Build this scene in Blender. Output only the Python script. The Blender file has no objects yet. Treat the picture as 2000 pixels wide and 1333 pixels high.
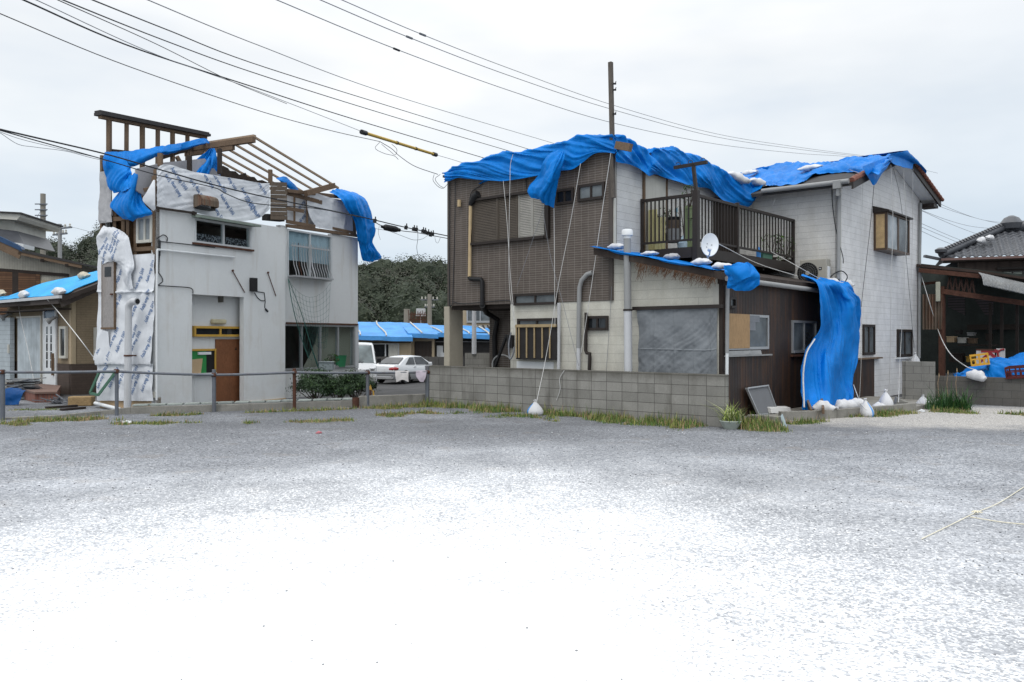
import bpy, math, random
import numpy as np
from mathutils import Vector, Matrix, noise

sc = bpy.context.scene
COL = sc.collection
R = math.radians
rnd = random.Random(11)

# ------------------------------------------------------------------ camera
F, CX, HY, EYE = 1634.0, 1000.0, 660.0, 1.76      # focal length in photo pixels, horizon row, eye height
cam = bpy.data.cameras.new('camera')
cam.sensor_width = 36
cam.lens = F*36/2000
cam.shift_y = (HY-666.5)/2000
cam.clip_start, cam.clip_end = .1, 3000
camo = bpy.data.objects.new('camera', cam)
COL.objects.link(camo)
camo.location = (0, 0, EYE)
camo.rotation_euler = (R(90), 0, 0)
sc.camera = camo

# ------------------------------------------------------------------ overcast sky and sun
SUN_EL, SUN_AZ = R(58), R(200)
w = bpy.data.worlds.new('World')
sc.world = w
w.use_nodes = True
wt = w.node_tree
wt.nodes.clear()
def wn(t, **k):
    n = wt.nodes.new(t)
    for a, b in k.items(): setattr(n, a, b)
    return n
out = wn('ShaderNodeOutputWorld')
tc = wn('ShaderNodeTexCoord')
sep = wn('ShaderNodeSeparateXYZ')
wt.links.new(tc.outputs['Generated'], sep.inputs[0])
def ramp_w(stops):
    r = wn('ShaderNodeValToRGB')
    el = r.color_ramp.elements
    while len(el) < len(stops): el.new(.5)
    for e, (p, c) in zip(el, stops): e.position = p; e.color = (*c, 1)
    return r
g = ramp_w([(0, (.70, .795, .88)), (.10, (.78, .85, .915)), (.22, (.93, .96, .985)), (.36, (1.0, 1.0, 1.0)), (.7, (1, 1, 1)), (1, (1, 1, 1))])
wt.links.new(sep.outputs['Z'], g.inputs[0])
mp = wn('ShaderNodeMapping'); mp.inputs['Scale'].default_value = (1.0, 1.0, 3.2)
wt.links.new(tc.outputs['Generated'], mp.inputs[0])
nz = wn('ShaderNodeTexNoise'); nz.inputs['Scale'].default_value = 3.2; nz.inputs['Detail'].default_value = 4; nz.inputs['Roughness'].default_value = .5
wt.links.new(mp.outputs[0], nz.inputs['Vector'])
cr = ramp_w([(.33, (.865, .90, .94)), (.5, (.97, .98, .985)), (.68, (1.08, 1.07, 1.055))])
wt.links.new(nz.outputs['Fac'], cr.inputs[0])
xr = ramp_w([(0, (.92, .945, .965)), (.42, (1.03, 1.03, 1.03)), (.56, (1.06, 1.055, 1.05)), (.66, (.93, .95, .97)), (.75, (.84, .88, .925)), (1, (.9, .93, .96))])
xm = wn('ShaderNodeMath', operation='MULTIPLY_ADD'); xm.inputs[1].default_value = .5; xm.inputs[2].default_value = .5
wt.links.new(sep.outputs['X'], xm.inputs[0]); wt.links.new(xm.outputs[0], xr.inputs[0])
m1 = wn('ShaderNodeMix', data_type='RGBA', blend_type='MULTIPLY'); m1.inputs['Factor'].default_value = 1
wt.links.new(g.outputs[0], m1.inputs['A']); wt.links.new(cr.outputs[0], m1.inputs['B'])
m2 = wn('ShaderNodeMix', data_type='RGBA', blend_type='MULTIPLY'); m2.inputs['Factor'].default_value = .85
wt.links.new(m1.outputs['Result'], m2.inputs['A']); wt.links.new(xr.outputs[0], m2.inputs['B'])
bg = wn('ShaderNodeBackground')
wt.links.new(m2.outputs['Result'], bg.inputs['Color'])
# an overcast sky is about three times as bright overhead as at the horizon
zs = wn('ShaderNodeMapRange'); zs.inputs['From Min'].default_value = .32; zs.inputs['From Max'].default_value = .95
zs.inputs['To Min'].default_value = 1.05; zs.inputs['To Max'].default_value = 2.2
wt.links.new(sep.outputs['Z'], zs.inputs['Value']); wt.links.new(zs.outputs[0], bg.inputs['Strength'])
sky = wn('ShaderNodeTexSky', sky_type='NISHITA', sun_disc=False, sun_elevation=SUN_EL, sun_rotation=SUN_AZ)
bg2 = wn('ShaderNodeBackground'); bg2.inputs['Strength'].default_value = .1
wt.links.new(sky.outputs[0], bg2.inputs['Color'])
ms = wn('ShaderNodeMixShader'); ms.inputs[0].default_value = .1
wt.links.new(bg.outputs[0], ms.inputs[1]); wt.links.new(bg2.outputs[0], ms.inputs[2]); wt.links.new(ms.outputs[0], out.inputs[0])
sl = bpy.data.lights.new('sun', 'SUN'); sl.energy = 1.0; sl.angle = R(25); sl.color = (1, .97, .93)
so = bpy.data.objects.new('sun', sl); COL.objects.link(so)
so.rotation_euler = (R(90)-SUN_EL, 0, math.pi-SUN_AZ)
sc.view_settings.view_transform = 'Standard'
sc.view_settings.look = 'None'
sc.view_settings.exposure = 0
sc.view_settings.gamma = 1
sc.cycles.max_bounces = 6
sc.cycles.transparent_max_bounces = 16

# ------------------------------------------------------------------ photo geometry: pixels to planes that stand in the world
CAM = Vector((0, 0, EYE))
def ray(x, y): return Vector(((x-CX)/F, 1, -(y-HY)/F))
def at(x, y, Y): return CAM+ray(x, y)*Y
def gp(x, y, z=0.0):
    d = ray(x, y)
    return CAM+d*((z-EYE)/d.z)
class Plane:
    def __init__(s, o, n): s.o = Vector(o); s.n = Vector(n).normalized()
    def p(s, x, y, off=0):
        d = ray(x, y)
        return CAM+d*((s.o+s.n*off-CAM).dot(s.n)/d.dot(s.n))
class Face(Plane):
    def __init__(s, o, e):
        s.e = Vector((e[0], e[1], 0)).normalized()
        s.o = Vector((o[0], o[1], 0))
        s.n = Vector((s.e.y, -s.e.x, 0))
    def off(s, d): return Face(s.o+s.n*d, s.e)
    def w(s, u, z, d=0): return s.o+s.e*u+s.n*d+Vector((0, 0, z))
    def uz(s, x, y):
        p = s.p(x, y)
        return (p-s.o).dot(s.e), p.z
    def u(s, x): return s.uz(x, 600)[0]
    def z(s, x, y): return s.uz(x, y)[1]

# ------------------------------------------------------------------ mesh building
class MB:
    def __init__(s): s.v = []; s.f = []; s.m = []; s.cur = 0
    def add(s, vs, fs):
        o = len(s.v)
        s.v += [tuple(v) for v in vs]
        for f in fs: s.f.append(tuple(i+o for i in f)); s.m.append(s.cur)
        return s
    def hexa(s, p): return s.add(p, [(0, 3, 2, 1), (4, 5, 6, 7), (0, 1, 5, 4), (1, 2, 6, 5), (2, 3, 7, 6), (3, 0, 4, 7)])
    def box(s, c, sx, sy, sz, rz=0, rx=0, ry=0):
        m = Matrix.Translation(Vector(c)) @ Matrix.Rotation(rz, 4, 'Z') @ Matrix.Rotation(ry, 4, 'Y') @ Matrix.Rotation(rx, 4, 'X')
        q = [(-1, -1, -1), (1, -1, -1), (1, 1, -1), (-1, 1, -1), (-1, -1, 1), (1, -1, 1), (1, 1, 1), (-1, 1, 1)]
        return s.hexa([m @ Vector((a*sx/2, b*sy/2, c_*sz/2)) for a, b, c_ in q])
    def fbox(s, fc, u0, u1, z0, z1, d0, d1):
        return s.hexa([fc.w(u0, z0, d1), fc.w(u1, z0, d1), fc.w(u1, z0, d0), fc.w(u0, z0, d0),
                       fc.w(u0, z1, d1), fc.w(u1, z1, d1), fc.w(u1, z1, d0), fc.w(u0, z1, d0)])
    def prism(s, poly, vec):
        n = len(poly); vec = Vector(vec)
        vs = [Vector(p) for p in poly]+[Vector(p)+vec for p in poly]
        fs = [tuple(range(n)), tuple(range(2*n-1, n-1, -1))]
        for i in range(n): j = (i+1) % n; fs.append((i, i+n, j+n, j))
        return s.add(vs, fs)
    def bar(s, a, b, w=.05, h=.05, up=(0, 0, 1)):
        a = Vector(a); b = Vector(b); d = (b-a).normalized(); up = Vector(up)
        x = d.cross(up)
        if x.length < 1e-3: x = d.cross(Vector((1, 0, 0)))
        x.normalize(); y = x.cross(d).normalized()
        x *= w/2; y *= h/2
        return s.hexa([a-x-y, a+x-y, a+x+y, a-x+y, b-x-y, b+x-y, b+x+y, b-x+y])
    def tube(s, pts, r, n=8, cap=True):
        pts = [Vector(p) for p in pts]; k = len(pts)
        rr = r if isinstance(r, (list, tuple)) else [r]*k
        t0 = (pts[1]-pts[0]).normalized()
        x = t0.orthogonal().normalized(); vs = []; fs = []
        for i, p in enumerate(pts):
            t = (pts[min(i+1, k-1)]-pts[max(i-1, 0)]).normalized()
            x = (x-t*x.dot(t)).normalized(); y = t.cross(x)
            for j in range(n):
                a = 2*math.pi*j/n
                vs.append(p+(x*math.cos(a)+y*math.sin(a))*rr[i])
        for i in range(k-1):
            for j in range(n):
                j2 = (j+1) % n
                fs.append((i*n+j, i*n+j2, (i+1)*n+j2, (i+1)*n+j))
        if cap: fs.append(tuple(range(n-1, -1, -1))); fs.append(tuple((k-1)*n+j for j in range(n)))
        return s.add(vs, fs)
    def lathe(s, prof, c=(0, 0, 0), n=16, axis=None):
        c = Vector(c); vs = []; fs = []
        m = Matrix.Identity(3)
        if axis is not None: m = Vector((0, 0, 1)).rotation_difference(Vector(axis)).to_matrix()
        for r_, z_ in prof:
            for j in range(n):
                a = 2*math.pi*j/n
                vs.append(c+m @ Vector((r_*math.cos(a), r_*math.sin(a), z_)))
        for i in range(len(prof)-1):
            for j in range(n):
                j2 = (j+1) % n
                fs.append((i*n+j, i*n+j2, (i+1)*n+j2, (i+1)*n+j))
        fs.append(tuple(range(n-1, -1, -1))); fs.append(tuple((len(prof)-1)*n+j for j in range(n)))
        return s.add(vs, fs)
    def sheet(s, P, th=.006):
        P = np.asarray(P, float); a, b = P.shape[:2]
        du = np.gradient(P, axis=1); dv = np.gradient(P, axis=0)
        N = np.cross(du, dv); N /= (np.linalg.norm(N, axis=2, keepdims=True)+1e-9)
        Q = P-N*th
        vs = list(map(tuple, P.reshape(-1, 3)))+list(map(tuple, Q.reshape(-1, 3)))
        fs = []; o = a*b
        for i in range(a-1):
            for j in range(b-1):
                k = i*b+j
                fs.append((k, k+1, k+b+1, k+b)); fs.append((o+k, o+k+b, o+k+b+1, o+k+1))
        ring = [j for j in range(b)]+[i*b+b-1 for i in range(1, a)]+[(a-1)*b+j for j in range(b-2, -1, -1)]+[i*b for i in range(a-2, 0, -1)]
        for i in range(len(ring)):
            p, q = ring[i], ring[(i+1) % len(ring)]
            fs.append((p, o+p, o+q, q))
        return s.add(vs, fs)
    def build(s, name, mats, parent=None, smooth=False, bevel=0, ang=40):
        if not isinstance(mats, (list, tuple)): mats = [mats]
        base = Vector((0, 0, 0)); q = parent
        while q is not None: base = base+q.location; q = q.parent
        me = bpy.data.meshes.new(name)
        V = np.array(s.v, float).reshape(-1, 3)
        me.from_pydata((V-np.array(base)).tolist(), [], s.f)
        for m in mats: me.materials.append(m)
        me.polygons.foreach_set('material_index', s.m)
        # box-projected UVs in metres: u along the wall, v up
        uvl = me.uv_layers.new(name='UVMap')
        uv = np.zeros((len(me.loops), 2)); k = 0
        nor = np.empty(len(me.polygons)*3); me.polygons.foreach_get('normal', nor); nor = nor.reshape(-1, 3)
        for i, f in enumerate(s.f):
            n = nor[i]
            if abs(n[2]) < .75 and (n[0] or n[1]):
                l = math.hypot(n[0], n[1]); tx, ty = -n[1]/l, n[0]/l
                for vi in f: p = V[vi]; uv[k] = (p[0]*tx+p[1]*ty, p[2]); k += 1
            else:
                for vi in f: p = V[vi]; uv[k] = (p[0], p[1]); k += 1
        uvl.data.foreach_set('uv', uv.ravel())
        if smooth:
            me.polygons.foreach_set('use_smooth', [True]*len(me.polygons))
            me.set_sharp_from_angle(angle=R(ang))
        me.update()
        o = bpy.data.objects.new(name, me); COL.objects.link(o)
        if parent is not None: o.parent = parent
        if bevel:
            b = o.modifiers.new('bevel', 'BEVEL'); b.width = bevel; b.segments = 2; b.limit_method = 'ANGLE'
        return o

def tag(o, label, cat, group=None, kind=None):
    if label: o['label'] = label
    if cat: o['category'] = cat
    if group: o['group'] = group
    if kind: o['kind'] = kind
    return o
def thing(name, label, cat, loc=(0, 0, 0), group=None):
    o = bpy.data.objects.new(name, None); COL.objects.link(o); o.location = loc; o.empty_display_size = .2
    return tag(o, label, cat, group)
def kids(o): return [c for c in COL.objects if c.parent == o]
def clone(o, parent=None, loc=None, rot=None, label=None):
    c = o.copy(); COL.objects.link(c); c.parent = parent
    for ch in kids(o): clone(ch, c)
    if loc is not None: c.location = loc
    if rot is not None: c.rotation_euler = rot
    if label: c['label'] = label
    return c

# smooth interpolation of control rows into a fine cloth grid
def crom(A, n):
    A = np.asarray(A, float); k = len(A)
    if k == 2:
        t = np.linspace(0, 1, n); return np.array([A[0]*(1-a)+A[1]*a for a in t])
    E = np.concatenate([[2*A[0]-A[1]], A, [2*A[-1]-A[-2]]]); o = []
    for a in np.linspace(0, k-1, n):
        i = min(int(a), k-2); t = a-i
        p0, p1, p2, p3 = E[i], E[i+1], E[i+2], E[i+3]
        o.append(.5*((2*p1)+(p2-p0)*t+(2*p0-5*p1+4*p2-p3)*t*t+(3*p1-p0-3*p2+p3)*t**3))
    return np.array(o)
def grid(rows, nu, nv):
    G = np.array([crom(np.array([tuple(p) for p in r]), nu) for r in rows])
    return np.stack([crom(G[:, j], nv) for j in range(nu)], axis=1)
def wrinkle(P, amp=.03, f=1.5, seed=0, fold=0, fdir=None, ff=6.0, edge=True):
    """crumple a cloth grid: soft noise plus creases, and folds running along fdir"""
    a, b = P.shape[:2]
    du = np.gradient(P, axis=1); dv = np.gradient(P, axis=0)
    N = np.cross(du, dv); N /= (np.linalg.norm(N, axis=2, keepdims=True)+1e-9)
    Q = P.copy(); sd = Vector((seed*7.3, seed*3.1, seed*1.7))
    for i in range(a):
        for j in range(b):
            p = Vector(P[i, j])+sd
            q = p*f+Vector((noise.noise(p*1.3), noise.noise(p*1.3+Vector((9, 0, 0))), noise.noise(p*1.3+Vector((0, 9, 0)))))*.5
            vd = noise.voronoi(q*.9)[0]
            v2 = noise.voronoi(q*2.7)[0]
            d = amp*(.75*noise.noise(p*f)+.9*(vd[1]-vd[0]-.3)+.3*(v2[1]-v2[0]-.3)+.2*noise.noise(p*f*4.1))
            if fold:
                u = j/(b-1); v = i/(a-1)
                g_ = (1, 0) if fdir is None else fdir
                t = u*g_[0]+v*g_[1]; s_ = v*g_[0]-u*g_[1]
                n1 = noise.noise(Vector((t*ff*.62, s_*1.1, seed*3.7))); n2 = noise.noise(Vector((t*ff*1.7, s_*1.6, seed*5.1+9)))
                d += fold*(2.0*(.34-abs(n1)*1.5)+1.2*(.3-abs(n2)*1.4))
            Q[i, j] = P[i, j]+N[i, j]*d
    return Q

# ------------------------------------------------------------------ node materials
class NT:
    def __init__(s, name, rough=.7, spec=.3, metal=0.0):
        s.m = bpy.data.materials.new(name); s.m.use_nodes = True
        s.t = s.m.node_tree; s.b = s.t.nodes['Principled BSDF']; s.out = s.t.nodes['Material Output']
        s.b.inputs['Roughness'].default_value = rough
        s.b.inputs['Specular IOR Level'].default_value = spec
        s.b.inputs['Metallic'].default_value = metal
        s.c = s.t.nodes.new('ShaderNodeTexCoord')
    def n(s, t, **k):
        o = s.t.nodes.new(t)
        for a, b in k.items(): setattr(o, a, b)
        return o
    def l(s, a, b): s.t.links.new(a, b)
    def co(s, kind='Object', scale=(1, 1, 1), rot=(0, 0, 0)):
        m = s.n('ShaderNodeMapping'); m.inputs['Scale'].default_value = scale; m.inputs['Rotation'].default_value = rot
        s.l(s.c.outputs[kind], m.inputs[0]); return m.outputs[0]
    def noise(s, v, scale=5, det=4, rough=.55, out='Fac'):
        o = s.n('ShaderNodeTexNoise'); o.inputs['Scale'].default_value = scale; o.inputs['Detail'].default_value = det; o.inputs['Roughness'].default_value = rough
        s.l(v, o.inputs['Vector']); return o.outputs[out]
    def vor(s, v, scale=5, out='Color', feat='F1'):
        o = s.n('ShaderNodeTexVoronoi', feature=feat); o.inputs['Scale'].default_value = scale
        s.l(v, o.inputs['Vector']); return o.outputs[out]
    def ramp(s, f, stops, inter='LINEAR'):
        o = s.n('ShaderNodeValToRGB'); e = o.color_ramp.elements; o.color_ramp.interpolation = inter
        while len(e) < len(stops): e.new(.5)
        for x, (p, c) in zip(e, stops):
            x.position = p; x.color = (*c, 1) if isinstance(c, (tuple, list)) else (c, c, c, 1)
        s.l(f, o.inputs[0]); return o.outputs[0]
    def mix(s, f, a, b, mode='MIX'):
        o = s.n('ShaderNodeMix', data_type='RGBA', blend_type=mode)
        for k, x in (('Factor', f), ('A', a), ('B', b)):
            if isinstance(x, bpy.types.NodeSocket): s.l(x, o.inputs[k])
            elif isinstance(x, (tuple, list)): o.inputs[k].default_value = (*x, 1)
            else: o.inputs[k].default_value = x
        return o.outputs['Result']
    def math(s, op, a, b=0.0, c=0.0, clamp=False):
        o = s.n('ShaderNodeMath', operation=op, use_clamp=clamp)
        for i, x in enumerate((a, b, c)):
            if isinstance(x, bpy.types.NodeSocket): s.l(x, o.inputs[i])
            else: o.inputs[i].default_value = x
        return o.outputs[0]
    def col(s, x):
        if isinstance(x, bpy.types.NodeSocket): s.l(x, s.b.inputs['Base Color'])
        else: s.b.inputs['Base Color'].default_value = (*x, 1)
        return s
    def bump(s, h, st=.3, dist=.01, prev=None):
        o = s.n('ShaderNodeBump'); o.inputs['Strength'].default_value = st; o.inputs['Distance'].default_value = dist
        s.l(h, o.inputs['Height'])
        if prev is not None: s.l(prev, o.inputs['Normal'])
        s.l(o.outputs[0], s.b.inputs['Normal']); return o.outputs[0]

def plain(name, c, rough=.7, var=.18, scale=3, bump=.15, bs=60, metal=0, spec=.3, stain=None, streak=0, grain=None):
    """paint, plaster, wood or metal with uneven colour, optional run-down stains and wood grain"""
    t = NT(name, rough, spec, metal)
    v = t.co('Object')
    a = tuple(x*(1-var) for x in c); b = tuple(min(x*(1+var), .95) for x in c)
    col = t.ramp(t.noise(v, scale, 5, .6), [(.3, a), (.7, b)])
    col = t.mix(.35, col, t.ramp(t.noise(v, scale*11, 3), [(.3, a), (.7, b)]))
    if grain:
        g = t.noise(t.co('Object', grain), 9, 4, .65)
        col = t.mix(t.ramp(g, [(.42, 0), (.66, .75)]), col, tuple(x*.45 for x in c))
    if stain:
        g = t.noise(t.co('Object', (4.3, 3.9, .4)), 1.0, 6, .65)
        col = t.mix(t.ramp(g, [(.54, 0), (.75, streak)]), col, stain)
        g = t.noise(v, 1.1, 6, .65)
        col = t.mix(t.ramp(g, [(.55, 0), (.75, streak*.7)]), col, stain)
    t.col(col)
    if bump: t.bump(t.noise(v, bs, 3), bump, .008)
    return t.m

def brickmat(name, c1, c2, mortar, bw, bh, ms=.004, offset=0.0, rough=.8, bump=.5, dirt=None, dirtf=.5, shift=0, spec=.25, top=None):
    t = NT(name, rough, spec)
    mp = t.n('ShaderNodeMapping'); t.l(t.c.outputs['UV'], mp.inputs[0]); mp.inputs['Location'].default_value = (shift, 0, 0)
    k = t.n('ShaderNodeTexBrick', offset=offset, squash=1.0)
    t.l(mp.outputs[0], k.inputs['Vector'])
    k.inputs['Color1'].default_value = (*c1, 1); k.inputs['Color2'].default_value = (*c2, 1); k.inputs['Mortar'].default_value = (*mortar, 1)
    for n_, x in (('Scale', 1), ('Mortar Size', ms), ('Mortar Smooth', .3), ('Bias', 0), ('Brick Width', bw), ('Row Height', bh)): k.inputs[n_].default_value = x
    col = k.outputs['Color']
    v = t.co('Object')
    n1 = t.noise(v, 2.2, 6, .65)
    col = t.mix(1.0, col, t.ramp(n1, [(.25, .82), (.75, 1.12)]), 'MULTIPLY')
    col = t.mix(1.0, col, t.ramp(t.noise(v, 45, 3), [(.3, .9), (.7, 1.08)]), 'MULTIPLY')
    if dirt:
        g = t.noise(t.co('Object', (2.9, 2.6, .45)), 1.0, 7, .68)
        col = t.mix(t.ramp(g, [(.5, 0), (.76, dirtf)]), col, dirt)
    if top:     # weathered band below the coping
        s_ = t.n('ShaderNodeSeparateXYZ'); t.l(t.c.outputs['UV'], s_.inputs[0])
        g2 = t.math('ADD', s_.outputs['Y'], t.math('MULTIPLY', t.math('SUBTRACT', n1, .5), .5))
        col = t.mix(t.ramp(t.math('SUBTRACT', g2, top[0]-.5), [(.35, 0), (.55, top[1])]), col, dirt)
    t.col(col)
    nb = t.bump(k.outputs['Fac'], -bump, .006)
    t.bump(t.noise(v, 70, 3), .2, .005, nb)
    return t.m

def corrmat(name, c, pitch=.05, rough=.6, rust=None, rf=.5, metal=0, amp=.5, dark=.6, axis=0):
    """ribbed sheet metal, ribs run up the wall"""
    t = NT(name, rough, .3, metal)
    s_ = t.n('ShaderNodeSeparateXYZ'); t.l(t.c.outputs['UV'], s_.inputs[0])
    wv = t.math('SINE', t.math('MULTIPLY', s_.outputs[axis], 2*math.pi/pitch))
    h = t.math('MULTIPLY_ADD', wv, .5, .5)
    v = t.co('Object')
    a = tuple(x*.75 for x in c); b = tuple(x*1.25 for x in c)
    col = t.ramp(t.noise(v, 1.8, 5, .6), [(.3, a), (.7, b)])
    col = t.mix(t.ramp(h, [(0, dark), (.35, 0)]), col, tuple(x*.35 for x in c))
    if rust:
        g = t.noise(t.co('Object', (7.3, 6.7, .55)), 1.0, 6, .68)
        col = t.mix(t.ramp(g, [(.47, 0), (.66, rf)]), col, rust)
    t.col(col); t.bump(h, amp, .012)
    return t.m

def tarpmat(name, c, rough=.5, weave=True):
    t = NT(name, rough, .15)
    v = t.co('Object')
    a = tuple(x*.80 for x in c); b = tuple(min(1, x*1.18) for x in c)
    col = t.ramp(t.noise(v, 1.1, 4), [(.3, a), (.7, b)])
    t.col(col)
    m = t.noise(v, 2.4, 3)
    vv = t.n('ShaderNodeVectorMath', operation='MULTIPLY_ADD'); t.l(t.noise(v, 1.6, 2, out='Color'), vv.inputs[0])
    vv.inputs[1].default_value = (.5, .5, .5); t.l(v, vv.inputs[2])
    cre = t.vor(vv.outputs[0], 3.2, 'Distance', 'DISTANCE_TO_EDGE')
    n0 = t.bump(t.ramp(cre, [(0, 0), (.05, 1)]), .12, .01)
    n1 = t.bump(t.noise(v, 6, 6, .62), .42, .03, n0)
    n2 = t.bump(t.noise(t.co('Object', (7, 7, 1.3), (0, .55, .3)), 1, 5, .6), .75, .03, n1)
    if weave:
        t.bump(t.noise(t.co('UV', (160, 25, 1)), 2, 2), .12, .003, n2)
    # thin woven plastic lets some light through
    tr = t.n('ShaderNodeBsdfTranslucent'); t.l(col, tr.inputs[0])
    mx = t.n('ShaderNodeMixShader'); mx.inputs[0].default_value = .08
    t.l(t.b.outputs[0], mx.inputs[1]); t.l(tr.outputs[0], mx.inputs[2]); t.l(mx.outputs[0], t.out.inputs[0])
    return t.m

def glassmat(name, tint=(.8, .85, .86), refl=1.0):
    t = NT(name)
    fr = t.n('ShaderNodeFresnel'); fr.inputs['IOR'].default_value = 1.5
    tp = t.n('ShaderNodeBsdfTransparent'); tp.inputs[0].default_value = (*tint, 1)
    gl = t.n('ShaderNodeBsdfGlossy'); gl.inputs['Roughness'].default_value = .02
    mx = t.n('ShaderNodeMixShader')
    ge = t.n('ShaderNodeNewGeometry'); t.l(t.math('MULTIPLY', t.math('MULTIPLY', fr.outputs[0], refl), t.math('SUBTRACT', 1, ge.outputs['Backfacing'])), mx.inputs[0]); t.l(tp.outputs[0], mx.inputs[1]); t.l(gl.outputs[0], mx.inputs[2]); t.l(mx.outputs[0], t.out.inputs[0])
    return t.m

def darkglass(name, c=(.012, .014, .016), rough=.06):
    t = NT(name, rough, .5)
    v = t.co('Object')
    t.col(t.ramp(t.noise(v, 1.4, 3), [(.3, tuple(x*.5 for x in c)), (.75, tuple(x*2.2 for x in c))]))
    t.bump(t.noise(v, .8, 2), .02, .02)
    return t.m

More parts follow.
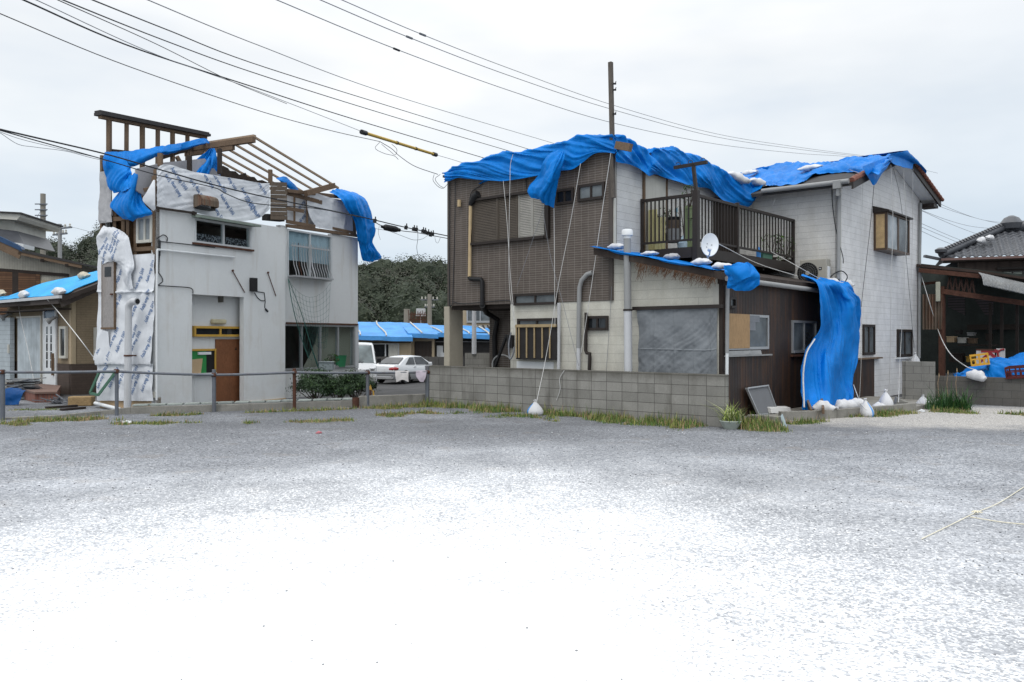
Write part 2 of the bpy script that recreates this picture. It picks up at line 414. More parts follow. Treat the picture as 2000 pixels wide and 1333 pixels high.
BLUE = (.001, .178, .59)
M = dict(
 tarp_dark=tarpmat('dark_blue_tarp', (.003, .06, .21)),
 tarp=tarpmat('blue_tarp', BLUE), tarp_far=tarpmat('pale_blue_tarp', (.085, .31, .68), .5), tarp_sky=tarpmat('light_blue_tarp', (.035, .36, .72), .5),
 tarp_grey=tarpmat('grey_tarp', (.185, .20, .215), .3),
 wrap=plain('house_wrap', (.64, .66, .69), .55, .07, 1.5, .6, 7, spec=.3), ink=plain('blue_ink', (.13, .20, .35), .6, .1, 8, 0),
 stucco=plain('white_stucco', (.66, .675, .675), .85, .04, 1.2, .7, 90, stain=(.42, .37, .30), streak=.38),
 wood_old=plain('weathered_wood', (.17, .115, .075), .8, .3, 3, .3, 40, grain=(3, 3, 24)),
 wood_dark=plain('dark_wood', (.03, .022, .018), .75, .35, 3, .3, 40),
 wood_new=plain('pale_rafter_wood', (.36, .265, .185), .75, .15, 4, .2, 40, grain=(8, 8, 8)),
 ply=plain('plywood', (.225, .092, .042), .6, .2, 4, .2, 30, grain=(14, 14, 1.2), stain=(.10, .045, .025), streak=.4),
 ply_pale=plain('pale_plywood', (.40, .255, .13), .65, .12, 3, .15, 30, grain=(10, 10, .8)),
 board=plain('ribbed_board', (.15, .115, .085), .8, .3, 5, .3, 40, grain=(3, 3, 24)),
 tan=plain('tan_plinth', (.50, .36, .22), .8, .12, 3, .2),
 brown_tile=brickmat('brown_wall_tile', (.093, .075, .063), (.108, .088, .075), (.225, .205, .185), .195, .056, .0045, rough=.6, bump=.3, dirt=(.05, .042, .036), dirtf=.35),
 brown_edge=plain('brown_edge', (.075, .063, .055), .6),
 siding=brickmat('white_siding', (.60, .595, .57), (.585, .575, .55), (.27, .26, .25), 2.6, .165, .0035, .5, .65, .5, dirt=(.40, .37, .31), dirtf=.4),
 siding_low=brickmat('cream_siding', (.55, .54, .475), (.53, .515, .455), (.30, .285, .25), 3.4, .2, .004, .5, .65, .5, dirt=(.36, .33, .26), dirtf=.45),
 siding_gable=brickmat('gable_siding', (.70, .695, .69), (.68, .675, .67), (.46, .45, .44), 3.0, .165, .005, .0, .65, .5, dirt=(.46, .45, .43), dirtf=.4),
 corr_brown=corrmat('brown_ribbed_metal', (.036, .027, .025), .075, .55, (.12, .055, .025), .55, amp=.4),
 rust=corrmat('rusty_corrugated', (.15, .115, .085), .08, .75, (.13, .048, .022), 1.0),
 corr_grey=corrmat('grey_corrugated', (.27, .28, .285), .09, .5, (.3, .28, .25), .3),
 block=brickmat('concrete_block', (.285, .278, .255), (.215, .21, .192), (.07, .066, .06), .4, .2, .006, .0, .9, .8, dirt=(.075, .070, .058), dirtf=.7, top=(1.0, .75)),
 block_dark=brickmat('dark_concrete_block', (.125, .12, .11), (.105, .10, .092), (.055, .053, .05), .4, .2, .005, .5, .9, .6, dirt=(.06, .056, .048), dirtf=.5),
 block_pale=brickmat('pale_concrete_block', (.25, .245, .225), (.23, .225, .205), (.10, .097, .09), .4, .2, .005, .5, .9, .6, dirt=(.10, .095, .08), dirtf=.5),
 concrete=plain('concrete', (.25, .24, .215), .9, .25, 3, .4, 50, stain=(.09, .085, .07), streak=.7),
 concrete_dark=plain('dark_concrete', (.075, .072, .068), .9, .2, 2, .4, 50),
 pole=plain('pole_concrete', (.24, .225, .195), .9, .15, 3, .2, 50),
 beige=plain('beige_wall', (.40, .325, .22), .8, .1, 2, .2, 40, stain=(.24, .19, .13), streak=.3),
 beige_brick=brickmat('beige_wall_tile', (.275, .215, .145), (.255, .20, .132), (.19, .15, .10), .3, .075, .005, .5, .75, .3),
 brown_brick=brickmat('brown_plinth_tile', (.085, .063, .052), (.075, .056, .046), (.055, .042, .036), .3, .075, .004, .5, .75, .3),
 red_brick=brickmat('red_brick', (.20, .075, .055), (.26, .12, .09), (.13, .10, .09), .07, .3, .008, 0, .8, .5),
 cream=corrmat('cream_ribbed_wall', (.40, .38, .325), .1, .7, (.25, .23, .19), .3, amp=.2, dark=.25),
 white=plain('white_paint', (.66, .68, .69), .5, .05, 3, .05), offwhite=plain('off_white', (.52, .51, .46), .6, .08, 3, .1, stain=(.3, .28, .23), streak=.4),
 alu=plain('aluminium', (.42, .43, .44), .42, .08, 5, .05, metal=.55, spec=.5), alu_white=plain('white_aluminium', (.55, .57, .58), .4, .05, 5, .05),
 bronze=plain('bronze_frame', (.026, .020, .017), .5, .15, 5, .05, spec=.3), black=plain('black_plastic', (.014, .014, .015), .5, .2, 5, .05),
 wire=plain('black_cable', (.022, .024, .028), .6, .1, 5, 0), wire_grey=plain('grey_cable', (.20, .21, .23), .6, .1, 5, 0),
 rope=plain('white_rope', (.56, .56, .55), .8, .1, 30, .2, 200), rope_y=plain('yellow_rope', (.74, .69, .54), .8, .15, 30, .2, 200),
 pvc=plain('grey_pipe', (.27, .275, .275), .5, .1, 3, .05), pvc_pale=plain('pale_pipe', (.50, .51, .525), .5, .07, 3, .05, stain=(.36, .34, .3), streak=.4),
 steel=plain('galvanised_steel', (.145, .158, .18), .5, .15, 8, .1, metal=.3, stain=(.12, .07, .045), streak=.5),
 rusty=plain('rusted_steel', (.085, .038, .025), .85, .4, 8, .4, 40), bamboo=plain('tan_pipe', (.47, .36, .21), .55, .12, 5, .05),
 dark=plain('unlit_interior', (.03, .028, .026), .9, .3, 2, .0), room=plain('room_wall', (.12, .115, .10), .9, .2, 2, 0),
 glass=glassmat('clear_glass'), dglass=darkglass('dark_glass'), fglass=darkglass('frosted_glass', (.075, .085, .09), .25), pglass=darkglass('pale_frosted_glass', (.20, .22, .23), .3),
 warm_reflection=plain('warm_reflection_pane', (.50, .345, .17), .12, .35, 5, .0, spec=.6), curtain=plain('pale_curtain', (.62, .72, .80), .85, .07, 2, .1), curtain_tan=plain('tan_curtain', (.55, .49, .39), .9, .1, 2, .1),  # amber stands for warm sky reflected in the bay's side pane
 yellow=plain('yellow_paint', (.50, .30, .055), .6, .15, 5, .1, stain=(.25, .16, .06), streak=.4), sleeve=plain('yellow_sleeve', (.55, .36, .06), .5, .1, 5, .05),
 ygreen=plain('pale_yellow_board', (.55, .50, .25), .6, .07, 3, .05), green=plain('green_wall', (.03, .23, .06), .7, .1, 3, 0), sage=plain('sage_board', (.21, .26, .135), .6, .08, 3, .05),
 greenframe=plain('green_frame', (.07, .16, .11), .7), net=plain('green_net', (.035, .11, .095), .8, .1, 8, 0),
 rooft=plain('terracotta_tile', (.19, .075, .052), .7, .3, 4, .3), darktile=plain('dark_roof_tile', (.062, .066, .075), .38, .25, 3, .2, spec=.5), roofdark=plain('dark_roof', (.04, .038, .038), .75, .3, 4, .3),
 carwhite=plain('white_car_paint', (.62, .635, .65), .22, .02, 3, 0, spec=.6), carsilver=plain('silver_car_paint', (.50, .51, .52), .25, .03, 3, 0, metal=.55, spec=.6), tyre=plain('tyre_rubber', (.02, .02, .021), .85), red_lamp=plain('red_lamp', (.30, .012, .015), .2, .1, 3, 0, spec=.6), chrome=plain('chrome', (.55, .56, .57), .2, .05, 3, 0, metal=.9),
 bag=plain('white_sandbag', (.58, .585, .60), .75, .07, 6, .5, 25, stain=(.42, .41, .38), streak=.4), bag_grey=plain('grey_sandbag', (.33, .33, .34), .8, .12, 6, .5, 25), bag_cream=plain('cream_sandbag', (.47, .43, .34), .8, .15, 6, .5, 25), bagblue=plain('blue_bag_print', (.08, .27, .60), .7, .1, 5, .3),
 leaf=plain('bush_leaf', (.032, .062, .026), .55, .5, 6, 0, spec=.35), leaf2=plain('bright_leaf', (.06, .115, .03), .55, .4, 6, 0), leaf_y=plain('variegated_leaf', (.33, .40, .10), .6, .3, 8, 0), leaf_p=plain('pale_leaf_edge', (.55, .56, .34), .6, .2, 8, 0),
 grass=plain('green_grass', (.085, .155, .035), .7, .4, 3, 0), grass_y=plain('yellow_grass', (.25, .26, .075), .75, .3, 3, 0), straw=plain('dry_straw', (.34, .245, .145), .8, .3, 3, 0), reed=plain('reed_leaf', (.028, .088, .022), .55, .4, 5, 0), bark=plain('bark', (.07, .055, .042), .9, .3, 6, .4),
 crate_y=plain('yellow_crate', (.62, .34, .035), .5, .1, 5, .05), crate_r=plain('red_crate', (.09, .018, .016), .55, .15, 5, .05), pink=plain('pink_scrap', (.45, .15, .17), .7), cloth=plain('pale_cloth', (.56, .54, .53), .9, .08, 9, .2), cloth2=plain('lilac_cloth', (.50, .44, .50), .9, .08, 9, .2), signred=plain('sign_red', (.28, .03, .035), .6, .1, 5, 0), signwhite=plain('sign_white', (.55, .55, .53), .55, .07, 3, .05, stain=(.25, .12, .06), streak=.5), mesh=plain('insect_mesh', (.16, .165, .175), .7, .08, 5, .2, 200), thatch=plain('dead_stems', (.12, .062, .033), .9, .4, 8, .2),
 brownwall=corrmat('brown_panel_wall', (.10, .075, .064), .45, .7, None, amp=.15, dark=.4))

# ------------------------------------------------------------------ ground
def sstep(a, b, x): t = max(0, min(1, (x-a)/(b-a))); return t*t*(3-2*t)
def gz(x, y): return -.65*sstep(27, 41, y)          # the back road lies a little lower than the lot
def groundmat():
    t = NT('gravel', .9, .2)
    v = t.co('Object')
    s_ = t.n('ShaderNodeSeparateXYZ'); t.l(t.c.outputs['Object'], s_.inputs[0])
    X, Y = s_.outputs['X'], s_.outputs['Y']
    def ell(cx, cy, rx, ry, lo, hi, sk=0.0):
        dx = t.math('MULTIPLY', t.math('SUBTRACT', X, cx), 1/rx); dy = t.math('MULTIPLY', t.math('SUBTRACT', t.math('MULTIPLY_ADD', X, -sk, Y), cy), 1/ry)
        d = t.math('SQRT', t.math('ADD', t.math('MULTIPLY', dx, dx), t.math('MULTIPLY', dy, dy)))
        mr = t.n('ShaderNodeMapRange'); mr.clamp = False
        for k, val in (('From Min', hi), ('From Max', lo), ('To Min', 0), ('To Max', 1)): mr.inputs[k].default_value = val
        t.l(d, mr.inputs['Value']); return mr.outputs[0]
    def rnd_(sc_):
        c = t.vor(v, sc_); q = t.n('ShaderNodeSeparateColor'); t.l(c, q.inputs[0]); return q.outputs[0], q.outputs[1]
    r1, r2 = rnd_(64); r3, r4 = rnd_(34)
    big = t.noise(t.co('Object', (.3, .36, 1)), 1.0, 6, .62)
    med = t.noise(t.co('Object', (1.25, 1.4, 1)), 1.0, 5, .62)
    grey = t.ramp(r1, [(0, (.06, .064, .073)), (.45, (.195, .205, .225)), (.8, (.32, .335, .36)), (.93, (.46, .475, .49)), (1, (.6, .6, .6))])
    grey = t.mix(.5, grey, t.ramp(r3, [(0, (.11, .116, .128)), (.6, (.25, .262, .285)), (1, (.46, .47, .49))]))
    grey = t.mix(1.0, grey, t.ramp(big, [(.3, .72), (.5, 1.0), (.68, 1.5)]), 'MULTIPLY')
    grey = t.mix(t.ramp(med, [(.58, 0), (.72, .45)]), grey, (.215, .185, .16))
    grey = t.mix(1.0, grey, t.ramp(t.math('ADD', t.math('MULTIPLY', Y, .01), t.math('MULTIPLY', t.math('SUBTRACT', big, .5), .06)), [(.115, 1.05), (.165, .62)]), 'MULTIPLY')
    # pale beige crushed stone by the right-hand wall
    pm = t.math('ADD', ell(11.5, 18.6, 7.5, 3.0, .6, 1.15), t.math('MULTIPLY', t.math('SUBTRACT', med, .5), 1.6))
    pale = t.ramp(r2, [(0, (.14, .13, .12)), (.35, (.34, .325, .305)), (1, (.56, .54, .51))])
    col = t.mix(t.math('SUBTRACT', t.math('MULTIPLY', pm, 1.5), t.math('MULTIPLY', r1, .6), 0, True), grey, pale)
    # overexposed fade to white painted into the gravel colour, thinning out to the edges
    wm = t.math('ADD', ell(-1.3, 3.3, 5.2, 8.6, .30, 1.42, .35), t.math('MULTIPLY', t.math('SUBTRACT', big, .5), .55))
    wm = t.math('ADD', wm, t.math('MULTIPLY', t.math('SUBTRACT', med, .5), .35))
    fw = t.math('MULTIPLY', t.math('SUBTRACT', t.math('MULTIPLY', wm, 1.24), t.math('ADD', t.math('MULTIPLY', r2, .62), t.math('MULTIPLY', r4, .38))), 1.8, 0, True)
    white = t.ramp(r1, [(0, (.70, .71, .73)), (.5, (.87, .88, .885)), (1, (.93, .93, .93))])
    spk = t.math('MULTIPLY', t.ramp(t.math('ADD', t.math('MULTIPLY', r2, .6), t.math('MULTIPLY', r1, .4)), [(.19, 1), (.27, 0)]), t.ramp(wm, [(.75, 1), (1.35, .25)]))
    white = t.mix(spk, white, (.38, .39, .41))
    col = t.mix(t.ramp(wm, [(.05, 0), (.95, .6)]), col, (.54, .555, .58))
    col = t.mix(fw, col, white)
    # bare earth by the walls, asphalt on the road at the back
    far = t.ramp(t.math('MULTIPLY', Y, .01), [(.238, 0), (.252, 1)])
    col = t.mix(far, col, t.ramp(t.noise(v, 1.3, 6, .7), [(.3, (.045, .045, .046)), (.7, (.085, .085, .086))]))
    t.col(col)
    n0 = t.bump(t.vor(v, 42, 'Distance'), -.8, .012)
    t.bump(t.noise(v, 3, 4), .25, .03, n0)
    return t.m
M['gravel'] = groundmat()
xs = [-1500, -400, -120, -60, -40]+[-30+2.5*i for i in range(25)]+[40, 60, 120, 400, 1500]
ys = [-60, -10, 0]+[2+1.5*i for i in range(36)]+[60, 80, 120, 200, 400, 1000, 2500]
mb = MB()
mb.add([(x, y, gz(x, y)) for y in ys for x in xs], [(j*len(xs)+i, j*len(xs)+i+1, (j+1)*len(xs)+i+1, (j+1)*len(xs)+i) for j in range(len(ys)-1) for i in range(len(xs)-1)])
tag(mb.build('gravel_lot', M['gravel'], smooth=True), 'grey gravel lot with an overexposed white fade painted over its middle', 'ground', kind='structure')

# loose stones lying proud of the gravel in the foreground
mb = MB(); ico = [(-.53, 0, .85), (.53, 0, .85), (-.53, 0, -.85), (.53, 0, -.85), (0, .85, .53), (0, .85, -.53), (0, -.85, .53), (0, -.85, -.53), (.85, .53, 0), (-.85, .53, 0), (.85, -.53, 0), (-.85, -.53, 0)]
icf = [(0, 4, 1), (0, 9, 4), (9, 5, 4), (4, 5, 8), (4, 8, 1), (8, 10, 1), (8, 3, 10), (5, 3, 8), (5, 2, 3), (2, 7, 3), (7, 10, 3), (7, 6, 10), (7, 11, 6), (11, 0, 6), (0, 1, 6), (6, 1, 10), (9, 0, 11), (9, 11, 2), (9, 2, 5), (7, 2, 11)]
icf = [tuple(reversed(f)) for f in icf]
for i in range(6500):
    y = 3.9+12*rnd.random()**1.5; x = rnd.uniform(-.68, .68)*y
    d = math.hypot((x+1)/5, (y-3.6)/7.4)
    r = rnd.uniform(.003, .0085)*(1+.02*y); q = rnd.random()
    mb.cur = (0 if q < .97 else 1) if d < .95 else (0 if q < .12 else 1 if q < .7 else 2)  # stones inside the painted white fade are nearly all pale
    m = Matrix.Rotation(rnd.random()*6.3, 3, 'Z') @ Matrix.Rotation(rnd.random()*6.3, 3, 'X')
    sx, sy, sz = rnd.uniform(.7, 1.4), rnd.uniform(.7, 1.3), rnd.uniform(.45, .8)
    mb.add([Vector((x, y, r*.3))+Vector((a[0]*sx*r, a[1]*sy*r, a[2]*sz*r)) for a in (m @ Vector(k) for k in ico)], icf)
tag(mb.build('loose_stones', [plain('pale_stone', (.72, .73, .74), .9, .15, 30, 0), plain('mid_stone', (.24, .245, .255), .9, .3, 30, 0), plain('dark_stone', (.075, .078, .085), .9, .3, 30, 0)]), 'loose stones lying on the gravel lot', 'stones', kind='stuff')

# ------------------------------------------------------------------ leaves and grass
def leafquads(name, C, S, mats, idx, parent=None, up=.0, asp=.6, seed=1, N=None, core=None):
    """one mesh of many leaf-sized faces: centres C, sizes S, material index per face"""
    g = np.random.default_rng(seed); n = len(C)
    a = g.normal(size=(n, 3))
    if N is not None: a = np.cross(np.asarray(N)+.35*g.normal(size=(n, 3)), a)
    a /= np.linalg.norm(a, axis=1, keepdims=True)
    b = g.normal(size=(n, 3)) if N is None else np.cross(np.asarray(N)+.35*g.normal(size=(n, 3)), a); b[:, 2] += up; b -= a*(a*b).sum(1, keepdims=True); b /= np.linalg.norm(b, axis=1, keepdims=True)
    S = np.asarray(S).reshape(-1, 1)
    A = a*S*asp/2; B = b*S/2
    C = np.asarray(C)
    V = np.stack([C-B, C+A*.9-B*.1, C+B, C-A*.9-B*.1], 1).reshape(-1, 3)
    if core is not None:
        V = np.concatenate([V, core]); n = len(V)//4; idx = np.concatenate([np.asarray(idx, int), np.zeros(len(core)//4, int)])
    base = np.zeros(3); q = parent
    while q is not None: base = base+np.array(q.location); q = q.parent
    me = bpy.data.meshes.new(name); me.from_pydata((V-base).tolist(), [], np.arange(4*n).reshape(-1, 4).tolist())
    for m in mats: me.materials.append(m)
    me.polygons.foreach_set('material_index', np.asarray(idx, int))
    o = bpy.data.objects.new(name, me); COL.objects.link(o); o.parent = parent
    return o

# wooded hill: its ridge follows the skyline in the photo
HT = [(-300, 470), (-60, 455), (60, 474), (100, 472), (140, 470), (165, 478), (185, 466), (215, 446), (300, 450), (400, 470), (560, 510), (640, 520), (690, 522), (720, 516), (750, 511), (790, 506), (830, 506), (860, 512), (900, 528), (960, 560), (1010, 600), (1080, 640), (1200, 655)]
HR = 190.
def ridge(x):
    px = CX+x/HR*F
    for (a, b), (c, d) in zip(HT, HT[1:]):
        if a <= px <= c: return EYE+(HY-(b+(d-b)*(px-a)/(c-a)))/F*HR
    return 1.0
def hillz(x, y):
    k = x*HR/y if y > 0 else x
    return -.7+max(0, ridge(k)-7.2)*sstep(95, HR, y)*(1 if y <= HR else max(.2, 1-(y-HR)/120))
mb = MB(); xs = list(range(-220, 60, 8)); ys = list(range(90, 300, 8))
mb.add([(x, y, hillz(x, y)) for y in ys for x in xs], [(j*len(xs)+i, j*len(xs)+i+1, (j+1)*len(xs)+i+1, (j+1)*len(xs)+i) for j in range(len(ys)-1) for i in range(len(xs)-1)])
tag(mb.build('hill', plain('forest_floor', (.02, .02, .013), .95, .3, .3, 0), smooth=True), 'dark hill behind the houses', 'hill', kind='structure')
g = np.random.default_rng(5); C = []; S = []; I = []; ND = []; CO = []
for yy in np.arange(100, 196, 5.2):
    for xx in np.arange(-150, 22, 5.0):
        px = CX+xx/yy*F
        vis = -60 < px < 235 or 660 < px < 1000
        x = xx+g.uniform(-2, 2); y = yy+g.uniform(-2, 2); h = hillz(x, y)
        if h < -.2 and yy > 120: continue
        r = g.uniform(2.2, 4.8); n = int((330+r*110)*(2.1 if vis else .35))
        d = g.normal(size=(n, 3)); d /= np.linalg.norm(d, axis=1, keepdims=True)
        bl = np.array([1+.45*noise.noise(Vector(k*1.9)+Vector((x, y, 0))) for k in d])
        rad = r*bl*g.uniform(.55, 1.05, n)**.5
        C.append(np.array([x, y, h+r*.9])+d*rad[:, None]*np.array([1, 1, .95])); S.append(g.uniform(.2, .5, n)*(1 if vis else 2.6)); ND.append(d+np.array([0, 0, .25]))
        th = np.linspace(-.5, math.pi/2, 7); ph = np.linspace(0, 2*math.pi, 13)
        sp_ = np.array([[[math.cos(a)*math.cos(b), math.cos(a)*math.sin(b), math.sin(a)] for b in ph] for a in th]); sp_ = sp_*(r*.72*(1+.25*np.sin(sp_[..., :1]*7+x)*np.sin(sp_[..., 1:2]*6+y)))+np.array([x, y, h+r*.9])
        CO.append(np.stack([sp_[:-1, :-1], sp_[:-1, 1:], sp_[1:, 1:], sp_[1:, :-1]], 2).reshape(-1, 3))
        t_ = g.choice(4, p=[.42, .28, .18, .12]); k = np.full(n, t_); k[g.random(n) < .14] = 3 if t_ != 3 else 1; I.append(k)
tag(leafquads('woodland', np.concatenate(C), np.concatenate(S), [plain('forest_leaf_dark', (.027, .038, .021), .7, .35, .3, 0), plain('forest_leaf_olive', (.036, .043, .025), .7, .35, .3, 0), plain('forest_leaf_brown', (.038, .038, .027), .7, .3, .3, 0), plain('forest_leaf_light', (.048, .058, .032), .7, .3, .3, 0)], np.concatenate(I), asp=.8, N=np.concatenate(ND), core=np.concatenate(CO)), 'dense dark evergreen wood covering the hill', 'wood', kind='stuff')

def blades(name, spots, label, h=(.06, .18), w=.012, mats=('grass', 'grass_y', 'straw'), p=(.4, .35, .25), lean=.5, n=9, seed=3, kind='stuff', parent=None, spread=.05, cat='grass', group=None):
    g = random.Random(seed); mb = MB()
    for x, y, z, s in spots:
        q = g.random(); base = 0 if q < p[0] else 1 if q < p[0]+p[1] else 2
        for k in range(n):
            hh = g.uniform(*h)*s*(.55+.9*g.random()**2); a = g.random()*6.283; r = g.random()*spread*3
            b = Vector((x+r*math.cos(a*3), y+r*math.sin(a*3), z-.01)); dr = Vector((math.cos(a), math.sin(a), 0)); sd = Vector((-dr.y, dr.x, 0))*w*.5*g.uniform(.7, 1.4)
            l = g.uniform(.1, lean)*hh
            mid = b+dr*l*.35+Vector((0, 0, hh*.6)); tip = b+dr*l+Vector((0, 0, hh))
            mb.cur = base if g.random() < .75 else g.randrange(3)
            mb.add([b-sd, b+sd, mid+sd*.7, mid-sd*.7, tip], [(0, 1, 2, 3), (3, 2, 4)])
    o = mb.build(name, [M[k] for k in mats], parent)
    if label: tag(o, label, cat, group, kind)
    return o

# ------------------------------------------------------------------ far background
def slabroof(mb, pts, th=.12):
    n = (Vector(pts[1])-Vector(pts[0])).cross(Vector(pts[2])-Vector(pts[0])).normalized()
    if n.z < 0: n = -n
    mb.prism(pts, -n*th)

def far_house(name, label, Y, walls, roof, mw, roofm, extra=None):
    """walls: pixel boxes (x0,x1,ytop) on a vertical plane at depth Y, standing on the low back road"""
    fc = Face((0, Y), (1, 0)); x0 = walls[0][0]; x1 = walls[-1][1]
    root = thing(name, label, 'house', (at((x0+x1)/2, 660, Y).x, Y, -.65))
    for i, (a, b, yt, k, dp) in enumerate(walls):
        mb = MB(); mb.fbox(fc, fc.u(a), fc.u(b), -.8, fc.z(a, yt), -dp-6, -dp); mb.build('wall', M[k], root)
    return root, fc
bh, fB = far_house('long_bungalow', 'long beige bungalow behind the parked cars, roof wrapped in pale blue sheets', 55, [(640, 803, 655, 'beige', 0), (803, 846, 650, 'beige', .5), (846, 990, 649, 'roofdark', 1.5)], None, None, None)
for wx0, wx1, y0, y1 in ((728, 778, 673, 701),):
    mb = MB(); u0, z1 = fB.uz(wx0, y0); u1, z0 = fB.uz(wx1, y1)
    for a, b, c, d in ((u0-.06, u0, z0-.06, z1+.06), (u1, u1+.06, z0-.06, z1+.06), (u0, u1, z1, z1+.06), (u0, u1, z0-.06, z0), ((u0+u1)/2-.04, (u0+u1)/2+.04, z0, z1)): mb.fbox(fB, a, b, c, d, 0, .06)
    f = mb.build('window', M['alu_white'], bh)
    mb = MB(); mb.fbox(fB, u0, u1, z0, z1, .0, .02); mb.build('pane', M['dglass'], f)
    mb = MB(); P = grid([[fB.w(u0+(u1-u0)*.62+k*.07, z, .03+(.02 if k % 2 else 0)) for k in range(10)] for z in (z1, z0)], 30, 3); mb.sheet(P, .004); mb.build('curtain', M['offwhite'], f, True)
mb = MB(); mb.fbox(fB, fB.u(808), fB.u(842), -.7, fB.z(820, 667), -.5, -.44); mb.build('door', M['bronze'], bh)
mb = MB()
for k in range(5): u = fB.u(810+7*k); mb.fbox(fB, u-.03, u+.03, -.7, fB.z(820, 668), -.44, -.42)
mb.build('door_lattice', M['wood_dark'], bh)
mb = MB(); mb.fbox(fB, fB.u(640), fB.u(803), fB.z(700, 670), fB.z(700, 668.3), 0, .05); mb.build('wall_trim', M['wood_dark'], bh)
mb = MB(); mb.fbox(fB, fB.u(846), fB.u(985), fB.z(850, 669), fB.z(850, 667), -1.5, -1.3); mb.build('wall_trim', M['pvc'], bh)
mb = MB(); mb.fbox(fB, fB.u(850), fB.u(862), -.6, fB.z(850, 676), -1.5, -1.2); mb.fbox(fB, fB.u(857), fB.u(868), -.6, fB.z(850, 690), -1.5, -1.1); mb.build('washing_machine', M['white'], bh)
def roofpts(pe, pr, Y0, Y1): return [at(x, y, Y0) for x, y in pe]+[at(x, y, Y1) for x, y in reversed(pr)]
for i, (pe, pr) in enumerate(((((640, 655), (806, 659)), ((640, 627), (795, 631))), (((797, 651), (856, 653)), ((780, 630.5), (835, 632))), (((840, 650), (990, 656)), ((818, 635), (985, 637))))):
    mb = MB(); Y0 = 54.3+i*.6; a, b = at(*pe[0], Y0), at(*pe[1], Y0); c, d = at(*pr[1], Y0+5), at(*pr[0], Y0+5)
    c.z += .3*0; 
    P = wrinkle(grid([[a+(b-a)*t for t in np.linspace(0, 1, 6)], [d+(c-d)*t for t in np.linspace(0, 1, 6)]], 40, 16), .05, .5, i)
    drop = P[:1].copy(); drop[..., 2] -= .28; P = np.concatenate([drop, P])
    mb.sheet(P, .03)
    tag(mb.build('roof_tarp', M['tarp_far'], None, True), ['pale blue sheet over the roof above the beige house window', 'pale blue sheet over the porch roof with the dark doorway', 'pale blue sheet over the roof seen past the carport pillar'][i], 'tarp', 'pale blue sheets on the long bungalow')
    for t in ((.42, .74) if i == 0 else (.5,) if i == 1 else (.2, .55, .8)):
        j = int(t*39); mb = MB()
        mb.tube([Vector(P[k, max(0, min(39, int(j-k*.25)))])+Vector((0, -.02, .06)) for k in range(1, 17, 3)], .05, 5)
        tag(mb.build('batten', M['offwhite']), 'white batten holding down a pale blue roof sheet', 'batten', 'battens on the pale blue roofs')
# beige apartment seen through the carport, its window and the lean-to roof in front
ap = thing('apartment_building', 'beige two storey building seen through the carport opening', 'building', (at(925, 640, 62).x, 62, -.65))
fA_ = Face((0, 62), (1, 0)); mb = MB(); mb.fbox(fA_, fA_.u(895), fA_.u(1100), -.8, 6.6, -8, 0); mb.build('wall', M['beige'], ap)
mb = MB(); u0, z1 = fA_.uz(914, 588); u1, z0 = fA_.uz(962, 627)
for a, b, c, d in ((u0-.1, u0, z0, z1), (u1, u1+.1, z0, z1), (u0-.1, u1+.1, z0-.15, z0), (u0-.1, u1+.1, z1, z1+.1), ((u0+u1)/2-.04, (u0+u1)/2+.04, z0, z1)): mb.fbox(fA_, a, b, c, d, 0, .1)
f = mb.build('window', M['alu'], ap); mb = MB(); mb.fbox(fA_, u0, u1, z0, z1, 0, .03); mb.build('pane', M['fglass'], f)
mb = MB(); slabroof(mb, [at(930, 650, 58), at(990, 650, 58), at(990, 636, 60), at(930, 636, 60)], .05); pr = mb.build('canopy', M['pglass'], ap)
mb = MB()
for k in range(6): mb.bar(at(932+9*k, 650, 57.95), at(925+9*k, 636, 59.95), .1, .1)
mb.build('canopy_rib', M['wood_dark'], ap)

def far_wall(name, label, Y, x0, x1, yt, mat, cat='wall', z0=-.7, th=.15, posts=0):
    fc = Face((0, Y), (1, 0)); mb = MB(); zt = fc.z(x0, yt); mb.fbox(fc, fc.u(x0), fc.u(x1), z0, zt, -th, 0)
    for k in range(posts): u = fc.u(x0+(x1-x0)*(k+.5)/posts); mb.fbox(fc, u-.06, u+.06, z0, zt+.03, 0, .05)
    return tag(mb.build(name, M[mat]), label, cat)
far_wall('panel_wall', 'low dark concrete panel wall between the silver car and the beige bungalow', 48, 660, 905, 697.5, 'concrete_dark', posts=12)
far_wall('block_wall', 'low stained block wall seen under the carport', 30, 908, 962, 690, 'block_pale', z0=-.3)
# poles at the back
def pole(name, label, x, y0, y1, Y, r, mat='pole', arms=(), group='utility poles in the background', bands=()):
    a = at(x, y1, Y); b = at(x, y0, Y); b.x = a.x
    root = thing(name, label, 'pole', a, group)
    mb = MB(); mb.tube([a, b], [r*1.15, r], 12); mb.build('shaft', M[mat], root, True)
    for yy in bands: mb = MB(); z = at(x, yy, Y); mb.lathe([(r*1.25, -.03), (r*1.25, .03)], (a.x, Y, z.z), 12); mb.box((a.x, Y-r*1.3, z.z), r*5, .04, .05); mb.build('band', M['steel'], root)
    for yy, L, ax in arms:
        z = at(x, yy, Y).z; d = Vector((math.cos(ax), math.sin(ax), 0))
        mb = MB(); mb.bar(Vector((a.x, Y, z))-d*L, Vector((a.x, Y, z))+d*L, .1, .1); ar = mb.build('crossarm', M['steel'], root)
        mb = MB()
        for k in (-.85, -.45, .4, .85): mb.lathe([(.06, 0), (.09, .06), (.05, .12), (.08, .18), (.03, .26)], Vector((a.x, Y, z+.05))+d*L*k, 8)
        mb.build('insulator', M['offwhite'], ar)
    return root
pole('utility_pole', 'thick concrete pole without crossarms behind the cream house', 84, 379, 660, 42, .125, bands=(400, 411, 422))
pole('utility_pole', 'slimmer grey pole with a crossarm behind the cream house', 117, 438, 660, 62, .14, 'pvc', arms=((447, 1.5, 2.6), (458, .9, 2.6)))
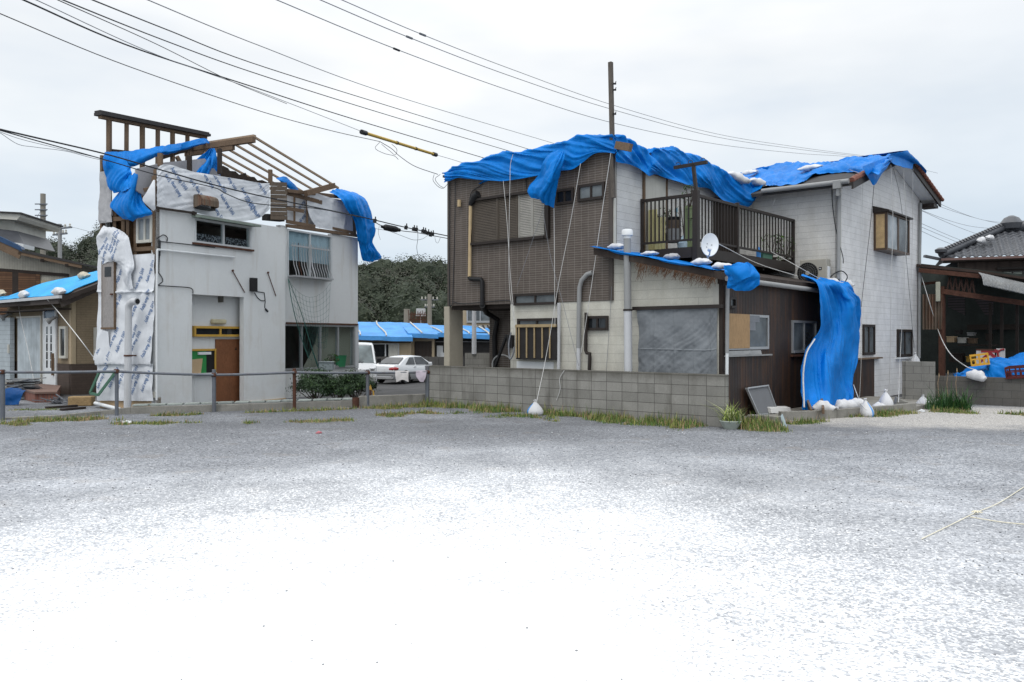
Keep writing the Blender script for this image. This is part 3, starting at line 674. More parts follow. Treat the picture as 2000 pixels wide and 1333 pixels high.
pole('utility_pole', 'thin far pole with short crossarm standing before the wooded hill', 839, 575, 670, 85, .22, arms=((586, .9, .1), (600, .5, .1)))
pole('pole_stump', 'short broken post above the pale blue roof', 795, 604, 660, 75, .28, 'pole')
pole('light_pole', 'slanting grey metal post seen through the carport', 926, 597, 692, 30, .075, 'pvc_pale', group='posts')
mb = MB(); o_ = at(822, 609, 75); mb.box(o_, .8, .3, .55)
for d in (-.2, .2): mb.box(o_+Vector((d, -.17, 0)), .16, .06, .5)
mb.box(o_+Vector((0, 0, -.35)), .9, .4, .12); mb.tube([o_, o_-Vector((0, 0, 2.5))], .05, 6)
tag(mb.build('roof_vent', M['pvc_pale'], None), 'small pale box vent standing above the pale blue roofs', 'vent')
mb = MB()
for k in range(16): x = 799+k*2.2; mb.tube([at(x, 632, 70), at(x+rnd.uniform(-1, 1), 618+3*math.sin(k), 70), at(x+rnd.uniform(-2, 2), 606+6*abs(math.sin(k*1.3)), 70)], .035, 4)
for yy in (624, 614): mb.tube([at(798, yy, 70), at(834, yy+1, 70)], .035, 4)
tag(mb.build('bare_hedge', M['rusty']), 'rust brown bare hedge between the poles behind the pale roofs', 'hedge')

# ================================================================== the large house under blue sheets (right)
E1 = Vector((.755, -.656, 0)).normalized(); C0 = Vector((4.56, 16.85, 0))-E1*.335; E2 = Vector((.656, .755, 0)).normalized()
def A3(u, s, z=0): return C0+E1*u+E2*s+Vector((0, 0, z))
FA = Face(C0, E1); FR = Face(C0, E2)
uL, uM = FA.u(876), FA.u(1199)
S6, UG = 6.68, -.025
FM = Face(A3(uM, 0), E2); FW = Face(A3(0, S6), E1); FG = Face(A3(UG, 0), E2)

def wall_holes(mb, fc, u0, u1, z0, z1, holes, d0, d1):
    us = sorted({u0, u1, *[h[0] for h in holes], *[h[1] for h in holes]}); zs_ = sorted({z0, z1, *[h[2] for h in holes], *[h[3] for h in holes]})
    for a, b in zip(us, us[1:]):
        for c, d in zip(zs_, zs_[1:]):
            m, n = (a+b)/2, (c+d)/2
            if u0 <= m <= u1 and z0 <= n <= z1 and not any(h[0] < m < h[1] and h[2] < n < h[3] for h in holes): mb.fbox(fc, a, b, c, d, d0, d1)
def win(root, fc, u0, u1, z0, z1, fm='bronze', gm='dglass', n=2, fw=.05, d1=.05, gd=.012, name='window', tr=(), label=None, curtain=None):
    """sash window: frame part with its panes as one sub-part"""
    mb = MB(); mb.fbox(fc, u0, u0+fw, z0, z1, gd-.06, d1); mb.fbox(fc, u1-fw, u1, z0, z1, gd-.06, d1)
    mb.fbox(fc, u0+fw, u1-fw, z0, z0+fw, gd-.06, d1+.012); mb.fbox(fc, u0+fw, u1-fw, z1-fw, z1, gd-.06, d1)
    for k in range(1, n): u = u0+(u1-u0)*k/n; mb.fbox(fc, u-fw*.4, u+fw*.4, z0+fw, z1-fw, gd-.05, d1-.012)
    for z in tr: mb.fbox(fc, u0+fw, u1-fw, z-fw*.3, z+fw*.3, gd-.05, d1-.016)
    f = mb.build(name, M[fm], root)
    if label: f['label'] = label
    mb = MB(); mb.fbox(fc, u0+fw*.5, u1-fw*.5, z0+fw*.5, z1-fw*.5, gd-.006, gd); mb.build('pane', M[gm], f)
    if curtain:
        a, b, c, d, mat, amp, dep = curtain
        P = grid([[fc.w(a+(b-a)*t, z, gd-dep) for t in np.linspace(0, 1, 5)] for z in (d, (c+d)/2, c)], 60, 6)
        for j in range(60): P[:, j, :2] += np.array(fc.n[:2])*amp*math.sin(j*.75+.5*math.sin(j*.31))
        mb = MB(); mb.sheet(P, .004); mb.build('curtain', M[mat], f, True)
    return f
def winpx(root, fc, xl, yt, yb, xr, **k):
    u0, z1 = fc.uz(xl, yt); z0 = fc.z(xl, yb); return win(root, fc, u0, fc.u(xr), z0, z1, **k)

H = thing('house', 'two storey house, brown tiled upper front, pale siding, blue sheets over torn roofs', 'house', A3(-4, 3))
u97 = FA.u(997)
mb = MB(); mb.fbox(FA, uL, uM, 2.603, 6.02, -.12, .02); mb.build('tiled_wall', M['brown_tile'], H)
mb = MB(); mb.fbox(FA, uL, uL+.07, 2.595, 6.0, .02, .045); mb.fbox(FA, uM-.11, uM-.002, 2.595, 6.0, .021, .05); mb.build('corner_trim', M['brown_edge'], H)
mb = MB(); mb.hexa([A3(uL, 0, 2.5)+E2*.12, A3(u97-.01, .12, 2.5), A3(u97-.01, 6.5, 2.5), A3(uL, 6.5, 2.5), A3(uL, .12, 2.6), A3(u97-.01, .12, 2.6), A3(u97-.01, 6.5, 2.6), A3(uL, 6.5, 2.6)]); mb.build('carport_ceiling', M['wood_dark'], H)
FLb = Face(A3(uL, 9), -E2); mb = MB(); mb.fbox(FLb, 0, 8.88, 2.6, 6.0, -.12, 0); mb.build('side_wall', M['brown_tile'], H)
mb = MB(); mb.fbox(Face(A3(0, 1.2), E1), FA.off(-1.2).u(956)+0, u97-.02, -.1, 2.495, -.15, 0)
f_in = Face(A3(FA.off(-1.2).u(956), 9), -E2); mb.fbox(f_in, .3, 7.79, -.1, 2.49, -.12, 0); mb.build('carport_wall', M['brown_tile'], H)
# ground-floor front wall: stops under the tiled storey, rises to the lean-to roof beyond it
Z = lambda u: 3.77+(u+2.965)*(3.07-3.77)/3.11
mb = MB(); mb.prism([FA.w(u97, -.1), FA.w(0, -.1), FA.w(0, Z(0)-.16), FA.w(uM, Z(uM)-.16), FA.w(uM, 2.6), FA.w(u97, 2.6)], -FA.n*.12)
mb.build('front_wall', M['siding_low'], H)
f_s = Face(A3(u97, 1.18), -E2); mb = MB(); mb.fbox(f_s, 0, 1.06, -.1, 2.5, -.12, 0); mb.build('side_wall', M['siding_low'], H)
# main block's side wall, towards the balcony
mb = MB(); fm_ = Face(A3(uM, 0), E2); mb.fbox(fm_, .0, S6-.002, 2.6, 5.95, -.12, -.003); mb.build('upper_side_wall', M['siding'], H)
mb = MB(); mb.fbox(FM, -.02, .07, 3.6, 6.0, 0, .02); mb.build('corner_trim', M['offwhite'], H)
s0 = FM.u(1256); s1 = FM.u(1300)
mb = MB(); mb.fbox(FM, s0+.03, s1-.03, 3.8, 5.75, 0, .025); mb.build('wall_panel', M['offwhite'], H)
mb = MB(); mb.fbox(FM, s0-.03, s0+.03, 3.8, 5.8, 0, .05); mb.fbox(FM, s1-.03, s1+.03, 3.8, 5.8, 0, .05); mb.build('panel_edge', M['wood_old'], H)
sd0, sd1 = FM.u(1393), FM.u(1440)
mb = MB(); mb.fbox(FM, sd0, sd1, 3.75, 5.5, .0, .06); d_ = mb.build('balcony_door', M['bronze'], H)
mb = MB()
for k in range(9): s = sd0+.12+(sd1-sd0-.24)*k/8; mb.fbox(FM, s-.03, s+.03, 3.85, 5.4, .06, .075)
mb.build('shutter_rib', M['wood_dark'], d_)
# roof slab of the main block
mb = MB(); mb.hexa([A3(uL-.1, -.12, 6.02), A3(uM+.12, -.12, 6.02), A3(uM+.12, 9.1, 6.05), A3(uL-.1, 9.1, 6.05), A3(uL-.1, -.12, 6.08), A3(uM+.12, -.12, 6.12), A3(uM+.12, 9.1, 6.25), A3(uL-.1, 9.1, 6.2)]); mb.build('roof', M['roofdark'], H)
mb = MB(); a = FA.off(.25); mb.bar(a.p(1204, 284), a.p(1232, 289), .12, .17); mb.build('broken_rafter', M['wood_old'], H)
mb = MB(); a = FM.off(.08); mb.bar(a.p(1270, 336), a.p(1301, 346), .06, .08); mb.build('eave_batten', M['wood_old'], H)
# pillar of the carport
up0 = FA.off(-.1).u(867)
mb = MB(); mb.hexa([A3(up0, .1, -.1), A3(up0+.21, .1, -.1), A3(up0+.21, .62, -.1), A3(up0, .62, -.1), A3(up0, .1, 2.595), A3(up0+.21, .1, 2.595), A3(up0+.21, .62, 2.595), A3(up0, .62, 2.595)]); mb.build('pillar', plain('pillar_render', (.40, .365, .295), .85, .1, 2, .3, 40, stain=(.26, .23, .18), streak=.4), H, bevel=.01)
# windows of the tiled front
u0, z0 = FA.uz(922, 481); z1 = FA.z(922, 391); u1 = FA.u(1076)
mb = MB(); f2 = FA.off(.02)
mb.fbox(f2, u0, u0+.07, z0, z1, 0, .09); mb.fbox(f2, u1-.12, u1, z0, z1, 0, .09); mb.fbox(f2, u0+.07, u1-.12, z0, z0+.07, 0, .12); mb.fbox(f2, u0+.07, u1-.12, z1-.06, z1, 0, .1)
wn_ = mb.build('shuttered_window', M['bronze'], H)
mb = MB(); mb.fbox(f2, u0+.05, u1-.1, z0+.05, z1-.04, .002, .012); mb.build('back_board', M['black'], wn_)
ws = [u0+.075]+[f2.u(x) for x in (974, 1014, 1041)]+[u1-.125]
for k in range(4):
    mb = MB(); a, b = ws[k]+.006, ws[k+1]-.006; dk = .045 if k < 2 else .03
    mb.fbox(f2, a, a+.03, z0+.075, z1-.065, .014, dk+.01); mb.fbox(f2, b-.03, b, z0+.075, z1-.065, .014, dk+.01)
    n = 26
    for i in range(n):
        z = z0+.09+(z1-z0-.17)*i/(n-1)
        mb.hexa([f2.w(a+.03, z-.02, dk), f2.w(b-.03, z-.02, dk), f2.w(b-.03, z-.02, dk-.008), f2.w(a+.03, z-.02, dk-.008), f2.w(a+.03, z+.014, dk-.014), f2.w(b-.03, z+.014, dk-.014), f2.w(b-.03, z+.014, dk-.022), f2.w(a+.03, z+.014, dk-.022)])
    s = mb.build('shutter', plain('brown_shutter', (.085, .07, .055), .5) if k < 2 else plain('pale_shutter', (.33, .32, .29), .5), wn_)
    s['label'] = 'brown louvred shutter' if k < 2 else 'pale grey louvred shutter'
winpx(H, f2, 1086, 372, 402, 1122, gm='dglass', fw=.06); winpx(H, f2, 1130, 363, 395, 1182, gm='fglass', fw=.06)
winpx(H, FA.off(.025), 1005, 575, 597.5, 1090, gm='fglass', fw=.06)
winpx(H, FA, 1147, 618, 646, 1189, gm='dglass', fw=.06)
winpx(H, FA, 1012, 623, 701, 1089, gm='fglass', fw=.06)
# timber screen with black sheet hung before the ground-floor window
f3 = FA.off(.14); u0, z1 = f3.uz(1009, 636); z0 = f3.z(1009, 702); u1 = f3.u(1088)
mb = MB(); mb.fbox(f3, u0, u1, z1-.05, z1+.02, .02, .06); 
for k in range(6): u = u0+.02+(u1-u0-.04)*[0, .07, .27, .47, .67, .86][k]; mb.fbox(f3, u-.016, u+.016, z0+.04, z1-.05, .02, .045)
scn = thing('window_screen', 'wooden slat frame with black sheeting hung before the ground floor window', 'screen', f3.w((u0+u1)/2, z0))
mb.build('slat_frame', plain('screen_timber', (.33, .25, .14), .7, .2, 5, .2), scn)
P = wrinkle(grid([[f3.w(u0+(u1-u0)*t, z, .006) for t in np.linspace(0, 1, 4)] for z in (z1, (z0+z1)/2, z0)], 30, 20), .012, 4, 3)
mb = MB(); mb.sheet(P, .004); mb.build('black_sheet', plain('black_sheeting', (.02, .018, .018), .6), scn, True)
mb = MB(); mb.fbox(FA, FA.u(1010), FA.u(1082), FA.z(1010, 724), FA.z(1010, 706), 0, .02); mb.build('patch_panel', M['white'], H)
# balcony on the lean-to
UB, SB = -1.225, 1.08
ZB0, ZB1, ZR0, ZR1 = 3.56, 3.80, 3.97, 5.0
FB1, FB2_ = Face(A3(0, SB), E1), Face(A3(UB, 0), E2)
mb = MB(); mb.hexa([A3(uM+.003, SB+.1, 3.62), A3(UB-.1, SB+.1, 3.62), A3(UB-.1, S6-.003, 3.62), A3(uM+.003, S6-.003, 3.62), A3(uM+.003, SB+.1, 3.72), A3(UB-.1, SB+.1, 3.72), A3(UB-.1, S6-.003, 3.72), A3(uM+.003, S6-.003, 3.72)])
mb.fbox(FB1, uM+.003, UB-.003, ZB0, ZB1, -.09, 0); mb.fbox(FB2_, SB+.0, S6-.003, ZB0, ZB1, -.09, 0)
for k in range(5): s = SB+.9+k*.95; mb.hexa([A3(uM+.01, s, 3.5), A3(UB-.1, s, 3.5), A3(UB-.1, s+.08, 3.5), A3(uM+.01, s+.08, 3.5), A3(uM+.01, s, 3.619), A3(UB-.1, s, 3.619), A3(UB-.1, s+.08, 3.619), A3(uM+.01, s+.08, 3.619)])
Bal = mb.build('balcony', M['bronze'], H)
mb = MB(); mb.fbox(FB1, uM+.06, UB-.05, ZR1-.07, ZR1, -.08, -.01); mb.fbox(FB2_, SB+.03, S6-.06, ZR1-.071, ZR1-.001, -.08, -.01)
mb.fbox(FB1, uM+.06, UB-.05, ZR0-.03, ZR0+.02, -.07, -.02); mb.fbox(FB2_, SB+.03, S6-.06, ZR0-.03, ZR0+.02, -.07, -.02); mb.build('railing', M['bronze'], Bal, bevel=.004)
sm_ = FB2_.u(1443)
for (u, s, zt, zb, w_) in ((uM+.035, SB+.045, ZR1+.015, ZB1-.2, .06), (UB, SB+.045, ZR1+.06, 3.25, .13), (UB-.045, sm_, ZR1+.04, 3.2, .09), (UB-.045, S6-.05, ZR1, ZB1-.2, .08)):
    mb = MB(); mb.box(A3(u, s, (zt+zb)/2), w_, w_, zt-zb, rz=math.atan2(E1.y, E1.x)); mb.build('post', M['bronze'], Bal, bevel=.006)
bal_ = []
n = 11
for k in range(n): u = uM+.06+(UB-uM-.14)*(k+1)/(n+1); bal_.append(A3(u, SB+.045))
n = 12
for k in range(n): bal_.append(A3(UB-.045, SB+.1+(sm_-SB-.16)*(k+1)/(n+1)))
n = 17
for k in range(n): bal_.append(A3(UB-.045, sm_+.05+(S6-sm_-.16)*(k+1)/(n+1)))
mb = MB(); mb.box((0, 0, (ZR0+ZR1)/2-.03), .028, .028, ZR1-ZR0-.09); b0 = mb.build('baluster', M['bronze']); b0.rotation_euler.z = math.atan2(E1.y, E1.x)
for k, p in enumerate(bal_):
    b = b0 if k == 0 else b0.copy()
    if k: COL.objects.link(b)
    b.parent = Bal; b.location = p-H.location
# lean-to: ribbed side wall, roof, fascia, gutter
mb = MB(); mb.fbox(FR, -.006, S6+.3, -.1, 2.98, -.12, .008); mb.build('ribbed_side_wall', M['corr_brown'], H)
mb = MB(); pts = [A3(-2.985, -.34, Z(-2.985)), A3(.14, -.34, Z(.14)), A3(.14, S6-.003, Z(.14)), A3(uM+.003, S6-.003, Z(uM)), A3(uM+.003, .03, Z(uM)), A3(-2.985, .03, Z(-2.985))]
mb.prism(pts, (0, 0, -.15)); mb.build('lean_to_roof', plain('fascia_wood', (.035, .026, .022), .8, .4, 4, .5, 30, stain=(.16, .12, .09), streak=.35), H)
fg_ = FR.off(.19); g0 = A3(.19, .45, 2.93)
mb = MB(); mb.tube([A3(.19, -.2, 2.95), A3(.19, S6-.9, 2.90)], .055, 10); mb.build('gutter', M['pvc'], H, True)
mb = MB(); mb.fbox(FA, -.22, -.08, -.1, 2.86, .002, .02); mb.build('corner_trim', M['offwhite'], H)
mb = MB(); mb.fbox(FA, -.078, .0, -.1, 2.86, .002, .03); mb.build('corner_post', M['wood_dark'], H)
mb = MB(); q = FR.off(.06); a, b = q.p(1421, 560), q.p(1420, 690); mb.tube([a+Vector((0, 0, .02)), b], .042, 8); mb.build('downpipe', M['pvc'], H, True)
mb = MB(); mb.tube([b, q.p(1419, 815)], .034, 8); mb.build('downpipe', M['white'], H, True)
# lean-to windows
winpx(H, FR, 1421.5, 580, 602, 1435, n=1, gm='dglass', fw=.05)
u0, z1 = FR.uz(1424, 613); z0 = FR.z(1424, 684); u0 = .07; um = FR.u(1459); u1 = FR.u(1499)
wf = win(H, FR, u0, u1, z0, z1, fm='alu', gm='fglass', n=2, fw=.055, d1=.04)
mb = MB(); mb.fbox(FR, u0+.01, um, z0+.03, z1-.0, .045, .065); mb.build('board', M['ply_pale'], wf)
P = wrinkle(grid([[FR.w(u0+(u1-u0-.5)*t, z0-.02-.09*k, .055+.02*k) for t in np.linspace(0, 1, 5)] for k in (0, .6, 1)], 40, 8), .03, 3, 5); mb = MB(); mb.sheet(P, .01); mb.build('sill_tape', M['pvc'], wf, True)
mb = MB(); mb.fbox(FR, um-.02, um+.5, z1-.16, z1-.02, .05, .056); mb.fbox(FR, um-.03, um+.30, z1-.34, z1-.163, .05, .056); mb.build('tape_patch', plain('duct_tape', (.17, .18, .20), .45), wf)
mb = MB(); mb.fbox(FR, u0-.03, u1+.06, z0-.14, z0-.11, 0, .09); mb.build('window_sill', M['pvc'], H)
winpx(H, FR, 1545, 626, 690, 1592, fm='alu', gm='fglass', n=2, fw=.055)
mb = MB(); u0, z0 = FR.uz(1543, 693); mb.fbox(FR, u0, u0+1.6, z0-.05, z0, 0, .07); mb.build('window_sill', M['rusty'], H)
mb = MB(); mb.fbox(FA, FA.u(1241), FA.u(1414), FA.z(1241, 606.5), FA.z(1241, 600), .0, .13); mb.build('window_head', M['bronze'], H)
mb = MB(); mb.fbox(FA, FA.u(1250), FA.u(1398), .75, FA.z(1241, 606.8), .0, .03); mb.build('window', M['dglass'], H)
# rear wing: front wall, gable wall, roof
mb = MB(); mb.fbox(FW, uM-.1, UG-.002, 2.85, 5.8, -.12, 0); mb.build('wing_front_wall', M['siding'], H)
zl, zr = FG.z(1643, 363), FG.z(1795, 390); SE = FG.u(1796); SRd = FG.u(1735); zrd = FG.z(1735, 312)
sD = FG.u(1706)
mb = MB(); mb.prism([FG.w(S6, -.1), FG.w(SE, -.1), FG.w(SE, zr), FG.w(SRd, zrd), FG.w(S6, zl)], -FG.n*.12); mb.build('gable_wall', M['siding_gable'], H)
mb = MB(); mb.fbox(FG, S6-.1, sD, -.05, FG.z(1690, 701), .0, .025); mb.build('ribbed_patch', M['corr_brown'], H)
mb = MB(); mb.fbox(FG, S6, FG.u(1716), FG.z(1690, 702), FG.z(1690, 699), .0, .12); mb.build('ledge', M['wood_old'], H)
dz = (zrd-zl)/(SRd-S6); dz2 = (zr-zrd)/(SE-SRd)
def roofp(s): return zl+.10+(s-S6)*dz if s < SRd else zrd+.10+(s-SRd)*dz2
PW = Plane(A3(0, S6, roofp(S6)), Vector((0, 0, 1))-E2*dz)
UR = FG.off(.5)
def rslab(mb, s0, s1, uA, uB, t0, t1):
    a = [A3(uA, s0, roofp(s0)), A3(uB, s0, roofp(s0)), A3(uB, s1, roofp(s1)), A3(uA, s1, roofp(s1))]
    mb.hexa([p+Vector((0, 0, t0)) for p in a]+[p+Vector((0, 0, t1)) for p in a])
mb = MB(); rslab(mb, S6-.45, SRd-.005, uM+.2, .43, -.085, 0); rslab(mb, SRd+.005, SE+.6, uM+.2, .43, -.085, 0); mb.build('wing_roof', M['roofdark'], H)
mb = MB(); rslab(mb, S6-.1, SRd-.01, UG+.01, .39, -.105, -.09); rslab(mb, SRd+.01, SE+.5, UG+.01, .39, -.105, -.09); mb.build('soffit', M['white'], H)
mb = MB(); rslab(mb, S6-.45, SRd-.005, .432, .48, -.17, .01); rslab(mb, SRd+.005, SE+.62, .432, .48, -.17, .01); mb.build('bargeboard', M['bronze'], H)
mb = MB()
for k in range(int((SE+.62-SRd)/.26)):
    s = SRd+.3+k*.26
    a = [A3(.23, s, roofp(s)+.02), A3(.53, s, roofp(s)+.02), A3(.53, s+.3, roofp(s+.3)+.06), A3(.23, s+.3, roofp(s+.3)+.06)]
    mb.prism(a, (0, 0, .055))
    mb.tube([A3(.50, s, roofp(s)+.06), A3(.50, s+.28, roofp(s+.28)+.09)], .06, 8)
mb.build('rake_tile', M['rooft'], H, True); mb = MB()
for k in range(4):
    s = S6-.42+k*.22; mb.tube([A3(.43, s, roofp(s)+.05), A3(.43, s+.24, roofp(s+.24)+.07)], .075, 8)
mb.build('rake_tile', M['rooft'], H, True)
mb = MB(); mb.hexa([A3(UG, SE-.02, zr-.28), A3(.42, SE-.02, zr-.28), A3(.42, SE+.5, zr-.28), A3(UG, SE+.5, zr-.28), A3(UG, SE-.02, zr-.16), A3(.42, SE-.02, zr-.16), A3(.42, SE+.5, zr-.20), A3(UG, SE+.5, zr-.20)]); mb.build('eave_box', M['bronze'], H)
mb = MB(); q = FW.off(.5); a, b = q.p(1488, 374), q.p(1658, 354); mb.tube([a, b], .065, 10); mb.build('gutter', M['pvc'], H, True)
mb = MB(); q2 = FW.off(.13); c = q.p(1636, 357); mb.box(c-Vector((0, 0, .06)), .2, .16, .2, rz=math.atan2(E1.y, E1.x)); d = q2.p(1639, 395); mb.tube([c-Vector((0, 0, .15)), c-Vector((0, 0, .3)), d+Vector((0, 0, .2)), d, q2.p(1637, 545)], .05, 10); mb.build('downpipe', M['pvc'], H, True)
mb = MB(); q = FG.off(.07); mb.tube([q.p(1798, 397), q.p(1796, 500), q.p(1795, 700)], .05, 10); mb.build('downpipe', M['pvc'], H, True)
mb = MB(); mb.fbox(FG, S6-.03, S6+.05, 2.9, zl, .0, .025); mb.build('corner_trim', M['offwhite'], H)
# bay window on the gable
fb = FG.off(.38); a0, a1 = fb.u(1733), fb.u(1777); zt, zb = fb.z(1733, 414), fb.z(1733, 484)
mb = MB(); mb.fbox(FG, a0, a1, zb-.06, zb, .0, .38); mb.fbox(FG, a0, a1, zt-.05, zt, 0, .38)
for u in (a0, a1-.07): mb.fbox(FG, u, u+.07, zb, zt-.05, .31, .379)
mb.fbox(FG, (a0+a1)/2-.05, (a0+a1)/2+.05, zb, zt-.05, .32, .375); mb.fbox(FG, a0, a0+.05, zb, zt-.05, 0, .06); bay = mb.build('bay_window', plain('bay_frame', (.085, .055, .038), .45), H)
mb = MB(); mb.hexa([FG.w(a0-.08, zt+.002, 0), FG.w(a1+.08, zt+.002, 0), FG.w(a1+.08, zt+.002, .46), FG.w(a0-.08, zt+.002, .46), FG.w(a0-.08, zt+.2, .0), FG.w(a1+.08, zt+.2, 0), FG.w(a1+.08, zt+.05, .46), FG.w(a0-.08, zt+.05, .46)]); mb.build('bay_roof', M['bronze'], bay)
mb = MB(); mb.fbox(FG, a0+.07, (a0+a1)/2-.05, zb, zt-.05, .34, .35); mb.build('pane', M['pglass'], bay)
mb = MB(); mb.fbox(FG, (a0+a1)/2+.05, a1-.07, zb, zt-.05, .34, .35); mb.build('pane', M['fglass'], bay)
mb = MB(); mb.fbox(FG, a0+.015, a0+.025, zb, zt-.05, .06, .31); p_ = mb.build('pane', M['warm_reflection'], bay); p_['label'] = 'side pane with a warm sky reflection painted into its colour'  # warm reflection of the sky put into the pane's colour
winpx(H, FG, 1684, 634, 694, 1706.5, n=2, gm='fglass', fw=.07); winpx(H, FG, 1751, 643.5, 698, 1779.5, n=2, gm='fglass', fw=.08)
mb = MB(); mb.fbox(FG, FG.u(1749), FG.u(1782), FG.z(1751, 702), FG.z(1751, 698.5), 0, .06); mb.build('window_sill', M['white'], H)
# pipes on the front
mb = MB(); q = FA.off(.1)
mb.tube([q.p(1157, 533), q.p(1147, 536), q.p(1136, 548), q.p(1132, 562), q.p(1131, 600), q.p(1130, 680)], .055, 10); mb.build('vent_pipe', M['pvc'], H, True)
mb = MB(); mb.tube([q.p(1130, 680), q.p(1130, 730)], .05, 10); mb.build('vent_pipe', M['pvc_pale'], H, True)
mb = MB(); mb.tube([q.p(1145, 611), q.p(1144, 685), q.p(1146, 690), q.p(1152, 691), q.p(1152, 700), q.p(1151, 728)], .042, 8); mb.build('drain_pipe', M['bronze'], H, True)
mb = MB(); mb.tube([q.p(1092, 592), q.p(1091, 728)], .04, 8); mb.build('conduit', M['pvc_pale'], H, True)
mb = MB(); mb.tube([q.p(919, 399), q.p(917, 543)], .045, 8); mb.build('downpipe', M['bamboo'], H, True)
mb = MB(); mb.tube([q.p(934, 379), q.p(927, 385), q.p(920, 397), q.p(919, 402)], [.1, .1, .07, .06], 10); mb.build('pipe_elbow', M['black'], H, True)
mb = MB(); mb.tube([q.p(917, 541), q.p(918, 545), q.p(940, 546), q.p(942, 550), q.p(942, 597)], .055, 8)
mb.tube([q.p(942, 597), A3(*[FA.off(-.5).u(950), .5], 2.42), A3(FA.off(-.9).u(964), 1.05, 2.25), A3(FA.off(-1.1).u(966), 1.1, 1.8), A3(FA.off(-1.1).u(967), 1.1, .3)], .07, 10); mb.build('drain_pipe', M['black'], H, True)
mb = MB(); mb.tube([q.p(897, 391), q.p(897, 404)], .05, 8); mb.build('wall_lamp', M['bamboo'], H, True)
mb = MB(); q = FA.off(.05)
for pts in (((879, 350), (878, 470), (878, 590), (882, 596)), ((889, 352), (888, 450), (884, 596)), ((917, 392), (921, 376), (930, 368), (940, 362), (945, 353)), ((1027, 350), (1028, 370)), ((885, 590), (905, 594), (950, 590), (993, 587), (998, 594))):
    mb = MB(); mb.tube(crom(np.array([tuple(q.p(*p)) for p in pts]), 12), .011, 5); mb.build('wire', M['wire'], H, True)
mb = MB(); mb.tube(crom(np.array([tuple(FW.off(.04).p(*p)) for p in ((1625, 365), (1626, 400), (1634, 455), (1646, 500), (1647, 515))]), 12), .012, 5); mb.build('wire', M['wire'], H, True); mb = MB()
mb.tube(crom(np.array([tuple(FW.off(.2).p(*p)) for p in ((1618, 545), (1632, 533), (1645, 530), (1655, 540), (1650, 552))]), 12), .015, 5)
mb.build('wire', M['wire'], H, True)
mb = MB(); q = FA.off(.12); mb.fbox(FA, FA.u(995), FA.u(1005), FA.z(1000, 680), FA.z(1000, 655), .0, .1); mt = mb.build('meter_box', M['black'], H)
mb = MB(); mb.tube(crom(np.array([tuple(q.p(*p)) for p in ((998, 650), (994, 670), (994, 690), (997, 702), (1003, 690), (1004, 678))]), 16), .02, 6); mb.build('cable_loop', M['wire_grey'], mt, True)
# tall duct standing before the wall
q = FA.off(.3); a = q.p(1228, 735); b = q.p(1226, 606); c = q.p(1225, 463)
vd = thing('flue_pipe', 'tall grey flue pipe with white cap before the lean-to wall', 'pipe', (a.x, a.y, 0))
mb = MB(); mb.tube([Vector((a.x, a.y, 0)), b], .088, 14); mb.build('lower_pipe', M['pvc_pale'], vd, True)
mb = MB(); mb.tube([b, c], .08, 14); mb.build('upper_pipe', M['pvc'], vd, True)
mb = MB(); mb.lathe([(.085, -.04), (.085, .02), (.125, .03), (.125, .13), (.10, .16)], c, 14); mb.build('cap', M['white'], vd, True)
mb = MB(); mb.lathe([(.1, -.02), (.1, .02)], b, 14); mb.bar(b, FA.off(.02).p(1244, 605), .03, .03); mb.build('bracket', M['bronze'], vd)

# ------------------------------------------------------------------ walls and kerbs in front of the house
FK = Face(A3(0, -.6), E1)
mb = MB(); mb.fbox(FK, FK.u(838), FK.u(1418), -.1, 1.035, -.12, 0)
tag(mb.build('block_wall', M['block'], bevel=.008), 'long stained grey concrete block wall before the tiled house', 'wall')
f = Face(at(1768, 660, 22.6), E1); mb = MB(); mb.fbox(f, 0, .72, -.1, 1.12, -.12, 0); mb.fbox(f, -.1, 0, -.1, 1.12, -.3, -.06)
tag(mb.build('block_wall', M['block_pale'], bevel=.006), 'short taller pale block wall at the right end of the white gable', 'wall')
f_r = Face(at(1930, 660, 21.8), E1); mb = MB(); mb.fbox(f_r, f_r.u(1826), 3.2, -.1, .73, -.12, 0)
tag(mb.build('block_wall', M['block_dark'], bevel=.006), 'low dark block wall in front of the open shed', 'wall')
kp = [gp(x, y) for x, y in ((1526, 822), (1565, 821), (1625, 818), (1687, 813), (1745, 808), (1790, 803))]
mb = MB()
for a, b in zip(kp, kp[1:]): d = (b-a).normalized(); n_ = Vector((-d.y, d.x, 0)); mb.hexa([a-Vector((0, 0, .1)), b-Vector((0, 0, .1)), b+n_*.12-Vector((0, 0, .1)), a+n_*.12-Vector((0, 0, .1)), a+Vector((0, 0, .19)), b+Vector((0, 0, .19)), b+n_*.12+Vector((0, 0, .19)), a+n_*.12+Vector((0, 0, .19))])
tag(mb.build('kerb', M['concrete'], bevel=.008), 'ribbed concrete kerb along the foot of the lean-to', 'kerb')
mb = MB(); mb.prism([Vector((p.x, p.y, .1)) for p in [k+Vector((.03, .08, 0)) for k in kp]+[A3(2.2, 9.5), A3(UG+.03, 8.8), A3(UG+.03, S6), A3(.03, S6), A3(.03, .3), A3(.3, .1)]], (0, 0, -.15)); tag(mb.build('yard_strip', M['concrete']), 'strip of raised yard between kerb and lean-to', 'ground', kind='structure')
a, b = gp(1466, 828), gp(1527, 833); d = (b-a).normalized(); mb = MB(); mb.bar(a+Vector((0, .1, .08)), b+Vector((0, .1, .09)), .2, .2); tag(mb.build('kerb_stone', M['concrete'], bevel=.015), 'broken concrete kerb end in the grass by the potted plant', 'kerb')

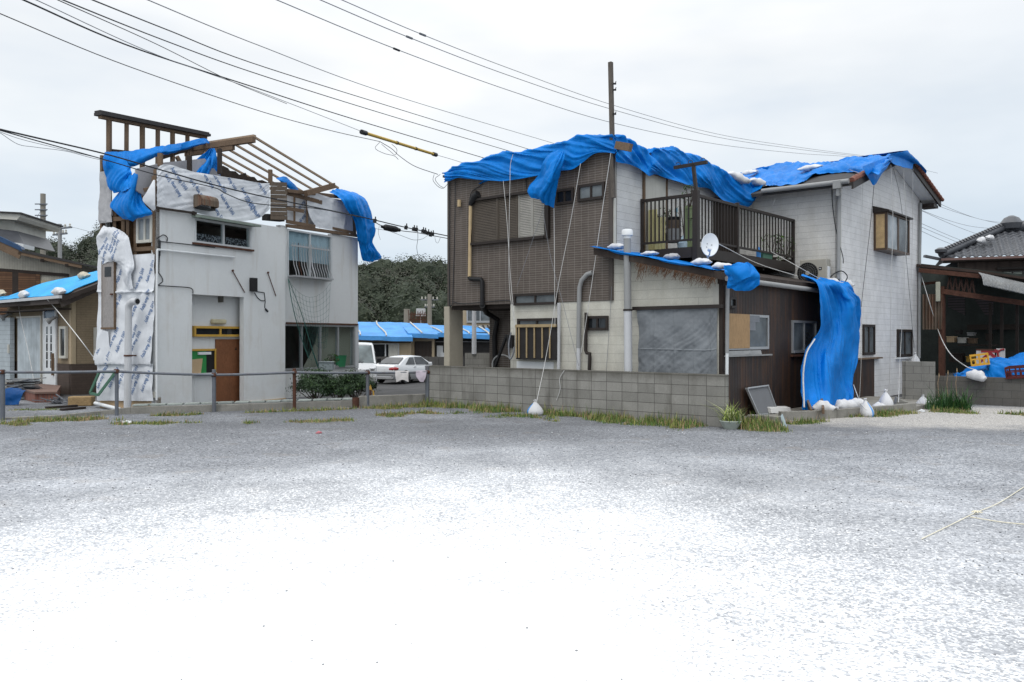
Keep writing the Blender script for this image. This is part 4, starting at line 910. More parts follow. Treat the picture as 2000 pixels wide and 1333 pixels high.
# ================================================================== storm-wrecked white house (left)
K0 = Vector((-8.55, 20.1, 0)); G1 = Vector((.4615, .8872, 0)).normalized(); G2 = Vector((-.8872, .4615, 0)).normalized()
def B3(u, s, z=0): return K0+G1*u+G2*s+Vector((0, 0, z))
FB = Face(K0, G1); FBr = FB.off(-.35); FBs = FB.off(-.14)
WS = 2.05
FL = Face(B3(0, WS), -G2)                     # left flank, u runs 0..WS towards the front corner
ua, ub, uc, ud = FB.u(375), FB.u(476.5), FB.u(557), FBs.u(699)
ZT = 4.9
WH = thing('wrecked_house', 'white stucco house with its roof torn off and bare rafters showing', 'house', B3(3, 1.5))
zl_ = FB.z(376, 575); w1 = (FB.u(379), FB.u(490), FB.z(379, 474), FB.z(379, 426))
mb = MB(); wall_holes(mb, FB, 0, uc, -.2, ZT, [(ua, ub, -.3, zl_), w1], -.16, 0); mb.build('front_wall', M['stucco'], WH)
w2 = (FBs.u(561), FBs.u(648), FBs.z(561, 541), FBs.z(561, 447)); w3 = (FBs.u(557), FBs.u(693), FBs.z(600, 722), FBs.z(600, 634))
mb = MB(); wall_holes(mb, FBs, uc-.05, ud, -.2, 5.0, [(w2[0], w2[1], w2[2], 5.1), (uc+.02, w3[1], w3[2], w3[3])], -.16, 0); mb.build('front_wall', M['stucco'], WH)
mb = MB(); mb.fbox(FBr, ua-.2, ub+.35, -.2, zl_+.3, -.14, 0); mb.build('porch_wall', M['stucco'], WH)
mb = MB(); mb.fbox(FB, 0, ua, -.12, .02, .0, .035); mb.fbox(FB, ub, uc, -.12, .03, 0, .035); mb.build('plinth', M['tan'], WH)
# right end and back walls close the shell
f_e = Face(B3(ud, 0), G2); mb = MB(); mb.fbox(f_e, .145, 4.4, -.2, 5.0, -.16, 0); mb.fbox(Face(B3(ud, 4.4), -G1), 0, ud-2.8, -.2, 4.6, -.15, 0); mb.build('rear_wall', M['stucco'], WH)
mb = MB(); mb.fbox(Face(B3(2.8, 4.4), -G2), 0, 2.2, -.2, 5.0, -.1, 0); mb.fbox(Face(B3(2.8, WS), -G1), 0, 2.7, -.2, 5.2, -.12, -.0); mb.build('rear_wall', M['stucco'], WH)
mb = MB(); mb.prism([B3(.1, .6, 2.55), B3(ud-.17, .6, 2.55), B3(ud-.17, 2, 2.55), B3(.1, 2, 2.55)], (0, 0, .15)); mb.prism([B3(.1, .17, 4.72), B3(ud-.17, .5, 4.72), B3(ud-.17, 4.2, 4.72), B3(2.9, 4.2, 4.72), B3(2.9, 2, 4.72), B3(.1, 2, 4.72)], (0, 0, .1)); mb.build('floor', M['wood_dark'], WH)
mb = MB(); mb.fbox(Face(B3(0, 1.9), G1), .2, ud-.2, -.1, 4.7, -.1, 0); mb.fbox(Face(B3(2.3, .2), G2), .0, 1.7, 2.7, 4.7, -.05, 0); mb.build('room_wall', M['room'], WH)
# timber frame standing on the walls
def beam(name, a, b, w_=.09, h_=.09, m='wood_old', par=WH):
    mb = MB(); mb.bar(a, b, w_, h_); return mb.build(name, M[m], par)
fk = Face(B3(0, WS-.06), G1)        # tall rear stud wall, left part
ut = fk.u(402); ztl, ztr = fk.z(210, 233), fk.z(400, 269)
beam('top_plate', fk.w(-.05, ztl, 0), fk.w(ut, ztr, 0), .12, .07)
mb = MB(); mb.bar(fk.w(-.1, ztl+.07, 0), fk.w(ut+.05, ztr+.07, 0), .3, .07); mb.bar(fk.w(-.1, ztl+.13, -.02), fk.w(ut+.05, ztr+.13, -.02), .22, .05); mb.build('coping', M['roofdark'], WH)
for x, wd in ((213, .13), (246, .065), (278, .13), (307, .075), (337, .12), (366, .09)):
    u = fk.u(x); beam('stud', fk.w(u, 4.7, 0), fk.w(u+(.02 if wd < .08 else 0), ztl+(ztr-ztl)*(u+.05)/(ut+.05)-.035, 0), wd, .09)
beam('lower_plate', fk.w(fk.u(310), fk.z(310, 310), .02), fk.w(ut-.1, fk.z(398, 282), .02), .08, .1, 'wood_dark')
beam('lower_plate', fk.w(fk.u(218), fk.z(222, 295), 0), fk.w(fk.u(255), fk.z(255, 298), 0), .08, .06, 'wood_dark')
# ridge beam with rafters running down to the right-hand eave
RA = FB.off(.28).p(496, 273); zR = RA.z
rb0 = RA-G2*0; rb1 = RA+G2*4.2
beam('ridge_beam', rb0+Vector((0, 0, 0)), rb1, .13, .15)
beam('ridge_board', rb0+Vector((0, 0, .105))+G1*.03, rb1+Vector((0, 0, .105))+G1*.03, .1, .06, 'wood_new')
beam('hanging_beam', rb0+G2*.75-Vector((0, 0, .14)), rb0+G2*2.6-Vector((0, 0, .14)), .1, .12)
RE = FB.off(.28).p(652, 367); slope = (RE.z-zR)/((RE-RA).dot(G1)); LR = (RE-RA).dot(G1)
for k in range(6):
    a = rb0+G2*(.03+.47*k)+Vector((0, 0, .09)); L_ = LR*(1.0 if k < 4 else .93)+.25
    beam('rafter', a, a+G1*L_+Vector((0, 0, slope*L_)), .05, .055, 'wood_new')
ev = RE-Vector((0, 0, .1))-G1*.35
mb = MB(); mb.bar(FB.off(.2).p(597, 378), FB.off(.25).p(652, 363), .14, .16, ); mb.bar(FB.off(.0).p(560, 373), FB.off(-.3).p(690, 388), .12, .1); mb.build('eave_beam', M['wood_old'], WH)
for x, y0, y1 in ((302, 345, 400), (429, 291, 340), (528, 332, 362), (370, 305, 335), (313, 300, 325), (303, 400, 494)):
    f = FB.off(-.08); u, z1 = f.uz(x, y0); beam('post', f.w(u, f.z(x, y1), 0), f.w(u, z1, 0), .1, .1, 'wood_old' if x in (302, 303, 528, 313) else 'wood_dark')
mb = MB(); f = FB.off(-.6); mb.bar(f.p(345, 306), f.p(362, 335), .07, .09); mb.bar(f.p(395, 313), f.p(402, 298), .05, .06); mb.bar(FB.off(-.05).p(282, 372), FB.off(-.05).p(303, 366), .06, .09); mb.build('brace', M['wood_old'], WH)
# torn dark roof boarding left behind the wrap
f = FB.off(-.7); mb = MB(); pts = [(425, 372), (425, 333), (436, 324), (446, 329), (449, 334), (460, 335), (468, 342), (480, 338), (483, 345), (497, 346), (503, 353), (512, 352), (524, 357), (524, 372)]
mb.prism([f.p(*p) for p in reversed(pts)], -f.n*.06); mb.build('torn_boarding', plain('torn_roof_board', (.035, .026, .02), .9, .4, 6, .5), WH)
mb = MB(); f = FB.off(-.3); mb.prism([f.p(*p) for p in ((266, 372), (300, 395), (432, 372), (432, 345), (400, 310), (318, 318), (266, 330))], -f.n*.05); mb.build('back_lining', plain('grey_lining', (.30, .30, .32), .8), WH)
# printed house wrap: white sheet with rows of blue lettering
def lettering(txt):
    c = bpy.data.curves.new('lettering', 'FONT'); c.body = txt; c.size = 1; c.offset = .03; c.align_x = 'CENTER'; c.align_y = 'CENTER'; c.resolution_u = 1
    o = bpy.data.objects.new('lettering', c); COL.objects.link(o)
    me = bpy.data.meshes.new_from_object(o.evaluated_get(bpy.context.evaluated_depsgraph_get()))
    V = [v.co.copy() for v in me.vertices]; Fc = [tuple(p.vertices) for p in me.polygons]
    bpy.data.objects.remove(o); bpy.data.curves.remove(c); bpy.data.meshes.remove(me)
    return V, Fc
bpy.context.view_layer.update()
TXT = lettering('Asahi wrap 5000')
from mathutils.bvhtree import BVHTree
def wrap_sheet(name, P, fc, marks, parent, size=.16, mat='wrap', label=None):
    """marks: (pixel x, pixel y, angle in the wall plane) of each printed line"""
    mb = MB(); mb.sheet(P, .004)
    bv = BVHTree.FromPolygons([Vector(v) for v in mb.v], mb.f)
    mb.cur = 1
    for x, y, a in marks:
        c = fc.p(x, y); ca, sa = math.cos(a), math.sin(a); vs = []; ok = True
        for v in TXT[0]:
            q = c+fc.e*(v.x*.56*ca-v.y*sa)*size+Vector((0, 0, (v.x*.56*sa+v.y*ca)*size))
            h = bv.ray_cast(q+fc.n*1.0, -fc.n, 3)
            vs.append(h[0]+fc.n*.006 if h[0] is not None else None)
        fs = [f for f in TXT[1] if all(vs[i] is not None for i in f)]
        vs = [v if v is not None else Vector(c) for v in vs]
        mb.add(vs, fs)
    o = mb.build(name, [M[mat], M['ink']], parent, True)
    if label: o['label'] = label
    return o
f = FB.off(.05)
tp = [(306, 330), (318, 322), (340, 324), (375, 335), (420, 343), (470, 351), (508, 358), (526, 358)]
bt = [(306, 403), (318, 407), (345, 411), (376, 415), (420, 424), (470, 432), (508, 425), (527, 408)]
P = grid([[f.p(*p) for p in tp], [f.p((a[0]+b[0])/2, (a[1]+b[1])/2, .012) for a, b in zip(tp, bt)], [f.p(*p) for p in bt]], 90, 40)
P = wrinkle(P, .028, 3.2, 2, .012, (.8, 1), 13)
dn = -R(47)
wrap_sheet('house_wrap', P, f, [(337, 363, dn+math.pi), (349, 350, dn), (385, 372, dn+math.pi), (427, 357, dn), (448, 352, dn), (443, 400, dn), (424, 414, dn), (489, 404, dn), (497, 412, dn+math.pi), (507, 361, dn), (484, 387, dn), (402, 347, dn)], WH, .17)
mb = MB(); mb.sheet(wrinkle(grid([[FB.off(.02).p(300, 352), FB.off(.1).p(303, 352)], [FB.off(.02).p(286, 376), FB.off(.12).p(303, 385)], [FB.off(.02).p(279, 392), FB.off(.12).p(303, 400)], [FB.off(.05).p(300, 413), FB.off(.1).p(304, 408)]], 14, 30), .02, 3, 4), .004); mb.build('torn_wrap', M['wrap'], WH, True)
f = FB.off(.12); mb = MB(); mb.bar(f.p(305, 406), f.p(376, 416), .05, .05); mb.bar(f.p(376, 416), f.p(383, 419), .05, .09); mb.build('wrap_batten', M['wood_dark'], WH)
# planked bay and the open stud bay right of it
f = FB.off(.02); mb = MB()
for k in range(9): y = 356+8.2*k; mb.prism([f.p(x, yy) for x, yy in ((528, y+7.6), (559, y+8.6), (559, y+1.0), (528, y))], f.n*(.03+.008*(k % 3)))
mb.build('planking', M['board'], WH)
mb = MB(); f = FB.off(-.02); mb.prism([f.p(*p) for p in ((522, 430), (556, 433), (556, 420), (522, 418))], -f.n*.2); mb.build('gap', M['dark'], WH)
f = FBs.off(-.12)
mb = MB(); tp = [(560, 376), (600, 381), (640, 386), (685, 396)]; bt = [(558, 436), (600, 441), (640, 446), (690, 456)]
wrap_sheet('house_wrap', wrinkle(grid([[f.p(*p) for p in tp], [f.p(*p) for p in bt]], 40, 20), .015, 2, 6), f, [(591, 397, R(48)), (592, 424, R(48)), (638, 440, R(48))], WH, .18)
f = FBs.off(.0)
for x in (575, 600, 625, 665): u, z1 = f.uz(x, 380+(x-575)*.12); beam('stud', f.w(u, f.z(x, 437+(x-575)*.17), 0), f.w(u, z1, 0), .055, .05)
mb = MB(); mb.bar(f.p(560, 377, .06), f.p(628, 396, .06), .05, .12); mb.bar(f.p(559, 407, .06), f.p(593, 413, .06), .05, .1); mb.bar(f.p(560, 433, .06), f.p(615, 443, .06), .05, .1); mb.bar(f.p(560, 441, .03), f.p(698, 461, .03), .1, .09); mb.bar(f.p(648, 446, .06), f.p(690, 455, .06), .06, .08); mb.bar(f.p(668, 391, .05), f.p(692, 428, .05), .04, .07); mb.build('rail', M['wood_old'], WH)
f = FBs.off(.07); P = wrinkle(grid([[f.p(600, 372), f.p(640, 385), f.p(668, 391)], [f.p(600, 400), f.p(640, 415), f.p(676, 415)], [f.p(604, 424), f.p(640, 440), f.p(672, 446)], [f.p(618, 444), f.p(648, 450), f.p(686, 458)]], 40, 40), .04, 2.2, 9)
mb = MB(); mb.sheet(P, .004); mb.build('torn_wrap', M['wrap'], WH, True)
mb = MB(); f = FBs.off(-.3); mb.prism([f.p(*p) for p in ((672, 455), (696, 460), (696, 405), (672, 400))], -f.n*.05); mb.build('gap', M['wood_dark'], WH)
# left flank: studs above, printed wrap below, plinth
f = FL; zp = .32
mb = MB(); mb.fbox(f, 0, WS, -.2, zp, -.14, -.0); mb.build('plinth', M['tan'], WH)
mb = MB(); mb.fbox(f, -.02, WS, zp, zp+.14, -.02, .05); mb.build('base_flashing', M['offwhite'], WH)
mb = MB(); mb.fbox(f, 0, WS-.1, zp+.14, f.z(230, 500), -.14, 0); mb.build('side_wall', M['white'], WH)
mb = MB(); mb.fbox(f, 0, .07, 3.6, f.z(200, 303), -.1, .0); mb.build('corner_post', M['wood_old'], WH); mb = MB(); mb.fbox(f, WS-.1, WS, 3.3, FB.z(303, 330), -.1, 0); mb.build('corner_post', M['wood_old'], WH)
for x in (221, 238, 247, 262): u = f.u(x); beam('stud', f.w(u, f.z(x, 500), -.05), f.w(u, f.z(x, 400), -.05), .07, .08, 'wood_old')
mb = MB(); mb.fbox(f, .08, WS-.1, f.z(230, 500)-.1, 5.3, -.5, -.4); mb.build('inner_board', plain('inner_board', (.15, .08, .035), .85, .4, 3, .3, 30, grain=(20, 20, 1)), WH)
mb = MB(); mb.fbox(f, 0, WS-.1, f.z(230, 432), f.z(230, 424), -.08, .02); mb.fbox(f, .8, WS-.1, f.z(285, 490), f.z(285, 482), -.08, .0); mb.build('cross_rail', M['wood_old'], WH)
winpx(WH, f, 269, 424, 476, 299.5, fm='offwhite', gm='pglass', n=2, fw=.07, name='window')
P = wrinkle(grid([[f.w(.05+.12*k, z, .02+.05*rnd.random()) for k in range(5)] for z in (f.z(210, 335), f.z(210, 380), f.z(210, 425), f.z(210, 436))], 30, 40), .04, 2.5, 3); mb = MB(); mb.sheet(P, .004); mb.build('torn_wrap', plain('dirty_wrap', (.36, .36, .37), .6, .2, 3, .3, 20), WH, True)
P = grid([[f.w(WS*t-.02, f.z(200+100*t, yy), .03+b) for t in np.linspace(0, 1, 6)] for yy, b in ((498, 0), (560, .01), (571, .05), (578, 0), (640, .03), (707, .09), (712, .02), (745, .05), (783, .03))], 60, 90)
P = wrinkle(P, .03, 3.2, 7, .014, (1, .6), 10)
up = R(62)
wrap_sheet('house_wrap', P, FL.off(.05), [(x, y, up) for x, y in ((292, 530), (272, 545), (235, 532), (285, 586), (262, 603), (228, 596), (292, 610), (225, 660), (238, 668), (201, 672), (262, 655), (268, 668), (290, 678), (200, 740), (223, 738), (236, 745), (262, 735), (266, 750), (288, 745), (212, 706))], WH, .15)
# loose flap of wrap over the flank
ff = FL.off(.12)
P = grid([crom(np.array([tuple(q_) for q_ in r_]), 9) for r_ in [[ff.p(203, 441, -.06), ff.p(213, 446, -.05), ff.p(222, 444, -.05), ff.p(238, 452, -.05), ff.p(250, 462, -.03)], [ff.p(195, 455), ff.p(208, 455, .02), ff.p(221, 453, .03), ff.p(238, 460, .04), ff.p(251, 466)], [ff.p(190, 470), ff.p(212, 470), ff.p(236, 475, .08), ff.p(253, 468)], [ff.p(194, 500), ff.p(214, 500, .05), ff.p(240, 505, .1), ff.p(259, 500)], [ff.p(198, 517), ff.p(222, 508), ff.p(243, 520, .12), ff.p(262, 523)], [ff.p(199, 516), ff.p(224, 507), ff.p(246, 540, .12), ff.p(255, 540)], [ff.p(200, 515), ff.p(226, 506), ff.p(248, 560), ff.p(263, 564)]]], 50, 60)
wrap_sheet('house_wrap', wrinkle(P, .035, 3.4, 12, .02, (1, .4), 5), ff, [(200, 483, R(50)), (206, 497, R(65)), (228, 475, R(62)), (222, 470, R(62)), (232, 490, R(60))], WH, .15)
P = grid([[ff.p(182, 700), ff.p(198, 650), ff.p(212, 648)], [ff.p(184, 704), ff.p(200, 690), ff.p(215, 680)], [ff.p(198, 709), ff.p(210, 709), ff.p(222, 708)]], 20, 20); mb = MB(); mb.sheet(wrinkle(P, .02, 2, 2), .004); mb.build('torn_wrap', M['wrap'], WH, True)
# narrow weathered door leaf on the flank
ff = FL.off(.07); u0, z0 = ff.uz(203, 640); u1, z1 = ff.uz(226, 511)
mb = MB(); mb.fbox(ff, u0, u1, z0, z1, 0, .05); dr = mb.build('shutter_door', plain('grey_weathered_door', (.33, .31, .30), .8, .15, 3, .2, 40, grain=(22, 22, 1.2), stain=(.2, .16, .13), streak=.5), WH)
mb = MB(); mb.fbox(ff, u0+.1, u1-.1, ff.z(215, 541), ff.z(215, 522), .05, .058); mb.build('pane', M['dglass'], dr)
mb = MB(); mb.fbox(ff, u0-.015, u0, z0, z1+.02, 0, .06); mb.fbox(ff, u1, u1+.015, z0, z1+.02, 0, .06); mb.fbox(ff, u0-.03, u1+.03, z0-.05, z0, 0, .07); mb.build('frame', M['wood_old'], dr)
mb = MB(); mb.fbox(ff, u1-.1, u1-.03, ff.z(220, 577), ff.z(220, 574), .05, .09); mb.build('handle', M['rusty'], dr)
# corner pipe and wall pipes
f = FB.off(.06); mb = MB(); mb.tube([f.p(306, 782), f.p(306, 600), f.p(307, 489), f.p(308, 488), f.p(458, 503)], .027, 8); mb.build('conduit', M['white'], WH, True)
mb = MB(); f = FB.off(.03)
for pts in (((306, 467), (312, 463), (320, 459), (327, 465), (326, 472)), ((311, 468), (312, 490), (310, 520), (308, 530), (315, 540), (318, 550), (309, 557)), ((307, 558), (340, 560), (368, 562), (376, 566), (377, 574)), ((312, 472), (360, 477), (420, 484))):
    mb = MB(); mb.tube(crom(np.array([tuple(f.p(*p)) for p in pts]), 14), .012, 5); mb.build('wire', M['wire'], WH, True)
mb = MB(); mb.tube([f.p(312, 470), f.p(311, 500)], .03, 6); mb.build('wire', M['wire'], WH, True)
mb = MB(); f = FB.off(.02)
for a, b in (((454, 529), (478, 572)), ((523, 533), (539, 579))): mb.tube([f.p(*a), f.p(*b)], .012, 5); mb.lathe([(.03, 0), (.03, .03)], f.p(*a), 8, f.n)
mb.build('iron_pin', M['rusty'], WH)
f = FB.off(.01); u0, z1 = f.uz(487, 543); u1, z0 = f.uz(497, 570)
mb = MB(); mb.fbox(f, u0, u1, z0, z1, 0, .12); bx = mb.build('switch_box', M['black'], WH, bevel=.008)
mb = MB(); mb.tube([f.p(*p) for p in ((497, 569), (516, 572), (518, 588))], .012, 5); mb.tube(crom(np.array([tuple(f.p(*p)) for p in ((497, 572), (504, 583), (512, 588), (518, 588), (517, 600), (520, 608))]), 12), .012, 5); mb.tube([f.p(518, 604), f.p(523, 609)], .03, 6); mb.build('wire', M['wire'], bx)
# windows
win(WH, FB, *w1, fm='alu_white', gm='glass', n=2, fw=.05, d1=.03, gd=-.03)
f = FB.off(-.16); mb = MB(); n = 120
P = wrinkle(grid([[FB.w(w1[0]+.04+(w1[1]-w1[0]-.08)*t, z, -.09) for t in np.linspace(0, 1, 4)] for z in (w1[2]+(w1[3]-w1[2])*.42, w1[2]+.03)], 40, 10), .015, 3, 2); mb.sheet(P, .004)
t = NT('patterned_curtain', .9); v = t.co('Object'); t.col(t.ramp(t.noise(v, 26, 2), [(.5, (.025, .024, .03)), (.56, (.34, .33, .36))])); mb.build('half_curtain', t.m, WH, True)
mb = MB(); mb.fbox(FB, w1[0]-.06, w1[1]+.06, w1[2]-.05, w1[2], 0, .07); mb.build('window_sill', M['rusty'], WH)
f = FB.off(.02); mb = MB(); mb.hexa([FB.w(w1[0]-.08, w1[3]+.01, .005), FB.w(w1[1]+.06, w1[3]+.01, .005), FB.w(w1[1]+.06, w1[3]-.02, .32), FB.w(w1[0]-.08, w1[3]-.02, .32), FB.w(w1[0]-.08, w1[3]+.10, .005), FB.w(w1[1]+.06, w1[3]+.10, .005), FB.w(w1[1]+.06, w1[3]+.035, .32), FB.w(w1[0]-.08, w1[3]+.035, .32)]); mb.build('window_canopy', plain('green_canopy', (.19, .23, .20), .7, .2, 5, .2, stain=(.10, .05, .03), streak=.8), WH)
win(WH, FBs, *w2, fm='alu_white', gm='glass', n=2, fw=.05, d1=.02, gd=-.04, curtain=(w2[0], w2[1], w2[2]+(w2[3]-w2[2])*.36, w2[3]-.02, 'curtain', .015, .05))
win(WH, FBs, uc+.02, w3[1], w3[2], w3[3], fm='alu', gm='glass', n=4, fw=.055, d1=.03, gd=-.04)
mb = MB(); P = grid([[B3(w3[1]-1.25, .55, w3[3]-.05), B3(w3[1]-.8, .45, w3[3]-.03), B3(w3[1]+.05, .35, w3[3]-.03)], [B3(w3[1]-1.5, .6, 1.4), B3(w3[1]-.9, .45, 1.2), B3(w3[1]+.05, .35, 1.1)], [B3(w3[1]-2.1, .7, .5), B3(w3[1]-1.0, .5, .3), B3(w3[1]+.05, .35, .2)]], 50, 20); mb.sheet(wrinkle(P, .01, 2, 1, .02, None, 9), .004); mb.build('curtain', M['curtain_tan'], WH, True)
mb = MB(); mb.fbox(FBs, w3[0]+.02, w3[1]+.1, w3[3], w3[3]+.05, 0, .07); mb.build('window_head', M['rusty'], WH)
mb = MB(); mb.fbox(FBs, w3[1], ud, w3[2]-.04, w3[3], .002, .03); mb.build('window_jamb', M['alu_white'], WH)
# bulging guard rail of the upper window
f = FBs.off(.12); gr = []
u0, u1 = w2[0]+.02, FBs.off(.3).u(652); zt_, zb_ = FBs.z(561, 478), FBs.z(561, 538)
mb = MB(); mb.fbox(FBs, u0, u1, zt_-.05, zt_, .12, .16); mb.fbox(FBs, u1-.05, u1, zt_-.02, zt_+.02, 0, .12); gd_ = mb.build('window_guard', M['alu'], WH)
mb = MB(); mb.fbox(FBs, u0, u1, zb_-.05, zb_, .02, .3); mb.build('guard_base', M['alu'], gd_)
n = 15
for k in range(n):
    u = u0+.06+(u1-u0-.1)*k/(n-1)
    mb = MB(); mb.tube([FBs.w(u, zt_+.07, .14), FBs.w(u, zt_-.25, .14), FBs.w(u, zb_+.3, .18), FBs.w(u+.0, zb_+.1, .26), FBs.w(u, zb_-.05, .29)], .011 if k != 7 else .025, 6); mb.build('guard_bar', M['alu'] if k != 2 else M['rusty'], gd_, True)
# recessed entrance: plywood sheet, yellow transom, hatch with a green room behind, lamp
f = FBr; u0, z1 = f.uz(419.5, 663); u1 = f.u(474.5)
mb = MB(); mb.fbox(f, u0, u1, -.12, z1, .01, .035); pl = mb.build('plywood_door', M['ply'], WH)
mb = MB(); c = f.p(458.5, 681); mb.prism([c+f.e*a+f.n*.036+Vector((0, 0, b)) for a, b in ((-.03, -.04), (.03, -.04), (.01, .05))], f.n*.004); mb.build('mark', M['black'], pl)
u0, z1 = f.uz(376, 637); u1, z0 = f.u(476), f.z(376, 658)
tf = win(WH, f.off(.03), u0-.02, u1, z0, z1, fm='yellow', gm='dglass', n=2, fw=.06, d1=.06, name='transom_window')
u0, z1 = f.uz(373, 686); u1, z0 = f.uz(418, 728)
mb = MB(); mb.fbox(f, u0-.04, u1+.04, z1, z1+.05, .0, .045); mb.fbox(f, u1, u1+.035, z0, z1, 0, .045); ht = mb.build('hatch', M['yellow'], WH)
mb = MB(); mb.fbox(f, u0, u1-.27, z0, z1, .004, .012); mb.build('green_panel', M['green'], ht)
mb = MB(); mb.fbox(f, u1-.27, u1, z0, z1, .004, .012); mb.build('dark_gap', M['black'], ht)
mb = MB(); mb.prism([f.w(u0, z0, .013), f.w(u0+.3, z0, .013), f.w(u0+.36, z0+.38, .013), f.w(u0, z0+.36, .013)], f.n*.012); mb.build('leaning_board', M['tan'], ht)
mb = MB(); mb.fbox(f, u0+.2, u0+.62, z1-.1, z1-.03, .013, .05); mb.build('tube_lamp', M['white'], ht)
mb = MB(); mb.fbox(f, u0-.05, u1+.0, z0-.06, z0, 0, .1); mb.build('hatch_sill', M['white'], ht)
a, b = f.p(410, 628), f.p(437, 629); mb = MB(); mb.bar(a+f.n*.06, b+f.n*.06, .12, .12); mb.build('porch_lamp', plain('cream_lamp_cover', (.50, .45, .30), .5), WH, bevel=.03)
# rusty vent hood on the wrap
f = FB.off(.08); u0, z1 = f.uz(378, 381); u1, z0 = f.uz(412, 412)
vh = thing('vent_hood', 'rusty ribbed metal vent hood on the white printed wrap', 'vent', f.w((u0+u1)/2, z0))
pr = [(0, z1), (.16, z1), (.24, z1-.05), (.27, z1-.12), (.27, z0+.06)]; rows = []
n = 25
for d, z in pr: rows.append([f.w(u0+(u1-u0)*k/(n-1), z, d+(.012 if k % 4 < 2 else 0)) for k in range(n)])
mb = MB(); mb.sheet(np.array([[tuple(p) for p in r] for r in rows]), .006); mb.build('hood', M['rust'], vh)
mb = MB()
for u in (u0, u1-.01): mb.prism([f.w(u, z0, 0), f.w(u, z0+.06, .265), f.w(u, z1-.12, .265), f.w(u, z1-.05, .235), f.w(u, z1-.01, .155), f.w(u, z1-.01, 0)], f.e*.01)
mb.build('side_plate', M['rust'], vh); mb = MB(); mb.fbox(f, u0+.03, u1-.03, z0-.02, z0+.02, 0, .2); mb.build('opening', M['black'], vh)
# white vent stack standing by the flank
q = FL.off(.35); a, b = q.p(249, 800), q.p(251, 606)
vs_ = thing('vent_stack', 'white vent stack with bent top and rusty clamp before the printed wrap', 'pipe', (a.x, a.y, 0))
mb = MB(); mb.tube([Vector((a.x, a.y, 0)), b, q.p(251, 600), q.p(254, 593), q.p(260, 589), q.p(268, 589)], [.085, .08, .085, .085, .085, .085], 14); mb.build('pipe', M['pvc_pale'], vs_, True)
mb = MB(); mb.lathe([(.095, -.02), (.095, .02)], q.p(250, 695), 14); mb.bar(q.p(250, 695)-FL.n*.09, q.p(250, 695)-FL.n*.3, .03, .03); mb.build('clamp', M['rusty'], vs_)
mb = MB(); mb.lathe([(.06, 0), (.06, .012)], q.p(268.4, 589), 12, FL.e); mb.build('mouth', M['black'], vs_)

# ================================================================== beige bungalow at the left edge
CB = Vector((-13.53, 25.7, 0))
def D3(u, s, z=0): return CB+E1*u+E2*s+Vector((0, 0, z))
FD = Face(CB, E1); FDs = Face(CB, E2)
BG = thing('bungalow', 'small beige tiled bungalow with dark brick base at the left edge', 'house', D3(-2, 2))
mb = MB(); mb.fbox(FD, -5.5, 0, .95, 3.0, -.14, 0); mb.prism([FDs.w(.01, .95), FDs.w(5, .95), FDs.w(5, 5.3), FDs.w(.01, 2.95)], -FDs.n*.14); mb.build('wall', M['beige_brick'], BG)
mb = MB(); mb.fbox(FD, -5.5, 0, -.1, .945, -.14, .02); mb.fbox(FDs, -.02, 5, -.1, .945, -.14, .02); mb.build('base', M['brown_brick'], BG)
mb = MB(); mb.fbox(FD, -.12, 0, .95, 2.95, .0, .02); mb.fbox(FDs, 0, .12, .95, 3.0, 0, .02); mb.build('corner_trim', M['beige'], BG)
EC = D3(.4, -.5, 2.99); sr = .5
PD = Plane(EC, (Vector((0, 0, 1))-E2*sr))
out_ = [(-60, 597), (120, 579), (200, 549), (235, 533), (235, 519), (197, 530), (80, 556), (5, 583), (-60, 592)]
mb = MB(); mb.prism([PD.p(x, y)+Vector((0, 0, -.03)) for x, y in out_], (0, 0, -.14)); mb.build('roof', M['wood_dark'], BG)
mb = MB(); a, b = EC+Vector((0, 0, -.16)), EC+E2*3.2+Vector((0, 0, -.16+1.6)); mb.bar(a, b, .06, .34); mb.bar(a+Vector((0, 0, .02))-E1*5.5, a+Vector((0, 0, .02)), .06, .14); mb.build('fascia', plain('grey_fascia', (.085, .07, .062), .8, .25, 4, .3), BG)
mb = MB(); mb.hexa([D3(-5.5, -.45, 2.62), D3(.0, -.45, 2.62), D3(0, 0.02, 2.62), D3(-5.5, .02, 2.62), D3(-5.5, -.45, 2.66), D3(0, -.45, 2.66), D3(0, .02, 2.66), D3(-5.5, .02, 2.66)]); mb.build('soffit', M['wood_dark'], BG)
mb = MB(); q = FD.off(.58); mb.bar(q.p(-60, 595), q.p(118, 580), .09, .09); mb.build('gutter', M['pvc_pale'], BG)
# front door, shutters, windows
f = FD.off(.03); u0, z1 = f.uz(86, 603); u1 = f.u(111); zb = f.z(97, 762)
mb = MB(); mb.fbox(f, u0, u0+.07, zb, z1, -.02, .04); mb.fbox(f, u1-.07, u1, zb, z1, -.02, .04); mb.fbox(f, u0+.07, u1-.07, z1-.07, z1, -.02, .04); zt_ = f.z(97, 626); mb.fbox(f, u0+.07, u1-.07, zt_, zt_+.07, -.02, .04); df = mb.build('door', M['white'], BG)
mb = MB(); mb.fbox(f, u0+.07, u1-.07, zt_+.07, z1-.07, .0, .012); mb.build('fanlight', plain('blue_pane', (.02, .07, .14), .2, spec=.5), df)
mb = MB(); mb.fbox(f, u0+.07, u1-.07, zb, zt_, -.01, .02)
mb.build('door_leaf', M['white'], df, bevel=.004)
mb = MB()
for c0 in (.18, .56):
    a = u0+.07+(u1-u0-.14)*c0
    for k in range(5): z = zt_-.2-.27*k; mb.fbox(f, a, a+.13, z-.24, z, .02, .024)
mb.build('pane', M['dglass'], df)
mb = MB(); mb.fbox(f, u1-.24, u1-.16, zt_-1.75, zt_-1.05, .021, .08); mb.fbox(f, u1-.13, u1-.09, zt_-1.7, zt_-1.2, .021, .06); mb.build('handle', M['wood_old'], df)
